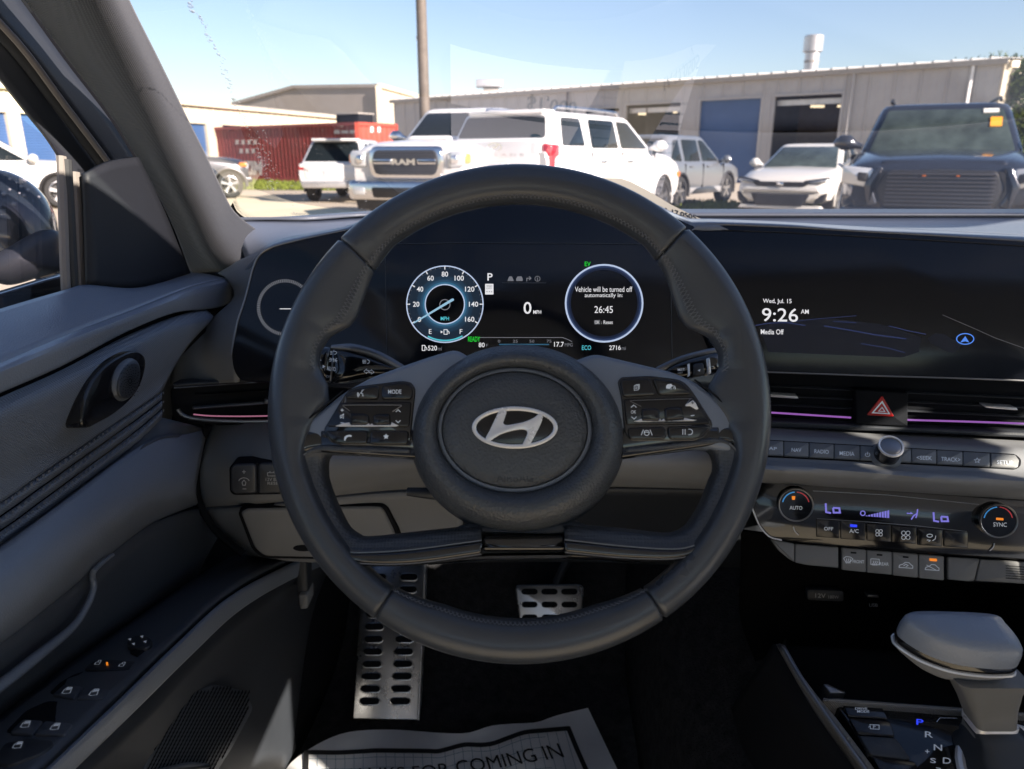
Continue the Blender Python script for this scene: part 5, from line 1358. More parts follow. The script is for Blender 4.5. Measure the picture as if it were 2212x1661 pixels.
a = [CO.at(u, v, .018) for u, v in e_out]; b = [CO.at(u, v, .026) for u, v in e_in]
m_ = [CO.at(*cz(x, y), .028) for x, y in ((672, 452), (785, 650), (960, 895), (1200, 1230), (1405, 1520))]
patch('side_trim', [a, m_], 'satin_silver', con, 30, 3, .004); patch('side_trim_texture', [m_, b], 'console_trim', con, 30, 3, .004)
for o_ in (bpy.data.objects['side_trim'],): o_.data.materials[0] = MATS['dark_silver']
plate('cross_trim', CO, [cz(930, 790), cz(1000, 772), cz(1300, 795), cz(1790, 832), cz(2300, 870), cz(2300, 895), cz(1790, 858), cz(1300, 820), cz(1010, 800)], -.004, .022, 'console_trim', con, .002, .002)
plate('rib_slot', CO, [cz(940, 690), cz(965, 685), cz(1085, 745), cz(985, 748)], -.004, .020, 'dark_silver', con, .001, .001)
plate('gear_panel', CO, [cz(1012, 808), cz(1300, 828), cz(1790, 866), cz(2400, 905), cz(2500, 1600), cz(1500, 1560), cz(1290, 1230)], -.02, .014, 'gloss_black', con, .002, .004)
for px, s_ in (([(1062, 815), (1310, 828), (1358, 914), (1098, 896)], 1), ([(1100, 902), (1362, 920), (1400, 1024), (1160, 1008)], 2), ([(1166, 1014), (1400, 1030), (1500, 1168), (1240, 1140)], 3), ([(1250, 1150), (1520, 1176), (1600, 1330), (1330, 1300)], 4)):
    o = plate('console_key', CO, [cz(*p) for p in px], .010, .0165, 'button_black' if s_ in (1, 2, 4) else 'dark_plastic', con, .0012, .003)
    if s_ == 1:
        text('DRIVE', CO, (*cz(1142, 838), *cz(1220, 853), .4), .0170, 'print_white', o, .01); text('MODE', CO, (*cz(1155, 856), *cz(1232, 872), .4), .0170, 'print_white', o, .01)
    if s_ == 2:
        u, v = cz(1262, 963); stroke('camera_symbol', CO, [[(u - 10, v - 5), (u + 11, v - 4), (u + 11, v + 5), (u - 8, v + 4), (u - 8, v - 3), (u - 12, v + 1)]], 1.4, .0170, 'print_white', o); text('P', CO, (u - 2, v - 3, u + 3, v + 3), .0170, 'print_white', o)
for s_, bx, mt in (('P', (1530, 912, 1576, 948), 'lit_blue'), ('R', (1584, 990, 1636, 1028), 'print_white'), ('N', (1640, 1072, 1694, 1110), 'print_white'), ('D', (1698, 1155, 1750, 1194), 'print_white'), ('S', (1618, 1158, 1655, 1190), 'print_white'), ('+', (1585, 1104, 1614, 1128), 'print_white')):
    text(s_, CO, (*cz(bx[0], bx[1]), *cz(bx[2], bx[3]), 1.5), .0146, mt, con, .012)
stroke('minus_symbol', CO, [[cz(1655, 1222), cz(1685, 1226)]], 1.8, .0146, 'print_white', con)
stroke('lock_line', CO, [[cz(1660, 930), cz(1680, 905), cz(1790, 908)]], 1.2, .0146, 'satin_silver', con)
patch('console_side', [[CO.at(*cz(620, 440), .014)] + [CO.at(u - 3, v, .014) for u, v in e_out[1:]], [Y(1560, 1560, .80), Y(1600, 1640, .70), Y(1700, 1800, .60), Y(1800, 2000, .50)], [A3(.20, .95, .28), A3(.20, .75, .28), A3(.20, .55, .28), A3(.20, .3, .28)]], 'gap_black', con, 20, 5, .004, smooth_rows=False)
patch('console_tray', [[CO.at(*cz(690, 445), .0), CO.at(*cz(930, 790), .0), CO.at(*cz(1010, 800), .0)], [Y(2212, 1420, .74), Y(2212, 1480, .66), Y(2212, 1530, .60)]], 'recess_shade', con, 12, 4, .004)
# shift lever
sh = thing('shift_lever', 'gear lever with a gray padded cap, silver rim and tapering stalk', 'gear lever', tuple(Z(2135, 1600, .72)))
SH = Frame(Z(2070, 1385, .875), 76, 0)
pad = [cz(*p) for p in ((1428, 300), (1450, 266), (1650, 262), (2010, 284), (2100, 352), (2180, 450), (2200, 515), (2120, 528), (1990, 525), (1800, 498), (1640, 446), (1540, 396), (1450, 334))]
def grow(px, s_, du, dv):
    P_ = np.array(px); c = P_.mean(0); return [tuple(c + (p - c) * s_ + (du, dv)) for p in P_]
P0_ = crom([SH.uv(u, v, 0) for u, v in grow(pad, 1.0, 0, 3)], 70, True)
if area(P0_) < 0: P0_ = P0_[::-1]
cc = P0_.mean(0)
def kr2(s_, h, dx=0, dy=0): return [SH.pt(*(cc + (p - cc) * s_ + np.array([dx, dy])), h) for p in P0_]
rings('cap_pad', [kr2(.985, -.012), kr2(1.0, -.008), kr2(.995, -.001), kr2(.965, .005), kr2(.90, .0085), kr2(.6, .0105), kr2(.05, .0115)], 'door_pad', sh, angle=70)
rings('cap_band', [kr2(.98, -.018), kr2(1.005, -.0165), kr2(1.012, -.012), kr2(.99, -.0095)], 'gloss_black', sh, angle=60)
rings('cap_tray', [kr2(.30, -.040), kr2(.62, -.033), kr2(.92, -.023), kr2(1.02, -.0175), kr2(1.015, -.0155), kr2(.97, -.0145)], 'satin_silver', sh, angle=70)
bpy.data.objects['cap_tray'].data.materials[0] = MATS['gray_fascia']
tube('rim_line', [SH.pt(*(cc + (p - cc) * 1.022), -.0172) for p in P0_], .0010, 'satin_silver', sh, 6, closed=True)
tc = Z(2120, 1446, .845); bc = Z(2138, 1556, .752)
def rr(c, hx, hy, n=6):
    P_ = fillet([(-hx, -hy), (hx, -hy), (hx, hy), (-hx, hy)], min(hx, hy) * .5, n); return [np.array(c) + np.array([x, y, 0]) for x, y in P_]
rings('stalk', [rr(bc - [0, 0, .02], .016, .013), rr(bc, .0165, .0135), rr(bc * .6 + tc * .4, .0185, .014), rr(bc * .25 + tc * .75, .022, .016), rr(tc, .026, .02)], 'gray_button', sh, angle=60)
rings('stalk_collar', [rr(bc + [0, 0, -.004], .0172, .0142), rr(bc + [0, 0, .002], .0176, .0146), rr(bc + [0, 0, .003], .0172, .0142)], 'satin_silver', sh)
bt = [rr(bc + np.array([0, 0, .0]), .014, .012)]
R = []
for k in range(9):
    t = k / 8; c = bc * (1 - t) + (CO.at(2215, 1690, .012)) * t
    R.append(rr(c, .015 + .034 * t ** 1.3 + (.002 if k % 2 else 0), .013 + .034 * t ** 1.3 + (.002 if k % 2 else 0)))
rings('boot', R, 'dark_plastic', sh, angle=70)
tube('boot_ring', [CO.pt(*(CO.uv(2222, 1690, .015) + np.array([.050 * math.cos(a), .048 * math.sin(a)])), .016) for a in np.linspace(0, 2 * math.pi, 40)[:-1]], .004, 'satin_silver', sh, 8, closed=True)

# --- footwell
well = thing('footwell', 'black carpeted footwell under the dashboard', 'car interior', (0, 1.1, .27))
patch('floor_carpet', [[A3(-.50, .1, .275), A3(.3, .1, .275), A3(1.2, .1, .275)], [A3(-.50, 1.05, .275), A3(.3, 1.05, .275), A3(1.2, 1.05, .275)], [A3(-.50, 1.30, .46), A3(.3, 1.30, .46), A3(1.2, 1.3, .46)], [A3(-.50, 1.42, .80), A3(.3, 1.42, .8), A3(1.2, 1.42, .8)], [A3(-.50, 1.42, 1.08), A3(.3, 1.42, 1.08), A3(1.2, 1.42, 1.08)]], 'carpet', well, 12, 6, .01)
patch('kick_panel', [[A3(-.37, .55, .27), A3(-.37, .8, .27), A3(-.33, 1.1, .27), A3(-.30, 1.4, .27)], [A3(-.38, .55, .5), A3(-.37, .8, .6), A3(-.33, 1.1, .6), A3(-.30, 1.4, .6)], [A3(-.42, .9, .95), A3(-.42, 1.0, .95), A3(-.36, 1.2, .95), A3(-.3, 1.4, .95)]], 'gap_black', well, 14, 5, .006)  # near-black colour sinks the sun patch that falls on this panel
patch('tunnel_side', [[A3(.20, .3, .28), A3(.20, .9, .28), A3(.22, 1.4, .3)], [A3(.22, .3, .50), A3(.23, .9, .50), A3(.25, 1.4, .6)], [A3(.30, .3, .60), A3(.36, .9, .62), A3(.36, 1.4, .9)]], 'carpet', well, 10, 4, .006)
# pedals
def slot(fr, u, v, w_, h_, n=5):
    P_ = arc_px(u + w_ / 2 - h_ / 2, v, h_ / 2, h_ / 2, -90, 90, n) + arc_px(u - w_ / 2 + h_ / 2, v, h_ / 2, h_ / 2, 90, 270, n)
    return P_
fy0, fz0 = 1.045, .285
FP = Frame.of((-.24, fy0, fz0), (1, 0, 0), (0, 1, 1))
foot = thing('footrest_plate', 'perforated steel footrest plate at the left of the footwell', 'footrest', tuple(FP.o))
q = [(762, 1553), (770, 1420), (778, 1300), (786, 1216), (916, 1206), (914, 1300), (908, 1420), (902, 1555)]
plate('plate', FP, q, -.006, .003, 'brushed_steel', foot, .0015, .003)
sb_ = plate('side_wall', FP, [(902, 1555), (908, 1420), (914, 1300), (916, 1206), (919, 1206), (917, 1300), (911, 1420), (905, 1556)], -.03, .002, 'satin_silver', foot)
for j in range(11):
    v = 1515 - j * 26.9; t = (1555 - v) / 350
    for i in range(2):
        u = (796 if i == 0 else 862) + t * (22 if i == 0 else 24)
        if v < 1240 and i == 0: continue
        w_ = 43 - t * 6
        rim = plate('slot_lip', FP, slot(FP, u, v, w_ + 5, 19), .000, .0042, 'brushed_steel', foot, .0009)
        plate('rubber_slot', FP, slot(FP, u, v, w_, 14), .000, .0046, 'gap_black', foot)
FB = Frame(Y(1188, 1310, 1.15), 30, 0)
brake = thing('brake_pedal', 'steel brake pedal with slots seen through the lower wheel gap', 'pedal', tuple(FB.o))
plate('pad', FB, [(1113, 1272), (1116, 1264), (1255, 1262), (1263, 1270), (1254, 1350), (1246, 1372), (1134, 1374), (1124, 1350)], -.012, 0, 'brushed_steel', brake, .002, .006)
for j, v in enumerate((1278, 1306, 1334, 1360)):
    for u in (1144, 1187, 1230): plate('rubber_slot', FB, slot(FB, u, v, 36 - j, 13), -.002, .0014, 'gap_black', brake, .0004)
tube('arm', [FB.at(1190, 1300, -.01), FB.at(1210, 1240, -.02), FB.at(1245, 1180, -.04)], .008, 'dark_plastic', brake, 8, 10)
FA = Frame(Y(1400, 1310, 1.18), 35, -4)
gas = thing('accelerator_pedal', 'narrow steel accelerator pedal beside the brake', 'pedal', tuple(FA.o))
plate('pad', FA, [(1366, 1228), (1400, 1224), (1424, 1300), (1436, 1352), (1432, 1382), (1380, 1378), (1372, 1320)], -.012, 0, 'brushed_steel', gas, .002, .006)
for v, u in ((1250, 1388), (1276, 1394), (1302, 1400), (1328, 1406), (1362, 1410)): plate('rubber_slot', FA, slot(FA, u, v, 32, 13), -.002, .0014, 'gap_black', gas, .0004)

# --- printed paper mat on the floor
FZ = Frame.of(Z(930, 1661, .29), (1, 0, 0), (0, 1, 0))
mat_ = thing('paper_floor_mat', 'white paper floor mat printed with a grid and large black words', 'floor mat', tuple(FZ.o))
top = [(618, 1661), (640, 1637), (700, 1600), (760, 1580), (850, 1576), (950, 1583), (1010, 1583), (1060, 1568), (1110, 1563), (1160, 1560), (1200, 1546), (1270, 1529)]
def mz_h(u, v): return .012 * math.sin((u - 620) / 58.0) * math.exp(-((v - 1570) / 90.0) ** 2) + .004 * math.sin((u + v) / 33.0)
def mpt(u, v, dh=0.0): return Z(u, v, .292 + mz_h(u, v) + dh)
TPX = crom(top, 40); BPX = crom([(560, 1760), (700, 1790), (900, 1800), (1150, 1790), (1400, 1800)], 40)
TPX[:, 0] = np.maximum.accumulate(TPX[:, 0])
nr = 14; V = []; Fc = []
for j in range(nr):
    t = j / (nr - 1)
    for i in range(40):
        u, v = TPX[i] * (1 - t) + BPX[i] * t; V.append(mpt(u, v))
Fc = [(j * 40 + i, j * 40 + i + 1, (j + 1) * 40 + i + 1, (j + 1) * 40 + i) for j in range(nr - 1) for i in range(39)]
o = build('sheet', V, Fc, 'paper', mat_, True)
def mribbon(name, pts, wpx, mat, n=60, dh=.0015):
    P_ = crom(pts, n) if len(pts) > 2 else lin(pts, n); V = []; Fc = []
    for i in range(len(P_)):
        d_ = P_[min(i + 1, n - 1)] - P_[max(i - 1, 0)]; d_ = d_ / (np.linalg.norm(d_) + 1e-9); nn = np.array([-d_[1], d_[0]])
        for s_ in (-.5, .5): V.append(mpt(*(P_[i] + nn * wpx * s_), dh))
    Fc = [(2 * i, 2 * i + 2, 2 * i + 3, 2 * i + 1) for i in range(len(P_) - 1)]
    return V, Fc
def mz2(zx, zy): return (594 + zx * .3418, 1458 + zy * .3418)
bd = [mz2(*p) for p in ((182, 490), (250, 488), (400, 490), (560, 482), (640, 477), (800, 478), (960, 480), (1030, 482), (1100, 465), (1200, 440), (1300, 442), (1380, 432), (1480, 395), (1580, 362), (1700, 350), (1862, 336))]
V1, F1_ = mribbon('border', bd, 9.5, 'ink_black')
V2, F2_ = mribbon('border', [mz2(1852, 330), mz2(1905, 460), mz2(1985, 640), mz2(2060, 800)], 10, 'ink_black'); V3, F3_ = mribbon('border', [mz2(197, 485), mz2(196, 600), mz2(190, 800)], 11, 'ink_black')
V = V1 + V2 + V3; Fc = F1_ + [tuple(i + len(V1) for i in f) for f in F2_] + [tuple(i + len(V1) + len(V2) for i in f) for f in F3_]
build('printed_border', V, Fc, 'ink_black', mat_, False)
V = []; Fc = []
BP = crom(bd, 60)
for k in range(28):
    i = int(k * 60 / 28) + 1
    if i >= 59: break
    p = BP[i]; lean = (k / 28.0) ** 2 * 42
    v_, f_ = mribbon('g', [(p[0], p[1] + 5), (p[0] + lean, p[1] + 140)], .9, 'ink_blue', 24, .001); b_ = len(V); V += v_; Fc += [tuple(q + b_ for q in f) for f in f_]
for k in range(5):
    v_, f_ = mribbon('g', [(u + 3 + k * 5, v + 14 + k * 22) for u, v in bd[:-1]], .9, 'ink_blue', 60, .001); b_ = len(V); V += v_; Fc += [tuple(q + b_ for q in f) for f in f_]
o = build('printed_grid', V, Fc, 'ink_blue', mat_, False); o['kind'] = 'stuff'
Vt, Ft = glyphs('THANKS FOR COMING IN', 0.0)
lo, hi = Vt.min(0), Vt.max(0); N_ = (Vt - lo) / (hi - lo)
base = crom([mz2(330, 690), mz2(560, 668), mz2(800, 655), mz2(1000, 645), mz2(1165, 622), mz2(1400, 590), mz2(1600, 555), mz2(1830, 520)], 100); topl = crom([mz2(330, 596), mz2(560, 588), mz2(800, 580), mz2(1000, 565), mz2(1165, 540), mz2(1400, 505), mz2(1600, 465), mz2(1790, 430)], 100)
W_ = []
for x, y in N_:
    f_ = x * 99; i = min(int(f_), 98); t = f_ - i
    b_ = base[i] * (1 - t) + base[i + 1] * t; a_ = topl[i] * (1 - t) + topl[i + 1] * t
    W_.append(mpt(*(b_ * (1 - y) + a_ * y), .002))
build('lettering', W_, Ft, 'ink_black', mat_, False)

# --- papers on the dash
pap = thing('window_sticker', 'cream printed sheet leaning on the dash top beyond the wheel rim', 'paper', (.2, 1.0, 1.12))
FPp = Frame.three(Y(1440, 470, .93), Y(1552, 488, .90), Y(1405, 402, 1.06))
pp = [(1300, 384), (1340, 385), (1362, 392), (1400, 412), (1450, 442), (1500, 467), (1556, 488), (1500, 500), (1440, 520), (1350, 500)]
plate('sheet', FPp, pp, -.0006, .0, 'paper_cream', pap)
text('1A 17,0505', FPp, (1428, 446, 1505, 458, 19), .0006, 'ink_black', pap, .01)
stroke('small_print', FPp, [[(1442, 460), (1494, 473)]], 4.0, .0006, 'print_gray', pap)
stroke('rule', FPp, [[(1430, 452), (1500, 474)], [(1478, 488), (1490, 474)]], 1.6, .0006, 'ink_black', pap)
sheet2 = thing('dash_price_sheet', 'white price sheet lying flat on the dash top, mirrored in the glass', 'paper', (.22, 1.0, 1.12))
FQ = Frame.of((.07, 1.06, 1.122), (1, 0, 0), (0, 1, .02))
plate2('sheet', FQ, [(-.17, -.19), (.16, -.19), (.16, .12), (-.17, .12)], 0, .0008, 'paper', sheet2)
def ftext(s_, fr, x0, y0, x1, y1, h, mat, parent, flip=False):
    Vt, Ft = glyphs(s_, .01); lo, hi = Vt.min(0), Vt.max(0); N_ = (Vt - lo) / (hi - lo)
    return build('lettering', [fr.pt(x0 + (x1 - x0) * a, y0 + (y1 - y0) * b, h) for a, b in N_], Ft, mat, parent, False)
ftext('50', FQ, -.05, .02, -.01, .06, .0014, 'ink_blue', sheet2); ftext('$1,000', FQ, -.06, -.05, .01, -.02, .0014, 'ink_blue', sheet2)
for j in range(10): ftext('standard equipment and features', FQ, .04, .10 - j * .018, .16, .108 - j * .018, .0014, 'ink_blue', sheet2)

# ================================================================== steering wheel and stalks
WC = np.array([0.00548507, 0.51952073, 1.20 - 0.17427601])
WH = Frame(WC, 26, 0)
col = thing('steering_column', 'dark shroud of the steering column behind the wheel', 'column', tuple(WH.pt(0, -.02, -.15)))
plate('shroud', WH, [(985, 900), (1010, 830), (1060, 800), (1180, 800), (1230, 830), (1260, 900), (1262, 1080), (1230, 1130), (1180, 1150), (1060, 1150), (1010, 1130), (985, 1080)], -.30, -.055, 'dark_plastic', col, .006, .02)
plate('shroud_top', WH, [(800, 850), (900, 790), (1000, 770), (1240, 770), (1340, 790), (1440, 850), (1300, 900), (940, 900)], -.26, -.085, 'dark_plastic', col, .006, .02)
tube('tilt_lever', [WH.at(880, 1062, -.16), WH.at(930, 1066, -.16), WH.at(1000, 1070, -.17)], [.004, .006, .007], 'dark_plastic', col, 10, 10)

# stalks
SF = Frame(WH.pt(0, 0, -.075), 26, 0)
ls = thing('light_stalk', 'glossy black headlamp stalk left of the hub behind the rim', 'stalk', tuple(SF.at(760, 790)))
dome('stalk_body', SF, [(712, 756), (740, 752), (790, 764), (840, 782), (880, 800), (860, 815), (800, 818), (745, 828), (716, 824), (706, 790)], 0, .011, 'gloss_black', ls, 60, 7, back=.02, flat=.2)
dome('end_cap', SF, [(676, 782), (682, 760), (696, 750), (716, 750), (722, 760), (720, 800), (714, 824), (700, 822), (686, 806)], .002, .014, 'gloss_black', ls, 40, 7, back=.02, flat=.3)
tube('stalk_ridge', [SF.at(u, v, .006) for u, v in ((716, 750), (760, 752), (810, 766), (862, 793), (885, 806))], [.002, .004, .004, .004, .003], 'dark_silver', ls, 10, 24)
tube('cap_joint', [SF.at(u, v, .0145 - .006 * abs(t)) for u, v, t in ((721, 756, 1), (719, 775, .3), (717, 795, .1), (714, 822, 1))], .0008, 'dark_silver', ls, 6, 16)
h = .0150
def sm(name, lines, w_, par, fr=SF, hh=h, mat='print_white', closed=False): return stroke(name, fr, lines, w_, hh, mat, par, closed)
u, v = 684, 778
sm('lamp_symbol', [disc(u, v, 5, 14)], 1.6, ls, closed=True); sm('lamp_symbol', [[(u + math.cos(a) * 7, v + math.sin(a) * 7), (u + math.cos(a) * 10, v + math.sin(a) * 10)] for a in np.linspace(0, 2 * math.pi, 9)[:-1]] + [[(u - 3, v - 5), (u - 2, v - 8), (u + 3, v - 8), (u + 4, v - 5)]], 1.4, ls)
poly_px('pointer', SF, [[(697, 788), (703, 791.5), (697, 795)]], h, 'print_white', ls)
u, v = 720, 777
sm('park_lamp_symbol', [[(u - 8, v - 4), (u - 2, v - 1)], [(u - 9, v), (u - 2, v)], [(u - 8, v + 4), (u - 2, v + 1)], [(u + 8, v - 3), (u + 3, v)], [(u + 9, v + 2), (u + 3, v + 1)], [(u + 8, v + 5), (u + 3, v + 2)], arc_px(u - 1, v, 2.5, 3.5, -90, 90, 8), arc_px(u + 2, v + 1, 2.5, 3.5, 90, 270, 8)], 1.2, ls, hh=.0135)
text('AUTO', SF, (706, 791, 725, 800, 2), .0145, 'print_white', ls, .01); text('OFF', SF, (704, 810, 716, 816, 1), .0135, 'print_gray', ls, .01)
u, v = 721, 762; sm('low_beam_symbol', [arc_px(u + 1, v, 5, 3.5, -90, 90, 8) + [(u - 1, v - 3.5)], [(u - 8, v - 3), (u - 3, v - 3)], [(u - 8, v), (u - 3, v)], [(u - 8, v + 3), (u - 3, v + 3)]], 1.2, ls, hh=.0125)
u, v = 792, 781; sm('high_beam_symbol', [arc_px(u + 1, v, 5, 4, -90, 90, 8) + [(u + 1, v - 4)], [(u - 9, v - 3), (u - 1, v - 3)], [(u - 9, v), (u - 1, v)], [(u - 9, v + 3), (u - 1, v + 3)]], 1.3, ls, hh=.0125)
u, v = 797, 802; sm('turn_symbol', [[(u - 11, v), (u - 5, v - 5), (u - 5, v - 2), (u - 1, v - 2), (u - 1, v + 2), (u - 5, v + 2), (u - 5, v + 5), (u - 11, v)], [(u + 11, v + 2), (u + 5, v - 4), (u + 5, v - 1), (u + 1, v - 1), (u + 1, v + 3), (u + 5, v + 3), (u + 5, v + 6), (u + 11, v + 2)]], 1.2, ls, hh=.0125)
rs = thing('wiper_stalk', 'glossy black wiper stalk showing beside the wheel grip', 'stalk', tuple(SF.at(1500, 790)))
dome('stalk_body', SF, [(1430, 800), (1470, 780), (1520, 766), (1550, 760), (1562, 770), (1563, 795), (1550, 806), (1510, 812), (1470, 822), (1440, 815)], 0, .011, 'gloss_black', rs, 60, 7, back=.02, flat=.25)
tube('stalk_ridge', [SF.at(u, v, .004) for u, v in ((1420, 800), (1470, 777), (1520, 763), (1556, 757))], .003, 'dark_silver', rs, 10, 20)
plate('speed_ring', SF, [(1498, 786), (1520, 783), (1523, 808), (1500, 812)], .004, .0135, 'dark_plastic', rs, .001, .002)
plate('ring_band', SF, [(1526, 774), (1534, 772), (1537, 806), (1529, 808)], .002, .0125, 'satin_silver', rs, .001, .001)
plate('ring_band', SF, [(1486, 786), (1490, 785), (1491, 810), (1489, 812)], .002, .0135, 'print_white', rs, .0006)
text('MIST', SF, (1464, 796, 1479, 801.5, -1), .0130, 'print_white', rs, .01); text('OFF', SF, (1464, 803, 1475, 808, -.7), .0130, 'print_gray', rs, .01)
poly_px('pointer', SF, [[(1507, 800), (1513, 797), (1512, 803)]], .0140, 'print_white', rs)

# wheel
sw = thing('steering_wheel', 'black leather steering wheel with round hub, silver emblem and button clusters', 'steering wheel', tuple(WC))
NT, NS = 288, 28
e_deg = [0, 128, 138, 146, 152, 156, 161, 166, 170, 175, 180, 186, 195, 235, 250, 290, 305, 345, 354, 360]
e_mm = [0, 0, .006, .013, .0165, .015, .004, .001, .003, .012, .014, .004, -.006, -.006, 0, 0, -.006, -.006, .004, 0]
def ext(d):
    d = d % 360
    if d < 90 or d > 345:
        dd = (180 - d) % 360
    else: dd = d
    return float(np.interp(dd, e_deg, e_mm)) * (1.12 if dd != d else 1.0)
def ang(u, v):
    x, y = WH.uv(u, v); return math.degrees(math.atan2(y, x)) % 360
seams_ = [ang(745, 528), ang(1472, 508), ang(822, 1318), ang(1418, 1312)]
R = []
DEG = sorted([360 * i / NT for i in range(NT)] + [s_ + q for s_ in seams_ for q in (-.55, -.22, 0, .22, .55)])
NT = len(DEG)
for d in DEG:
    a = math.radians(d); e = ext(d)
    # pull ring samples onto the seams for a crisp groove
    g = 0.0
    for s_ in seams_:
        k = min(abs(d - s_), 360 - abs(d - s_)); g = max(g, 1 - k / .5) if k < .5 else g
    ring = []
    for j in range(NS):
        b = 2 * math.pi * j / NS; cb, sb2 = math.cos(b), math.sin(b)
        r0 = .0155 * (1 - .16 * g)
        rad = .170 + (r0 if cb > 0 else r0 + e * (-cb)) * cb
        hh = .0148 * (1 - .16 * g) * sb2 * (1 - .25 * max(0, -cb) * (1 if e > .004 else 0))
        ring.append(WH.pt(rad * math.cos(a), rad * math.sin(a), hh))
    R.append(ring)
V = [p for r in R for p in r]; Fc = [(i * NS + j, ((i + 1) % NT) * NS + j, ((i + 1) % NT) * NS + (j + 1) % NS, i * NS + (j + 1) % NS) for i in range(NT) for j in range(NS)]
rim = build('rim', V, Fc, 'leather', sw, True, angle=80)
# cross-stitching along the inside of the rim
V = []; Fc = []
def in_pt(d, k=0.0):
    a = math.radians(d); e = ext(d); b = math.pi * .80 + k
    cb, sb2 = math.cos(b), math.sin(b); rad = .170 + (.0161 + e * (-cb)) * cb; hh = .0154 * sb2
    return WH.pt(rad * math.cos(a), rad * math.sin(a), hh)
def stitches(d0, d1, step=1.15):
    n = int((d1 - d0) / step)
    for i in range(n):
        d = d0 + i * step
        for (da, ka, db, kb_) in ((0, -.10, step * .75, .12), (step * .2, .14, step * .95, -.08)):
            p, q = in_pt(d + da, ka), in_pt(d + db, kb_)
            t = q - p; t /= np.linalg.norm(t); s_ = np.cross(t, WH.n); s_ /= np.linalg.norm(s_); w_ = .00028
            n0 = len(V); up = WH.n * .0006
            V.extend([p - s_ * w_, q - s_ * w_, q + s_ * w_, p + s_ * w_, (p + q) / 2 + up])
            Fc.extend([(n0, n0 + 1, n0 + 4), (n0 + 1, n0 + 2, n0 + 4), (n0 + 2, n0 + 3, n0 + 4), (n0 + 3, n0, n0 + 4)])
stitches(8, 172); stitches(236, 304)
o = build('stitching', V, Fc, 'stitch_thread', sw, False); o['kind'] = 'stuff'

# spokes
plate('upper_spoke', WH, [(742, 846), (800, 814), (860, 792), (930, 768), (985, 752), (1060, 800), (1060, 980), (887, 986), (715, 976), (655, 985), (630, 965), (644, 930), (662, 910), (700, 880)], -.022, .006, 'spoke_plastic', sw, .004, .006)
plate('upper_spoke', WH, [(1285, 762), (1362, 780), (1454, 802), (1500, 822), (1537, 850), (1565, 877), (1590, 908), (1611, 940), (1614, 965), (1590, 980), (1525, 966), (1352, 988), (1180, 980), (1180, 800)], -.022, .006, 'spoke_plastic', sw, .004, .006)
tube('spoke_joint', [WH.at(u, v, .0065) for u, v in ((742, 844), (700, 878), (662, 908), (642, 931), (622, 962))], .0007, 'gap_black', sw, 6, 20)
tube('spoke_joint', [WH.at(u, v, .0065) for u, v in ((1500, 820), (1537, 848), (1567, 876), (1592, 907), (1613, 940), (1624, 964))], .0007, 'gap_black', sw, 6, 20)
def loop(name, A_, B_, ha, hb, hm, mat, n=90, thick=.004, drop=0.0):
    """a band between two outlines, its middle raised"""
    a = crom(A_, n); b = crom(B_, n) if len(A_) != len(B_) else None
    if b is None:
        # keep pairing by index
        pa = np.array(A_, float); pb = np.array(B_, float)
        ts = np.linspace(0, len(pa) - 1, n); q = crom(np.hstack([pa, pb]), n); a, b = q[:, :2], q[:, 2:]
    if drop:                                   # the band dips under the lower keys where it meets the hub
        D_ = [drop * max(0.0, 1 - i / (n * .16)) for i in range(n)]
        ra = [WH.at(u, v, ha - d_) for (u, v), d_ in zip(a, D_)]; rb = [WH.at(u, v, hb - d_) for (u, v), d_ in zip(b, D_)]
        rm1 = [WH.at(*(p * .80 + q * .20), ha + (hm - ha) * .8 - d_) for p, q, d_ in zip(a, b, D_)]; rm2 = [WH.at(*(p * .25 + q * .75), hb + (hm - hb) * .8 - d_) for p, q, d_ in zip(a, b, D_)]
        return patch(name, [ra, rm1, rm2, rb], mat, sw, n, 3, thick, angle=60)
    ra = [WH.at(u, v, ha) for u, v in a]; rb = [WH.at(u, v, hb) for u, v in b]
    rm1 = [WH.at(*(p * .80 + q * .20), ha + (hm - ha) * .8) for p, q in zip(a, b)]; rm2 = [WH.at(*(p * .25 + q * .75), hb + (hm - hb) * .8) for p, q in zip(a, b)]
    return patch(name, [ra, rm1, rm2, rb], mat, sw, n, 3, thick, angle=60)
LO = [(885, 927), (800, 927), (715, 928), (660, 929), (640, 936), (624, 958), (622, 980), (626, 1007), (634, 1038), (650, 1085), (672, 1131), (706, 1177), (745, 1208), (800, 1218), (900, 1216), (1040, 1197)]
LI = [(885, 978), (800, 975), (722, 972), (690, 972), (662, 978), (648, 990), (643, 1003), (642, 1015), (648, 1040), (668, 1098), (697, 1155), (717, 1180), (752, 1192), (800, 1193), (890, 1187), (1040, 1167)]
LP_ = [(885, 990), (800, 986), (722, 984), (718, 986), (714, 990), (712, 996), (711, 1003), (711, 1015), (713, 1035), (728, 1078), (752, 1128), (764, 1143), (777, 1152), (796, 1158), (880, 1150), (1040, 1132)]
RO = [(1352, 922), (1440, 918), (1537, 921), (1580, 920), (1600, 930), (1616, 952), (1623, 966), (1622, 990), (1612, 1030), (1592, 1085), (1570, 1130), (1538, 1172), (1504, 1196), (1450, 1207), (1350, 1205), (1220, 1193)]
RI = [(1352, 976), (1440, 968), (1525, 958), (1555, 954), (1576, 958), (1588, 970), (1594, 985), (1596, 1005), (1590, 1038), (1570, 1090), (1545, 1138), (1524, 1164), (1500, 1178), (1452, 1186), (1350, 1180), (1220, 1166)]
RP = [(1352, 990), (1440, 980), (1516, 970), (1522, 974), (1530, 980), (1535, 990), (1538, 1004), (1537, 1018), (1530, 1035), (1510, 1085), (1488, 1122), (1476, 1136), (1458, 1146), (1430, 1150), (1340, 1140), (1220, 1130)]
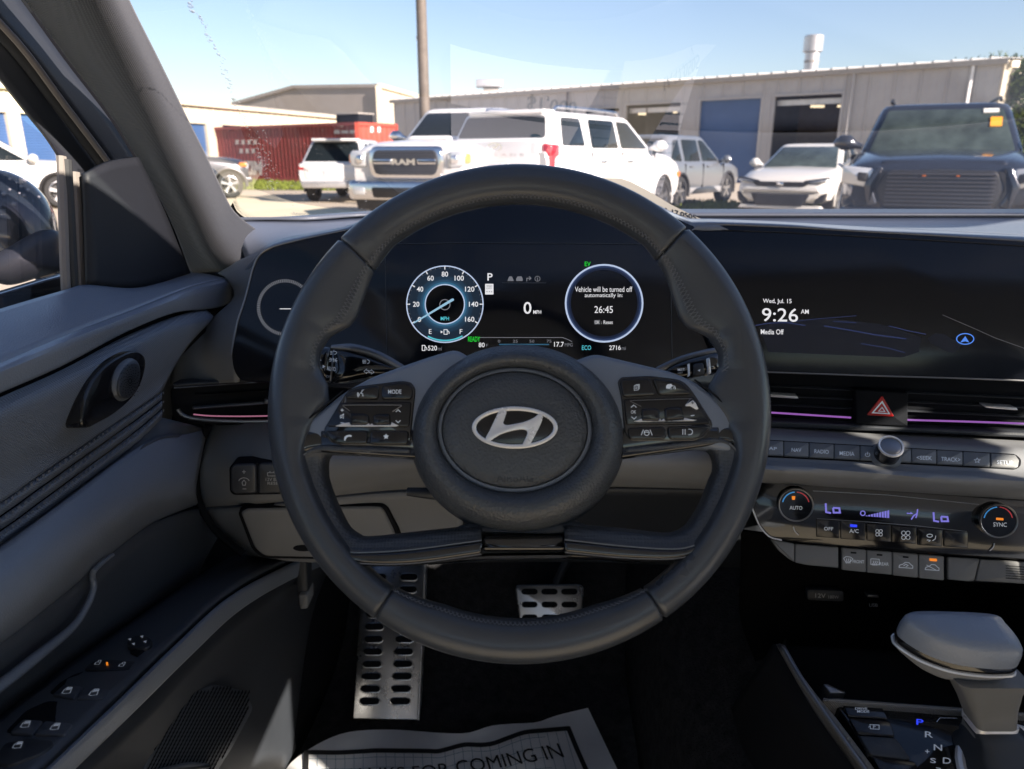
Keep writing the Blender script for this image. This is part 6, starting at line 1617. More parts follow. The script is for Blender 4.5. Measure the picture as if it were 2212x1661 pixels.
loop('gloss_loop', LO[2:], LI[2:], .0085, .0075, .0110, 'gloss_black', drop=.006); loop('gloss_loop', RO[2:], RI[2:], .0085, .0075, .0110, 'gloss_black', drop=.006)
plate('gloss_bar', WH, [(690, 928), (900, 925), (900, 990), (722, 978), (690, 976)], -.022, .0066, 'gloss_black', sw, .002, .002)
plate('gloss_bar', WH, [(1340, 922), (1555, 920), (1560, 958), (1525, 964), (1340, 990)], -.022, .0066, 'gloss_black', sw, .002, .002)
loop('inner_bevel', LI, LP_, .0075, -.016, .004, 'perforated_trim'); loop('inner_bevel', RI, RP, .0075, -.016, .004, 'perforated_trim')
for P_ in (LI[4:], RI[4:]): tube('bright_edge', [WH.at(u, v, .0080) for u, v in P_], .0006, 'dark_silver', sw, 6, 70)
for P_ in (LO[4:], RO[4:]): tube('bright_edge', [WH.at(u, v, .0088) for u, v in P_], .0006, 'dark_silver', sw, 6, 70)
for P_ in (LO, RO): tube('loop_joint', [WH.at(u + (-2 if u < 1100 else 2), v + 1, .0072) for u, v in P_[3:]], .0012, 'gap_black', sw, 6, 70)
# lower bridge
plate('lower_spoke', WH, [(965, 1150), (1000, 1132), (1060, 1120), (1200, 1120), (1262, 1130), (1290, 1148), (1280, 1165), (1240, 1182), (1225, 1172), (1040, 1172), (1005, 1188), (985, 1170)], -.03, -.004, 'leather', sw, .006, .01)
plate('bridge_bar', WH, [(1040, 1158), (1222, 1156), (1224, 1186), (1216, 1192), (1046, 1192), (1038, 1186)], -.025, .004, 'gloss_black', sw, .003, .004)
plate('bridge_under', WH, [(900, 1212), (1000, 1200), (1050, 1198), (1215, 1196), (1240, 1190), (1390, 1206), (1380, 1216), (1200, 1208), (1060, 1210), (920, 1222)], -.025, -.004, 'gloss_black', sw, .003, .003)

# hub
def ell(cu, cv, rx, ry, h, n=72):
    c = WH.uv(cu, cv, h); ax_ = np.linalg.norm(WH.uv(cu + rx, cv, h) - c); ay_ = np.linalg.norm(WH.uv(cu, cv - ry, h) - c)
    return [WH.pt(c[0] + ax_ * math.cos(2 * math.pi * k / n), c[1] + ay_ * math.sin(2 * math.pi * k / n), h) for k in range(n)]
rings('hub_ring', [ell(1119, 955, 205, 190, -.05), ell(1119, 948, 228, 200, -.028), ell(1119, 943, 232, 199, -.008), ell(1119, 941, 228, 195, .006), ell(1118, 939, 219, 186, .015), ell(1117, 936, 206, 172, .0205), ell(1116, 933, 194, 160, .0222),
                   ell(1114, 930, 183, 149, .0205), ell(1113, 928, 175, 141, .0165), ell(1112, 927, 169, 135, .013), ell(1112, 927, 167, 133, .009)], 'hub_leather', sw, True, False, angle=75)
rings('hub_inlay_ring', [ell(1112, 927, 167.5, 133.5, .008), ell(1112, 927, 167.5, 133.5, .0128), ell(1112, 927, 164, 130.5, .0140), ell(1112, 927, 158.5, 125.5, .0140), ell(1112, 927, 157, 124, .011)], 'dash_plastic', sw, False, False, angle=50)
rings('airbag_cover', [ell(1112, 927, 157, 124, .0105), ell(1112, 927, 156.5, 123.5, .0142), ell(1112, 927, 154, 121, .0152), ell(1112, 926, 120, 94, .0172), ell(1112, 925, 80, 62, .0184), ell(1112, 925, 3, 2, .0190)], 'hub_leather', sw, False, True, angle=70)
def rz(zx, zy): return ((1600 + zx / 1.661) / 1.8517, (1300 + zy / 1.661) / 1.8517)
# emblem: oval ring and slanted letter
eh = .0222
ecx, ecy = rz(763, 680)
oval = lambda s_, n=60: arc_px(ecx, ecy, 92.7 * s_, 45.6 * s_ if s_ == 1 else 45.6 - 92.7 * (1 - s_), 0, 360 - 360 / n, n)
plate('emblem_base', WH, oval(1.0), .012, eh - .0022, 'button_black', sw, .0006)
n = 60
o1 = [WH.uv(u, v, eh) for u, v in oval(1.0)]; o2 = [WH.uv(u, v, eh) for u, v in oval(.905)]
V = []; Fc = []
ro1, ro2 = inset(np.array(o1)[::1] if area(o1) > 0 else np.array(o1)[::-1], .0006), None
P1 = np.array(o1); P2 = np.array(o2)
if area(P1) < 0: P1 = P1[::-1]; P2 = P2[::-1]
for Q, hh in ((P1, eh - .0025), (P1, eh - .0006), (inset(P1, .0007), eh), (inset(P2, -.0007), eh), (P2, eh - .0006), (P2, eh - .0025)):
    V += [WH.pt(x, y, hh) for x, y in Q]
for k in range(5): Fc += [(k * n + i, k * n + (i + 1) % n, (k + 1) * n + (i + 1) % n, (k + 1) * n + i) for i in range(n)]
build('emblem_ring', V, Fc, 'satin_silver', sw, True)
Hs = [(662, 566), (690, 562), (708, 572), (692, 628), (686, 652), (706, 663), (760, 656), (830, 640), (890, 614), (925, 588), (948, 600), (942, 640), (915, 700), (880, 765), (858, 800), (812, 802), (838, 742), (846, 712), (834, 697), (800, 693), (730, 706), (660, 730), (592, 772), (566, 758), (596, 698), (632, 622)]
Hp = crom([WH.uv(*rz(*p), eh) for p in Hs], 110, True)
plate2('emblem_letter', WH, Hp, eh - .0028, eh, 'satin_silver', sw, .0006)
text('AIRBAG', WH, (1072, 1024, 1152, 1042), .0166, 'dark_plastic', sw, .0)
bpy.data.objects[-1] if False else None
u, v = 1111, 1000
plate('horn_symbol', WH, [(u - 15, v - 8), (u - 6, v - 5), (u + 16, v - 7), (u + 16, v - 3), (u + 4, v + 1), (u + 14, v + 7), (u - 6, v + 5), (u - 15, v + 8)], .012, .0168, 'dark_plastic', sw, .0004)
plate('airbag_lettering_pad', WH, [(1068, 1020), (1156, 1020), (1156, 1046), (1068, 1046)], .010, .0140, 'hub_leather', sw, .0004, .002)

# buttons
def btn(name, px, r=.003, hh=.0095, mat='button_black'): return plate(name, WH, px, .004, hh, mat, sw, .0010, r)
plate('button_bezel', WH, [(738, 862), (752, 842), (770, 834), (868, 822), (888, 825), (897, 838), (897, 850), (889, 925), (887, 964), (880, 964), (734, 962), (714, 956), (703, 942), (698, 928)], -.005, .0072, 'gloss_black', sw, .001, .004)
plate('button_bezel', WH, [(1334, 824), (1342, 814), (1405, 811), (1467, 819), (1484, 829), (1501, 851), (1539, 911), (1540, 922), (1527, 940), (1506, 953), (1362, 953), (1349, 936), (1342, 859)], -.005, .0072, 'gloss_black', sw, .001, .004)
tk_ = btn('voice_button', [(743, 860), (754, 846), (772, 838), (819, 832), (817, 862)]); md_ = btn('mode_button', [(825, 831), (868, 826), (885, 829), (892, 839), (892, 849), (888, 862), (823, 862)])
mid = btn('rocker_panel', [(735, 869), (889, 867), (884, 922), (706, 922)], .002, .0085); ph_ = btn('phone_button', [(702, 930), (794, 930), (792, 959), (736, 959), (718, 954), (707, 943)]); st_ = btn('favourite_button', [(800, 930), (883, 930), (881, 955), (876, 960), (798, 960)])
bh = .0098
text('MODE', WH, (838.5, 841.5, 867, 850.5), bh, 'print_white', md_, .006)
u, v = 781, 849
stroke('voice_symbol', WH, [[(u + 5, v - 7), (u + 1, v - 6), (u + 1, v - 3), (u - 2, v), (u + 3, v + 2), (u + 2, v + 6), (u + 5, v + 6)]] + [arc_px(u - 3, v + 3, r_, r_ * 1.2, 140, 230, 6) for r_ in (2, 4, 6)], 1.3, bh, 'print_white', tk_)
hm_ = .0088
stroke('plus_symbol', WH, [[(735.5, 886), (742.5, 886)], [(739, 882.5), (739, 889.5)]], 1.5, hm_, 'print_white', mid); stroke('minus_symbol', WH, [[(735.5, 913), (742.5, 913)]], 1.5, hm_, 'print_white', mid)
stroke('mute_symbol', WH, [[(735, 897), (738, 897), (742, 894), (742, 904), (738, 901), (735, 901), (735, 897)], [(735, 904), (743, 894)]], 1.2, hm_, 'print_white', mid)
for px in ([(855, 890), (860, 885), (865, 890)], [(855, 908), (860, 913), (865, 908)]): stroke('seek_arrow', WH, [px], 1.6, hm_, 'print_white', mid)
def rockers(par, bx):
    for px in bx['pads']: plate('rocker', WH, px, .006, .0105, 'button_black', par, .0012, .001)
    for ln in bx['lines']: tube('rocker_reflection', [WH.at(u, v, .0092) for u, v in ln], .00035, 'dark_silver', par, 5, 20)  # thin light lines drawn as reflections around the rockers
    for px in bx['glints']: plate('rocker_lip', WH, px, .006, .0098, 'satin_silver', par, .0003)  # satin strips shaped as the sky's reflection on the bevel below
rockers(mid, dict(pads=[[(757, 893), (786, 893), (796, 897), (797, 914), (790, 917), (758, 917)], [(806, 898), (815, 894), (842, 894), (843, 916), (812, 917), (806, 914)]], lines=[[(741, 876), (747, 875), (860, 875), (867, 877)], [(741, 877), (756, 888)], [(867, 877), (848, 889)]],
                  glints=[[(724, 920), (740, 914), (754, 912), (757, 918), (790, 918), (796, 914), (799, 918), (803, 914), (806, 918), (844, 918), (846, 912), (861, 919), (855, 921), (730, 921)]]))
u, v = 751, 945
poly_px('phone_symbol', WH, [[(u - 8, v + 6), (u - 7, v - 1), (u - 2, v - 5), (u + 5, v - 6), (u + 9, v - 4), (u + 8, v - 1), (u + 3, v - 2), (u - 2, v), (u - 4, v + 4), (u - 5, v + 7)]], bh, 'print_white', ph_)
u, v = 834, 943
poly_px('star_symbol', WH, [[(u + (7 if k % 2 == 0 else 3) * math.sin(k * math.pi / 5), v - (7 if k % 2 == 0 else 3) * math.cos(k * math.pi / 5)) for k in range(10)]], bh, 'print_white', st_)
pg = btn('page_button', [(1340, 826), (1346, 818), (1404, 816), (1418, 853), (1345, 857)]); cr = btn('cruise_button', [(1410, 817), (1465, 823), (1480, 833), (1496, 851), (1423, 853)])
mid2 = btn('rocker_panel', [(1347, 862), (1500, 857), (1532, 908), (1533, 916), (1353, 918)], .002, .0085); la = btn('lane_button', [(1356, 924), (1437, 921), (1440, 949), (1364, 949), (1357, 942)]); ps = btn('pause_button', [(1443, 921), (1536, 918), (1535, 924), (1523, 938), (1504, 949), (1445, 949)])
u, v = 1376, 836
stroke('page_symbol', WH, [[(u - 6, v - 3), (u + 3, v - 4), (u + 3, v + 6), (u - 6, v + 7), (u - 6, v - 3)], [(u - 3, v - 5), (u + 5, v - 6), (u + 5, v + 4)], [(u - 4, v), (u + 1, v)], [(u - 4, v + 3), (u + 1, v + 3)]], 1.1, bh, 'print_white', pg)
u, v = 1449, 835
poly_px('cruise_symbol', WH, [[(u - 10, v + 4), (u - 10, v - 1), (u - 7, v - 5), (u + 1, v - 6), (u + 4, v - 2), (u - 1, v + 2), (u - 2, v + 5)]], bh, 'print_white', cr); stroke('cruise_symbol', WH, [arc_px(u + 5, v + 3, 5, 4.6, -40, 220, 14), [(u + 5, v + 4), (u + 8, v + 1)]], 1.3, bh, 'print_white', cr)
text('OK', WH, (1363, 886, 1374, 893.5), hm_, 'print_white', mid2, .004)
for px in ([(1363, 880), (1369, 875), (1375, 880)], [(1364, 900), (1370, 905), (1375, 900)]): stroke('menu_arrow', WH, [px], 1.6, hm_, 'print_white', mid2)
stroke('plus_symbol', WH, [[(1493, 870), (1499, 870)], [(1496, 867), (1496, 873)]], 1.5, .0104, 'ink_black', mid2); stroke('minus_symbol', WH, [[(1492, 898), (1500, 897)]], 1.7, hm_, 'print_white', mid2)
rockers(mid2, dict(pads=[[(1386, 883), (1415, 881), (1424, 884), (1427, 904), (1422, 908), (1387, 908)], [(1436, 883), (1444, 880), (1473, 879), (1478, 904), (1442, 907), (1437, 903)]], lines=[[(1361, 866), (1370, 865), (1487, 861), (1491, 862)], [(1362, 867), (1385, 878)], [(1491, 862), (1480, 876)]],
                   glints=[[(1369, 910), (1378, 907), (1386, 904), (1388, 909), (1422, 909), (1426, 904), (1429, 908), (1434, 904), (1438, 909), (1477, 907), (1479, 902), (1490, 905), (1506, 907), (1500, 909), (1380, 911)], [(1481, 874), (1497, 864), (1503, 870), (1509, 883), (1505, 885), (1492, 877), (1482, 877)]]))
u, v = 1397, 935
stroke('lane_symbol', WH, [[(u - 12, v + 5), (u - 7, v - 7)], [(u + 12, v + 5), (u + 7, v - 7)], disc(u, v, 5.5, 18) + [(u + 5.5, v)], [(u - 5, v), (u, v - 2), (u + 5, v)]], 1.4, bh, 'print_white', la)
u, v = 1486, 933
stroke('pause_symbol', WH, [[(u - 11, v - 6), (u - 11, v + 6)], [(u - 6, v - 6), (u - 6, v + 6)], [(u + 1, v - 6)] + arc_px(u + 4, v, 6, 6, 90, -90, 12) + [(u + 1, v + 6)]], 1.5, bh, 'print_white', ps)

# ================================================================== parked vehicles
def section(x, hw, zb, zs, zt, ht):
    half = [(0, zb), (hw * .78, zb), (hw * .95, zb + .07), (hw * .995, zb + .20), (hw, zb + (zs - zb) * .55), (hw * .99, zs - .10), (hw * .965, zs - .02),
            (ht + (hw * .965 - ht) * .45, zs + (zt - zs) * .55), (ht * .85, zt - (zt - zs) * .12), (ht * .45, zt), (0, zt + .012)]
    full = [(y, z) for y, z in half] + [(-y, z) for y, z in half[-2:0:-1]]
    return [np.array([x, y, z]) for y, z in full]
class Car:
    def __init__(c, name, label, loc, heading, spec, paint, group=None, scale=1.0):
        c.s = spec; c.paint = paint
        c.root = thing(name, label, spec['cat'], (loc[0], loc[1], 0), math.radians(90 - heading), group, scale)
        st = crom(spec['st'], 44)
        body = rings('body', [section(*q) for q in st], paint, c.root, local=True, angle=50)
        bm = bmesh.new(); bm.from_mesh(body.data); bmesh.ops.recalc_face_normals(bm, faces=bm.faces); bm.to_mesh(body.data); bm.free()
        c.hw = max(q[1] for q in spec['st']); r = spec['r']
        V = []; Fc = []
        for x in spec['axles']:
            for sd in (-1, 1):
                b = len(V); n = 28
                for y in (c.hw - .34, c.hw + .3):
                    V += [(x + math.cos(2 * math.pi * k / n) * r * 1.13, sd * y, r + math.sin(2 * math.pi * k / n) * r * 1.13) for k in range(n)]
                Fc += [(b + k, b + (k + 1) % n, b + n + (k + 1) % n, b + n + k) for k in range(n)]
                Fc += [tuple(b + k for k in range(n)), tuple(b + n + k for k in range(n))]
        cut = build('cutter', V, Fc, paint, None, False)
        bm = bmesh.new(); bm.from_mesh(cut.data); bmesh.ops.recalc_face_normals(bm, faces=bm.faces); bm.to_mesh(cut.data); bm.free()
        body.parent = None
        md = body.modifiers.new('wells', 'BOOLEAN'); md.operation = 'DIFFERENCE'; md.solver = 'EXACT'; md.object = cut
        dg = bpy.context.evaluated_depsgraph_get()
        me = bpy.data.meshes.new_from_object(body.evaluated_get(dg))
        body.modifiers.clear(); body.data = me
        bpy.data.objects.remove(cut); body.parent = c.root
        body.name = 'body'; me.materials.clear(); me.materials.append(MATS[paint])
        for p in me.polygons: p.use_smooth = True
        me.set_sharp_from_angle(angle=math.radians(40))
        c.body = body
        c.lip()
        c.house()
        c.wheels()
    def lip(c):
        r = c.s['r']
        for x in c.s['axles']:
            for sd in (-1, 1):
                pts = [(x + math.cos(a) * r * 1.14, sd * (c.hw - .005), r + math.sin(a) * r * 1.14) for a in np.linspace(-.25, math.pi + .25, 22)]
                tube('arch_trim', pts, .035 if c.s.get('cladding') else .018, 'car_trim' if c.s.get('cladding') else c.paint, c.root, 6, local=True)
    def gx(c, t):
        g = c.s['gh']; return g['xr0'] + (g['xr1'] - g['xr0']) * t, g['xf0'] + (g['xf1'] - g['xf0']) * t
    def gw(c, t):
        g = c.s['gh']; return g['w0'] + (g['w1'] - g['w0']) * t
    def gz(c, t):
        g = c.s['gh']; return g['zb'] + (g['zr'] - g['zb']) * t
    def house(c):
        R = []
        for t, ins in ((0, 0), (.5, 0), (.88, 0), (.95, .03), (.99, .10), (1.0, .24)):
            a, b = c.gx(min(t, .92)); w_ = c.gw(min(t, .92)); z = c.gz(t) if t < .99 else c.gz(1) - (0.012 if t < 1 else 0)
            a += ins; b -= ins; w_ -= ins
            P = fillet([(a, -w_), (b, -w_), (b, w_), (a, w_)], .14, 5)
            R.append([np.array([p[0], p[1], z]) for p in P])
        c.roof = rings('roof', R, c.paint, c.root, local=True, angle=60)
        g = c.s['gh']
        off = .008
        def quad(name, P, mat='car_glass'):
            P = [np.array(p, float) for p in P]
            n = np.cross(P[1] - P[0], P[2] - P[0]); n /= np.linalg.norm(n)
            ctr = sum(P) / len(P)
            if np.dot(n, ctr - np.array([0, 0, 1.0])) < 0: P = P[::-1]; n = -n
            fr = Frame.of(P[0], P[1] - P[0], np.cross(n, P[1] - P[0]))
            pts = [(np.dot(p - P[0], fr.ex), np.dot(p - P[0], fr.ey)) for p in P]
            return plate2(name, fr, fillet(pts, .05, 3), -.02, off, mat, c.root, .004, local=True)
        gl = c.s.get('glass', 'car_glass')
        t0, t1 = .06, .86
        f0, f1 = c.gx(t0)[1], c.gx(t1)[1]; r0, r1 = c.gx(t0 + .06)[0], c.gx(t1)[0]
        m = c.s.get('post', .09)
        c.windscreen = quad('windscreen', [(f0, -c.gw(t0) + m, c.gz(t0)), (f0, c.gw(t0) - m, c.gz(t0)), (f1, c.gw(t1) - m, c.gz(t1)), (f1, -c.gw(t1) + m, c.gz(t1))], c.s.get('wglass', gl))
        tr = c.s.get('rear_t', t0 + .06); r0 = c.gx(tr)[0]
        quad('rear_window', [(r0, c.gw(tr) - m, c.gz(tr)), (r0, -c.gw(tr) + m, c.gz(tr)), (r1, -c.gw(t1) + m, c.gz(t1)), (r1, c.gw(t1) - m, c.gz(t1))], gl)
        for sd in (-1, 1):
            for win in c.s['wins']:
                P = [(x, sd * c.gw(t), c.gz(t)) for x, t in win]
                quad('side_window', P, gl)
    def wheels(c):
        r = c.s['r']; wd = .24
        rim = c.s.get('rim', 'alloy')
        first = None
        for x in c.s['axles']:
            for sd in (-1, 1):
                y = sd * (c.hw - .12)
                root = bpy.data.objects.new('wheel', None); COL.objects.link(root); root.parent = c.root
                root.location = (x, y, r); root.rotation_euler = (0, 0, 0 if sd > 0 else math.pi)
                if first is None:
                    seg = 36
                    prof = [(r * .66, -wd / 2), (r * .9, -wd / 2), (r * .985, -wd * .36), (r, -wd * .2), (r, wd * .2), (r * .985, wd * .36), (r * .9, wd / 2), (r * .68, wd / 2), (r * .64, wd * .3), (r * .62, -wd * .3)]
                    R = [[np.array([a * math.cos(2 * math.pi * k / seg), b, a * math.sin(2 * math.pi * k / seg)]) for k in range(seg)] for a, b in prof]
                    ty = rings('tyre', R, 'tyre', root, False, False, True)
                    V = []; Fc = []
                    n = 5
                    prof = [(r * .67, wd * .42), (r * .63, wd * .44), (r * .60, wd * .25), (r * .58, -wd * .1)]
                    for a, b in prof:
                        V += [(a * math.cos(2 * math.pi * k / seg), b, a * math.sin(2 * math.pi * k / seg)) for k in range(seg)]
                    for q in range(3):
                        Fc += [(q * seg + k, q * seg + (k + 1) % seg, (q + 1) * seg + (k + 1) % seg, (q + 1) * seg + k) for k in range(seg)]
                    for s_ in range(n):
                        a = 2 * math.pi * s_ / n + .3
                        ca, sa = math.cos(a), math.sin(a)
                        b = len(V)
                        for (rad, wdt) in ((r * .10, .05), (r * .62, .085)):
                            for dy in (wd * .22, wd * .40):
                                for sg in (-1, 1):
                                    V.append((ca * rad - sa * wdt * sg * .5, dy, sa * rad + ca * wdt * sg * .5))
                        Fc += [tuple(b + i for i in f) for f in ((2, 3, 7, 6), (0, 2, 6, 4), (1, 5, 7, 3), (0, 4, 5, 1))]
                    b = len(V)
                    for rr, yy in ((r * .15, wd * .2), (r * .15, wd * .41), (r * .02, wd * .44)):
                        V += [(rr * math.cos(2 * math.pi * k / 16), yy, rr * math.sin(2 * math.pi * k / 16)) for k in range(16)]
                    for q in range(2): Fc += [(b + q * 16 + k, b + q * 16 + (k + 1) % 16, b + (q + 1) * 16 + (k + 1) % 16, b + (q + 1) * 16 + k) for k in range(16)]
                    rm = build('rim', V, Fc, rim, root, True, True)
                    R = [[np.array([a * math.cos(2 * math.pi * k / 24), b_, a * math.sin(2 * math.pi * k / 24)]) for k in range(24)] for a, b_ in ((r * .5, -.02), (r * .5, .0))]
                    dk = rings('brake_disc', R, 'car_trim', root, True, True, True)
                    first = (ty, rm, dk)
                else:
                    for q in first:
                        k = q.copy(); COL.objects.link(k); k.parent = root
    # plates on the faces: pts in (across, up), across grows to the right as seen
    def face(c, side, d):
        if side == 'front': return Frame.of((d, 0, 0), (0, 1, 0), (0, 0, 1))
        if side == 'rear': return Frame.of((d, 0, 0), (0, -1, 0), (0, 0, 1))
        if side == 'left': return Frame.of((0, d, 0), (-1, 0, 0), (0, 0, 1))
        return Frame.of((0, d, 0), (1, 0, 0), (0, 0, 1))
    def plate(c, name, side, d, pts, th, mat, r=.03, bev=.012, parent=None):
        if r: pts = fillet(pts, r, 3)
        fr = c.face(side, d)
        return plate2(name, fr, pts, -.15, th, mat, parent or c.root, bev, local=True)
    def both(c, name, side, d, pts, th, mat, r=.03, bev=.012):
        c.plate(name, side, d, pts, th, mat, r, bev); c.plate(name, side, d, [(-x, z) for x, z in pts], th, mat, r, bev)
    def text(c, s, side, d, x0, z0, x1, z1, mat, bold=.02):
        V, Fc = glyphs(s, bold); lo, hi = V.min(0), V.max(0); N = (V - lo) / (hi - lo); fr = c.face(side, d)
        return build('lettering', [fr.pt(x0 + (x1 - x0) * a, z0 + (z1 - z0) * b, 0) for a, b in N], Fc, mat, c.root, False, True)
    def mirrors(c, x, z, mat=None, sz=1.0):
        for sd in (-1, 1):
            y0 = sd * c.gw(.1)
            tb = tube('mirror', [(x, y0, z - .03), (x, y0 + sd * .10 * sz, z), (x, y0 + sd * .17 * sz, z + .02), (x, y0 + sd * .24 * sz, z + .02), (x, y0 + sd * .29 * sz, z)],
                      [.03, .05, .10, .095, .03], mat or c.paint, c.root, 10, 9, local=True)
    def handles(c, xs, z):
        for sd in ('left', 'right'):
            d = c.hw + .004 if sd == 'left' else -c.hw - .004
            for x in xs:
                a = -x if sd == 'left' else x
                c.plate('door_handle', sd, d, [(a - .10, z - .018), (a + .10, z - .018), (a + .10, z + .018), (a - .10, z + .018)], .02, 'car_chrome' if c.s.get('chrome') else c.paint, .015, .006)
    def seams(c, xs, z0, z1):
        for sd in ('left', 'right'):
            d = c.hw + .003 if sd == 'left' else -c.hw - .003
            for x in xs:
                a = -x if sd == 'left' else x
                c.plate('door_gap', sd, d, [(a - .008, z0), (a + .008, z0), (a + .008, z1), (a - .008, z1)], .001, 'gap_black', 0, 0)
    def sill(c, z0, z1, mat='car_trim'):
        a, b = c.s['axles']; r = c.s['r'] * 1.15
        lo, hi = min(a, b) + r, max(a, b) - r
        for sd in ('left', 'right'):
            d = c.hw - .01 if sd == 'left' else -c.hw + .01
            P = [(lo, z0), (hi, z0), (hi, z1), (lo, z1)]
            if sd == 'left': P = [(-x, z) for x, z in P]
            c.plate('sill_trim', sd, d, P, .02, mat, .02, .006)

TALL = dict(st=[(-2.50, .84, .50, 1.12, 1.14, .78), (-2.42, .95, .38, 1.19, 1.21, .88), (-1.5, .99, .32, 1.22, 1.24, .90), (0, .99, .30, 1.20, 1.22, .90), (1.0, .99, .30, 1.16, 1.22, .84),
                (1.9, .98, .32, 1.08, 1.15, .80), (2.36, .93, .36, .94, 1.05, .72), (2.5, .80, .44, .80, .88, .60)],
            gh=dict(xr0=-2.47, xr1=-2.20, xf1=.25, xf0=1.12, zb=1.18, zr=1.76, w0=.935, w1=.76), r=.385, axles=(1.50, -1.42), cat='suv', chrome=True, rear_t=.34,
            wins=[[(-2.10, .15), (-1.42, .15), (-1.42, .84), (-1.98, .84)], [(-1.22, .10), (-.30, .10), (-.30, .84), (-1.16, .84)], [(-.20, .10), (.84, .10), (.22, .82), (-.20, .84)]], cladding=False)
MIDS = dict(st=[(-2.25, .80, .50, .90, .92, .74), (-2.16, .90, .40, .98, 1.0, .84), (-1.3, .93, .34, 1.02, 1.04, .85), (0, .93, .32, 1.0, 1.02, .85), (1.0, .93, .32, .98, 1.04, .80),
                (1.75, .92, .34, .93, .99, .76), (2.15, .87, .38, .82, .90, .68), (2.27, .76, .46, .70, .78, .56)],
            gh=dict(xr0=-2.15, xr1=-1.62, xf1=.15, xf0=1.10, zb=.97, zr=1.62, w0=.87, w1=.66), r=.36, axles=(1.36, -1.32), cat='suv',
            wins=[[(-1.72, .14), (-1.20, .10), (-1.20, .84), (-1.45, .80)], [(-1.06, .10), (-.22, .10), (-.22, .84), (-1.02, .84)], [(-.12, .10), (.82, .10), (.14, .82), (-.12, .84)]], cladding=True)
SEDAN = dict(st=[(-2.33, .76, .50, .86, .88, .70), (-2.22, .86, .38, .94, .98, .78), (-1.4, .90, .30, .93, .99, .78), (0, .90, .26, .90, .93, .80), (.9, .90, .26, .89, .95, .76),
                 (1.7, .89, .28, .82, .89, .72), (2.16, .84, .30, .68, .77, .64), (2.31, .70, .36, .56, .63, .54)],
             gh=dict(xr0=-1.75, xr1=-.85, xf1=.10, xf0=1.10, zb=.90, zr=1.41, w0=.80, w1=.60), r=.33, axles=(1.40, -1.34), cat='sedan', post=.075,
             wins=[[(-1.25, .12), (-.35, .10), (-.35, .84), (-.85, .80)], [(-.25, .10), (.82, .10), (.10, .80), (-.25, .84)]])
PICKUP = dict(st=[(-2.95, .97, .66, 1.36, 1.38, .92), (-2.85, 1.01, .58, 1.40, 1.42, .95), (-1.2, 1.02, .55, 1.40, 1.42, .95), (0, 1.02, .52, 1.40, 1.42, .95), (1.0, 1.02, .52, 1.38, 1.45, .90),
                  (1.5, 1.02, .54, 1.34, 1.46, .84), (2.4, 1.01, .56, 1.30, 1.43, .80), (2.78, .99, .56, 1.24, 1.36, .78), (2.90, .93, .60, 1.16, 1.26, .74)],
              gh=dict(xr0=-1.10, xr1=-.98, xf1=.48, xf0=1.30, zb=1.38, zr=2.03, w0=.94, w1=.76), r=.41, axles=(1.95, -1.72), cat='pickup', rear_t=.2,
              wins=[[(-.98, .12), (-.20, .12), (-.20, .82), (-.94, .82)], [(-.08, .10), (.98, .10), (.50, .80), (-.08, .82)]])
OFFR = dict(st=[(-2.40, .88, .60, 1.12, 1.14, .82), (-2.30, .95, .48, 1.18, 1.20, .88), (-1.2, .97, .44, 1.20, 1.22, .88), (0, .97, .42, 1.18, 1.20, .88), (.9, .97, .42, 1.16, 1.24, .84),
                (1.6, .97, .44, 1.10, 1.21, .80), (2.2, .94, .48, 1.00, 1.13, .74), (2.40, .84, .56, .90, 1.02, .66)],
            gh=dict(xr0=-2.32, xr1=-2.1, xf1=.30, xf0=.98, zb=1.16, zr=1.80, w0=.88, w1=.69), r=.40, axles=(1.42, -1.36), cat='suv', wglass='car_glass_clear', cladding=False,
            wins=[[(-2.0, .12), (-1.3, .12), (-1.3, .84), (-1.95, .84)], [(-1.15, .10), (-.35, .10), (-.35, .84), (-1.1, .84)], [(-.25, .10), (.74, .10), (.28, .82), (-.25, .84)]])

# white heavy pickup, its front turned to us
k = Car('pickup_truck', 'white heavy pickup with a chrome framed black grille facing the camera', (-0.70, 14.8), 199, PICKUP, 'car_white')
f = 2.90
k.plate('grille_surround', 'front', f, [(-.60, .84), (.60, .84), (.66, 1.10), (.60, 1.34), (-.60, 1.34), (-.66, 1.10)], .06, 'car_chrome', .10, .03)
gr = k.plate('grille', 'front', f, [(-.52, .91), (.52, .91), (.58, 1.10), (.53, 1.28), (-.53, 1.28), (-.58, 1.10)], .075, 'car_trim', .08, .01)
fr = k.face('front', f + .08)
for zz in np.linspace(.94, 1.25, 9):
    k.plate('grille_bar', 'front', f, [(-.52, zz - .006), (.52, zz - .006), (.52, zz + .006), (-.52, zz + .006)], .085, 'alloy_dark', 0, .002)
k.both('grille_blade', 'front', f, [(.22, 1.07), (.54, 1.07), (.54, 1.15), (.22, 1.15)], .10, 'car_chrome', .02, .01)
k.both('grille_blade_core', 'front', f, [(.24, 1.095), (.54, 1.095), (.54, 1.125), (.24, 1.125)], .106, 'car_trim', .005, .002)
k.text('RAM', 'front', f + .12, -.20, 1.06, .20, 1.15, 'car_chrome', .04)
k.both('headlight', 'front', f - .02, [(.70, 1.02), (.99, 1.04), (1.0, 1.20), (.96, 1.28), (.72, 1.26)], .05, 'lamp_clear', .05, .02)
k.both('headlight_lens', 'front', f - .02, [(.76, 1.07), (.88, 1.07), (.88, 1.21), (.76, 1.21)], .07, 'car_chrome', .05, .02)
k.both('marker_lamp', 'front', f - .03, [(.95, 1.08), (1.015, 1.08), (1.015, 1.22), (.95, 1.24)], .05, 'lamp_amber', .02, .02)
k.plate('bumper', 'front', f + .02, [(-1.0, .52), (1.0, .52), (1.02, .70), (.98, .82), (-.98, .82), (-1.02, .70)], .10, 'car_chrome', .06, .04)
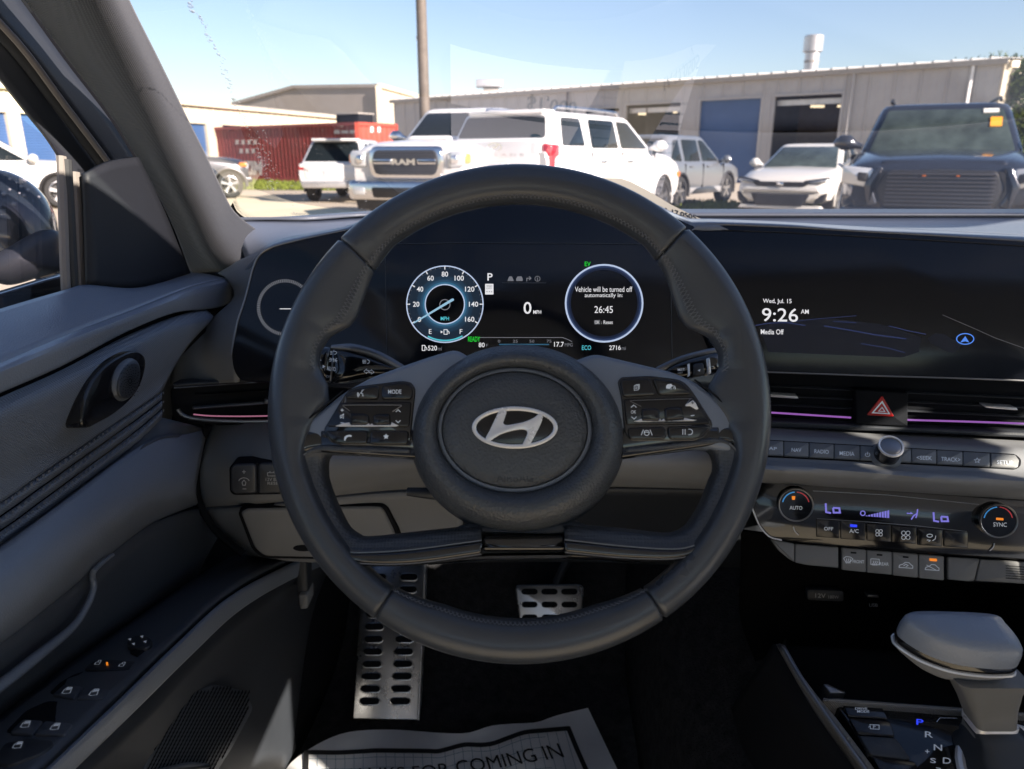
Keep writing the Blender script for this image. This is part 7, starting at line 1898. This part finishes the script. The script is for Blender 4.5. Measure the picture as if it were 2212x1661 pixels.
k.plate('bumper_intake', 'front', f + .02, [(-.55, .56), (.55, .56), (.58, .72), (-.58, .72)], .115, 'car_trim', .04, .01)
k.both('fog_lamp', 'front', f + .02, [(.70, .60), (.92, .60), (.92, .72), (.70, .72)], .115, 'lamp_clear', .04, .01)
k.plate('lower_valance', 'front', f - .06, [(-.92, .36), (.92, .36), (.96, .54), (-.96, .54)], .06, 'car_trim', .04, .02)
k.mirrors(1.02, 1.52, 'car_chrome', 1.2); k.handles((-.75, .1), 1.22); k.seams((-1.02, -.14, 1.0), .62, 1.38); k.sill(.42, .56)
k.plate('hood_scoop', 'front', 1.6, [(-.4, 1.44), (.4, 1.44), (.34, 1.51), (-.34, 1.51)], .5, 'car_white', .05, .04)
fs = Frame.of((1.30 - .82 * .30, 0, 1.38 + .65 * .30), (0, 1, 0), (-.82, 0, .65))
plate2('orange_tag', fs, [(.36, -.06), (.58, -.06), (.58, .06), (.36, .06)], .0, .016, 'sticker_orange', k.root, 0, local=True)

# white three-row suv seen from behind, right of the pickup
k = Car('large_suv', 'big white suv with tall red tail lamps, its rear turned to the camera', (1.22, 14.3), 34, TALL, 'car_white', scale=1.06)
f = -2.5
k.plate('tailgate', 'rear', f + .02, [(-.76, .60), (.76, .60), (.78, 1.36), (-.78, 1.36)], .035, 'car_white', .08, .03)
k.both('tail_lamp', 'rear', f + .10, [(.78, .92), (.95, .94), (.945, 1.28), (.78, 1.30)], .08, 'lamp_red', .04, .03)
k.both('tail_lamp_core', 'rear', f + .10, [(.84, .98), (.90, .98), (.90, 1.22), (.84, 1.22)], .09, 'hazard_red', .02, .01)
k.text('P A L I S A D E', 'rear', f - .017, -.52, 1.12, .52, 1.16, 'galvanized', .03)
fr = k.face('rear', f - .016)
E_ = [(.12 * math.cos(a), 1.25 + .055 * math.sin(a)) for a in np.linspace(0, 2 * math.pi, 29)[:-1]]
V, Fc = ribbon(fr, E_, .018, .004, True); build('emblem', V, Fc, 'car_chrome', k.root, False, True)
V, Fc = ribbon(fr, [(-.06, 1.21), (-.03, 1.25), (.03, 1.25), (.06, 1.29)], .026, .004); build('emblem_letter', V, Fc, 'car_chrome', k.root, False, True)
k.plate('number_plate', 'rear', f + .005, [(-.17, .90), (.17, .90), (.17, 1.03), (-.17, 1.03)], .035, 'plate_white', .01, .004)
k.plate('plate_recess', 'rear', f + .005, [(-.25, .86), (.25, .86), (.25, 1.07), (-.25, 1.07)], .031, 'car_pearl', .02, .004)
k.plate('bumper', 'rear', f + .03, [(-.93, .36), (.93, .36), (.94, .58), (-.94, .58)], .07, 'car_white', .06, .03)
k.plate('bumper_trim', 'rear', f + .05, [(-.80, .30), (.80, .30), (.86, .42), (-.86, .42)], .07, 'car_trim', .05, .02)
k.plate('rear_spoiler', 'rear', -2.10, [(-.66, 1.70), (.66, 1.70), (.68, 1.77), (-.68, 1.77)], .16, 'car_white', .03, .02)
k.mirrors(.92, 1.27, None, 1.15); k.handles((-.95, .02), 1.04); k.seams((-1.32, -.25, 1.05), .42, 1.18); k.sill(.28, .42)
for s_ in (-.62, .62): tube('roof_rail', [(-1.9, s_, 1.76), (-1.7, s_, 1.82), (.0, s_, 1.82), (.25, s_, 1.77)], .022, 'car_chrome', k.root, 8, 20, local=True)
k.both('marker_lamp', 'front', 2.30, [(.86, .74), (.96, .74), (.96, .84), (.86, .84)], .06, 'lamp_amber', .02, .02)

# silver hatchback beside it
k = Car('silver_crossover', 'silver crossover standing between the big white suv and the white sedan', (4.05, 19.6), 38, MIDS, 'car_silver', scale=1.03)
f = -2.25
k.plate('tailgate', 'rear', f + .02, [(-.72, .62), (.72, .62), (.76, .96), (-.76, .96)], .03, 'car_silver', .06, .02)
k.both('tail_lamp', 'rear', f + .06, [(.50, .84), (.88, .86), (.88, .96), (.50, .94)], .06, 'lamp_red', .03, .02)
k.plate('bumper_trim', 'rear', f + .03, [(-.80, .38), (.80, .38), (.86, .58), (-.86, .58)], .07, 'car_trim', .05, .03)
k.mirrors(.92, 1.06); k.handles((-.82, .12), .92); k.seams((-1.14, -.17, 1.02), .42, .98); k.sill(.30, .44, 'galvanized')
k.plate('number_plate', 'rear', f + .02, [(-.16, .66), (.16, .66), (.16, .80), (-.16, .80)], .04, 'plate_white', .01, .004)

# white sedan facing us
k = Car('white_sedan', 'white low sedan with a narrow black grille facing the camera', (6.6, 17.0), 214, SEDAN, 'car_pearl', scale=1.03)
k.s['wglass'] = 'car_glass_clear'
f = 2.28
k.plate('grille', 'front', f, [(-.44, .60), (.44, .60), (.56, .69), (-.56, .69)], .05, 'car_trim', .03, .015)
k.both('headlight', 'front', f - .08, [(.42, .66), (.83, .70), (.80, .76), (.52, .715)], .10, 'lamp_clear', .02, .02)
k.both('headlight_brow', 'front', f - .08, [(.40, .69), (.84, .75), (.82, .775), (.44, .715)], .105, 'car_trim', .01, .008)
k.plate('nose_badge', 'front', f, [(-.055, .60), (.055, .60), (.065, .68), (-.065, .68)], .068, 'car_chrome', .02, .006)
k.plate('bumper_bar', 'front', f - .02, [(-.74, .50), (.74, .50), (.70, .60), (-.70, .60)], .07, 'car_pearl', .05, .03)
k.plate('lower_intake', 'front', f - .02, [(-.44, .24), (.44, .24), (.56, .47), (-.56, .47)], .06, 'car_trim', .04, .015)
for zz in np.linspace(.27, .44, 6): k.plate('intake_bar', 'front', f - .02, [(-.44, zz - .006), (.44, zz - .006), (.44, zz + .006), (-.44, zz + .006)], .07, 'alloy_dark', 0, .002)
k.both('corner_intake', 'front', f - .08, [(.62, .28), (.80, .32), (.84, .50), (.66, .42)], .08, 'car_trim', .03, .015)
k.plate('splitter', 'front', f - .03, [(-.80, .18), (.80, .18), (.74, .25), (-.74, .25)], .06, 'car_pearl', .02, .015)
k.mirrors(.86, 1.0, None, .95); k.handles((-.62, .15), .82); k.seams((-1.0, -.30, .95), .36, .90)
k.windscreen.data.materials[0] = MATS['car_glass_clear']

# dark off-roader close by at the right
k = Car('dark_suv', 'dark gray off-road suv close by with an orange tag on its windscreen', (5.75, 10.5), 207, OFFR, 'car_dark', scale=1.03)
f = 2.40
k.plate('grille', 'front', f - .01, [(-.52, .62), (.52, .62), (.60, .84), (.50, 1.02), (-.50, 1.02), (-.60, .84)], .05, 'car_trim', .05, .02)
for zz in np.linspace(.66, .98, 9): k.plate('grille_bar', 'front', f - .01, [(-.50, zz - .007), (.50, zz - .007), (.50, zz + .007), (-.50, zz + .007)], .065, 'alloy_dark', 0, .003)
k.both('grille_lamp', 'front', f, [(.14, .958), (.17, .958), (.17, .966), (.14, .966)], .07, 'lamp_amber', 0, .003)
k.both('grille_frame', 'front', f - .02, [(.56, .66), (.66, .62), (.72, .86), (.62, 1.06), (.54, 1.04), (.64, .85)], .07, 'car_dark', .03, .02)
k.both('headlight', 'front', f - .16, [(.62, .82), (.95, .88), (.96, 1.06), (.64, 1.03)], .19, 'lamp_clear', .03, .02)
k.both('headlight_core', 'front', f - .16, [(.68, .88), (.80, .90), (.80, 1.0), (.68, .99)], .20, 'car_trim', .03, .02)
k.plate('hood_front', 'front', f - .3, [(-.62, 1.04), (.62, 1.04), (.58, 1.12), (-.58, 1.12)], .20, 'car_dark', .04, .04)
k.plate('bumper', 'front', f - .02, [(-.92, .44), (.92, .44), (.94, .62), (-.94, .62)], .10, 'car_dark', .06, .04)
k.both('fog_lamp', 'front', f - .02, [(.70, .48), (.84, .48), (.84, .60), (.70, .60)], .115, 'lamp_clear', .05, .01)
k.plate('light_bar', 'front', f - .02, [(-.46, .52), (.46, .52), (.46, .57), (-.46, .57)], .118, 'lamp_clear', .01, .006)
k.plate('skid_plate', 'front', f - .05, [(-.62, .30), (.62, .30), (.70, .46), (-.70, .46)], .06, 'dark_silver', .04, .02)
k.mirrors(.82, 1.30, None, 1.15); k.handles((-.75, .1), 1.05); k.seams((-1.08, -.30, .92), .52, 1.18)
for s_ in (-.60, .60): tube('roof_rail', [(-1.8, s_, 1.80), (-1.6, s_, 1.86), (.0, s_, 1.86), (.22, s_, 1.81)], .02, 'car_trim', k.root, 8, 20, local=True)
fs = Frame.of((.98 - .68 * .62, 0, 1.16 + .64 * .62), (0, 1, 0), (-.68, 0, .64))
plate2('orange_tag', fs, [(.50, -.10), (.62, -.10), (.62, .06), (.50, .06)], 0, .02, 'sticker_orange', k.root, 0, local=True)
plate2('white_tag', fs, [(.42, .14), (.58, .14), (.58, .21), (.42, .21)], 0, .02, 'sticker_white', k.root, 0, local=True)

# small white suv by the container
k = Car('small_suv', 'small white suv seen from behind, left of the pickup by the container', (-4.55, 22.3), 4, MIDS, 'car_gray_white', scale=1.0)
f = -2.25
k.plate('tailgate', 'rear', f + .02, [(-.72, .60), (.72, .60), (.76, .96), (-.76, .96)], .03, 'car_white', .06, .02)
k.plate('tail_light_bar', 'rear', f + .02, [(-.84, .90), (.84, .90), (.85, .99), (-.85, .99)], .035, 'car_white', .02, .01)
k.both('tail_lamp', 'rear', f + .06, [(.58, .80), (.88, .84), (.88, .94), (.74, .92)], .07, 'lamp_red', .03, .02)
k.plate('number_plate', 'rear', f + .02, [(-.22, .68), (.22, .68), (.22, .84), (-.22, .84)], .04, 'plate_white', .01, .004)
k.plate('bumper_trim', 'rear', f + .03, [(-.80, .38), (.80, .38), (.86, .56), (-.86, .56)], .07, 'galvanized', .05, .03)
k.plate('rear_spoiler', 'rear', -1.66, [(-.60, 1.56), (.60, 1.56), (.62, 1.63), (-.62, 1.63)], .20, 'car_white', .03, .02)
k.mirrors(.92, 1.06); k.seams((-1.14, -.17), .42, .98)

# dark off-roader whose nose shows past the pillar
k = Car('navy_suv', 'dark navy off-road suv with gray arches, its nose showing past the pillar', (-10.2, 22.4), 62, dict(OFFR, axles=(1.80, -1.30)), 'car_navy', scale=.96)
f = 2.40
k.both('headlight', 'front', f - .06, [(.60, .84), (.88, .86), (.88, 1.02), (.62, 1.0)], .06, 'lamp_clear', .03, .02)
for sd in ('left', 'right'):
    dd = .93 if sd == 'left' else -.93
    a = -2.22 if sd == 'left' else 2.22
    k.plate('marker_lamp', sd, dd, [(a - .10, .92), (a + .12, .92), (a + .12, 1.05), (a - .10, 1.05)], .03, 'lamp_amber', .03, .02)
k.plate('grille', 'front', f - .01, [(-.52, .70), (.52, .70), (.52, 1.0), (-.52, 1.0)], .05, 'car_trim', .05, .02)
k.plate('bumper', 'front', f - .02, [(-.90, .46), (.90, .46), (.92, .62), (-.92, .62)], .10, 'dark_silver', .06, .04)
r = k.s['r']
for sd in (-1, 1):
    for x in k.s['axles']:
        tube('arch_flare', [(x + math.cos(a) * r * 1.22, sd * .985, r + math.sin(a) * r * 1.22) for a in np.linspace(-.1, math.pi + .1, 22)], .05, 'dark_silver', k.root, 8, local=True)
k.mirrors(.82, 1.30)

# white crossover beyond the side window
k = Car('cream_crossover', 'cream white crossover by the storage doors, seen through the side window', (-12.35, 17.9), 52, MIDS, 'car_pearl', scale=1.05)
f = -2.25
k.plate('tailgate', 'rear', f + .02, [(-.72, .62), (.72, .62), (.76, .96), (-.76, .96)], .03, 'car_pearl', .06, .02)
k.both('tail_lamp', 'rear', f + .06, [(.40, .84), (.88, .86), (.88, .94), (.40, .92)], .06, 'car_trim', .03, .02)
k.plate('bumper_trim', 'rear', f + .03, [(-.80, .38), (.80, .38), (.86, .56), (-.86, .56)], .07, 'car_trim', .05, .03)
k.mirrors(.92, 1.06); k.handles((-.82, .12), .92); k.seams((-1.14, -.17), .42, .98)
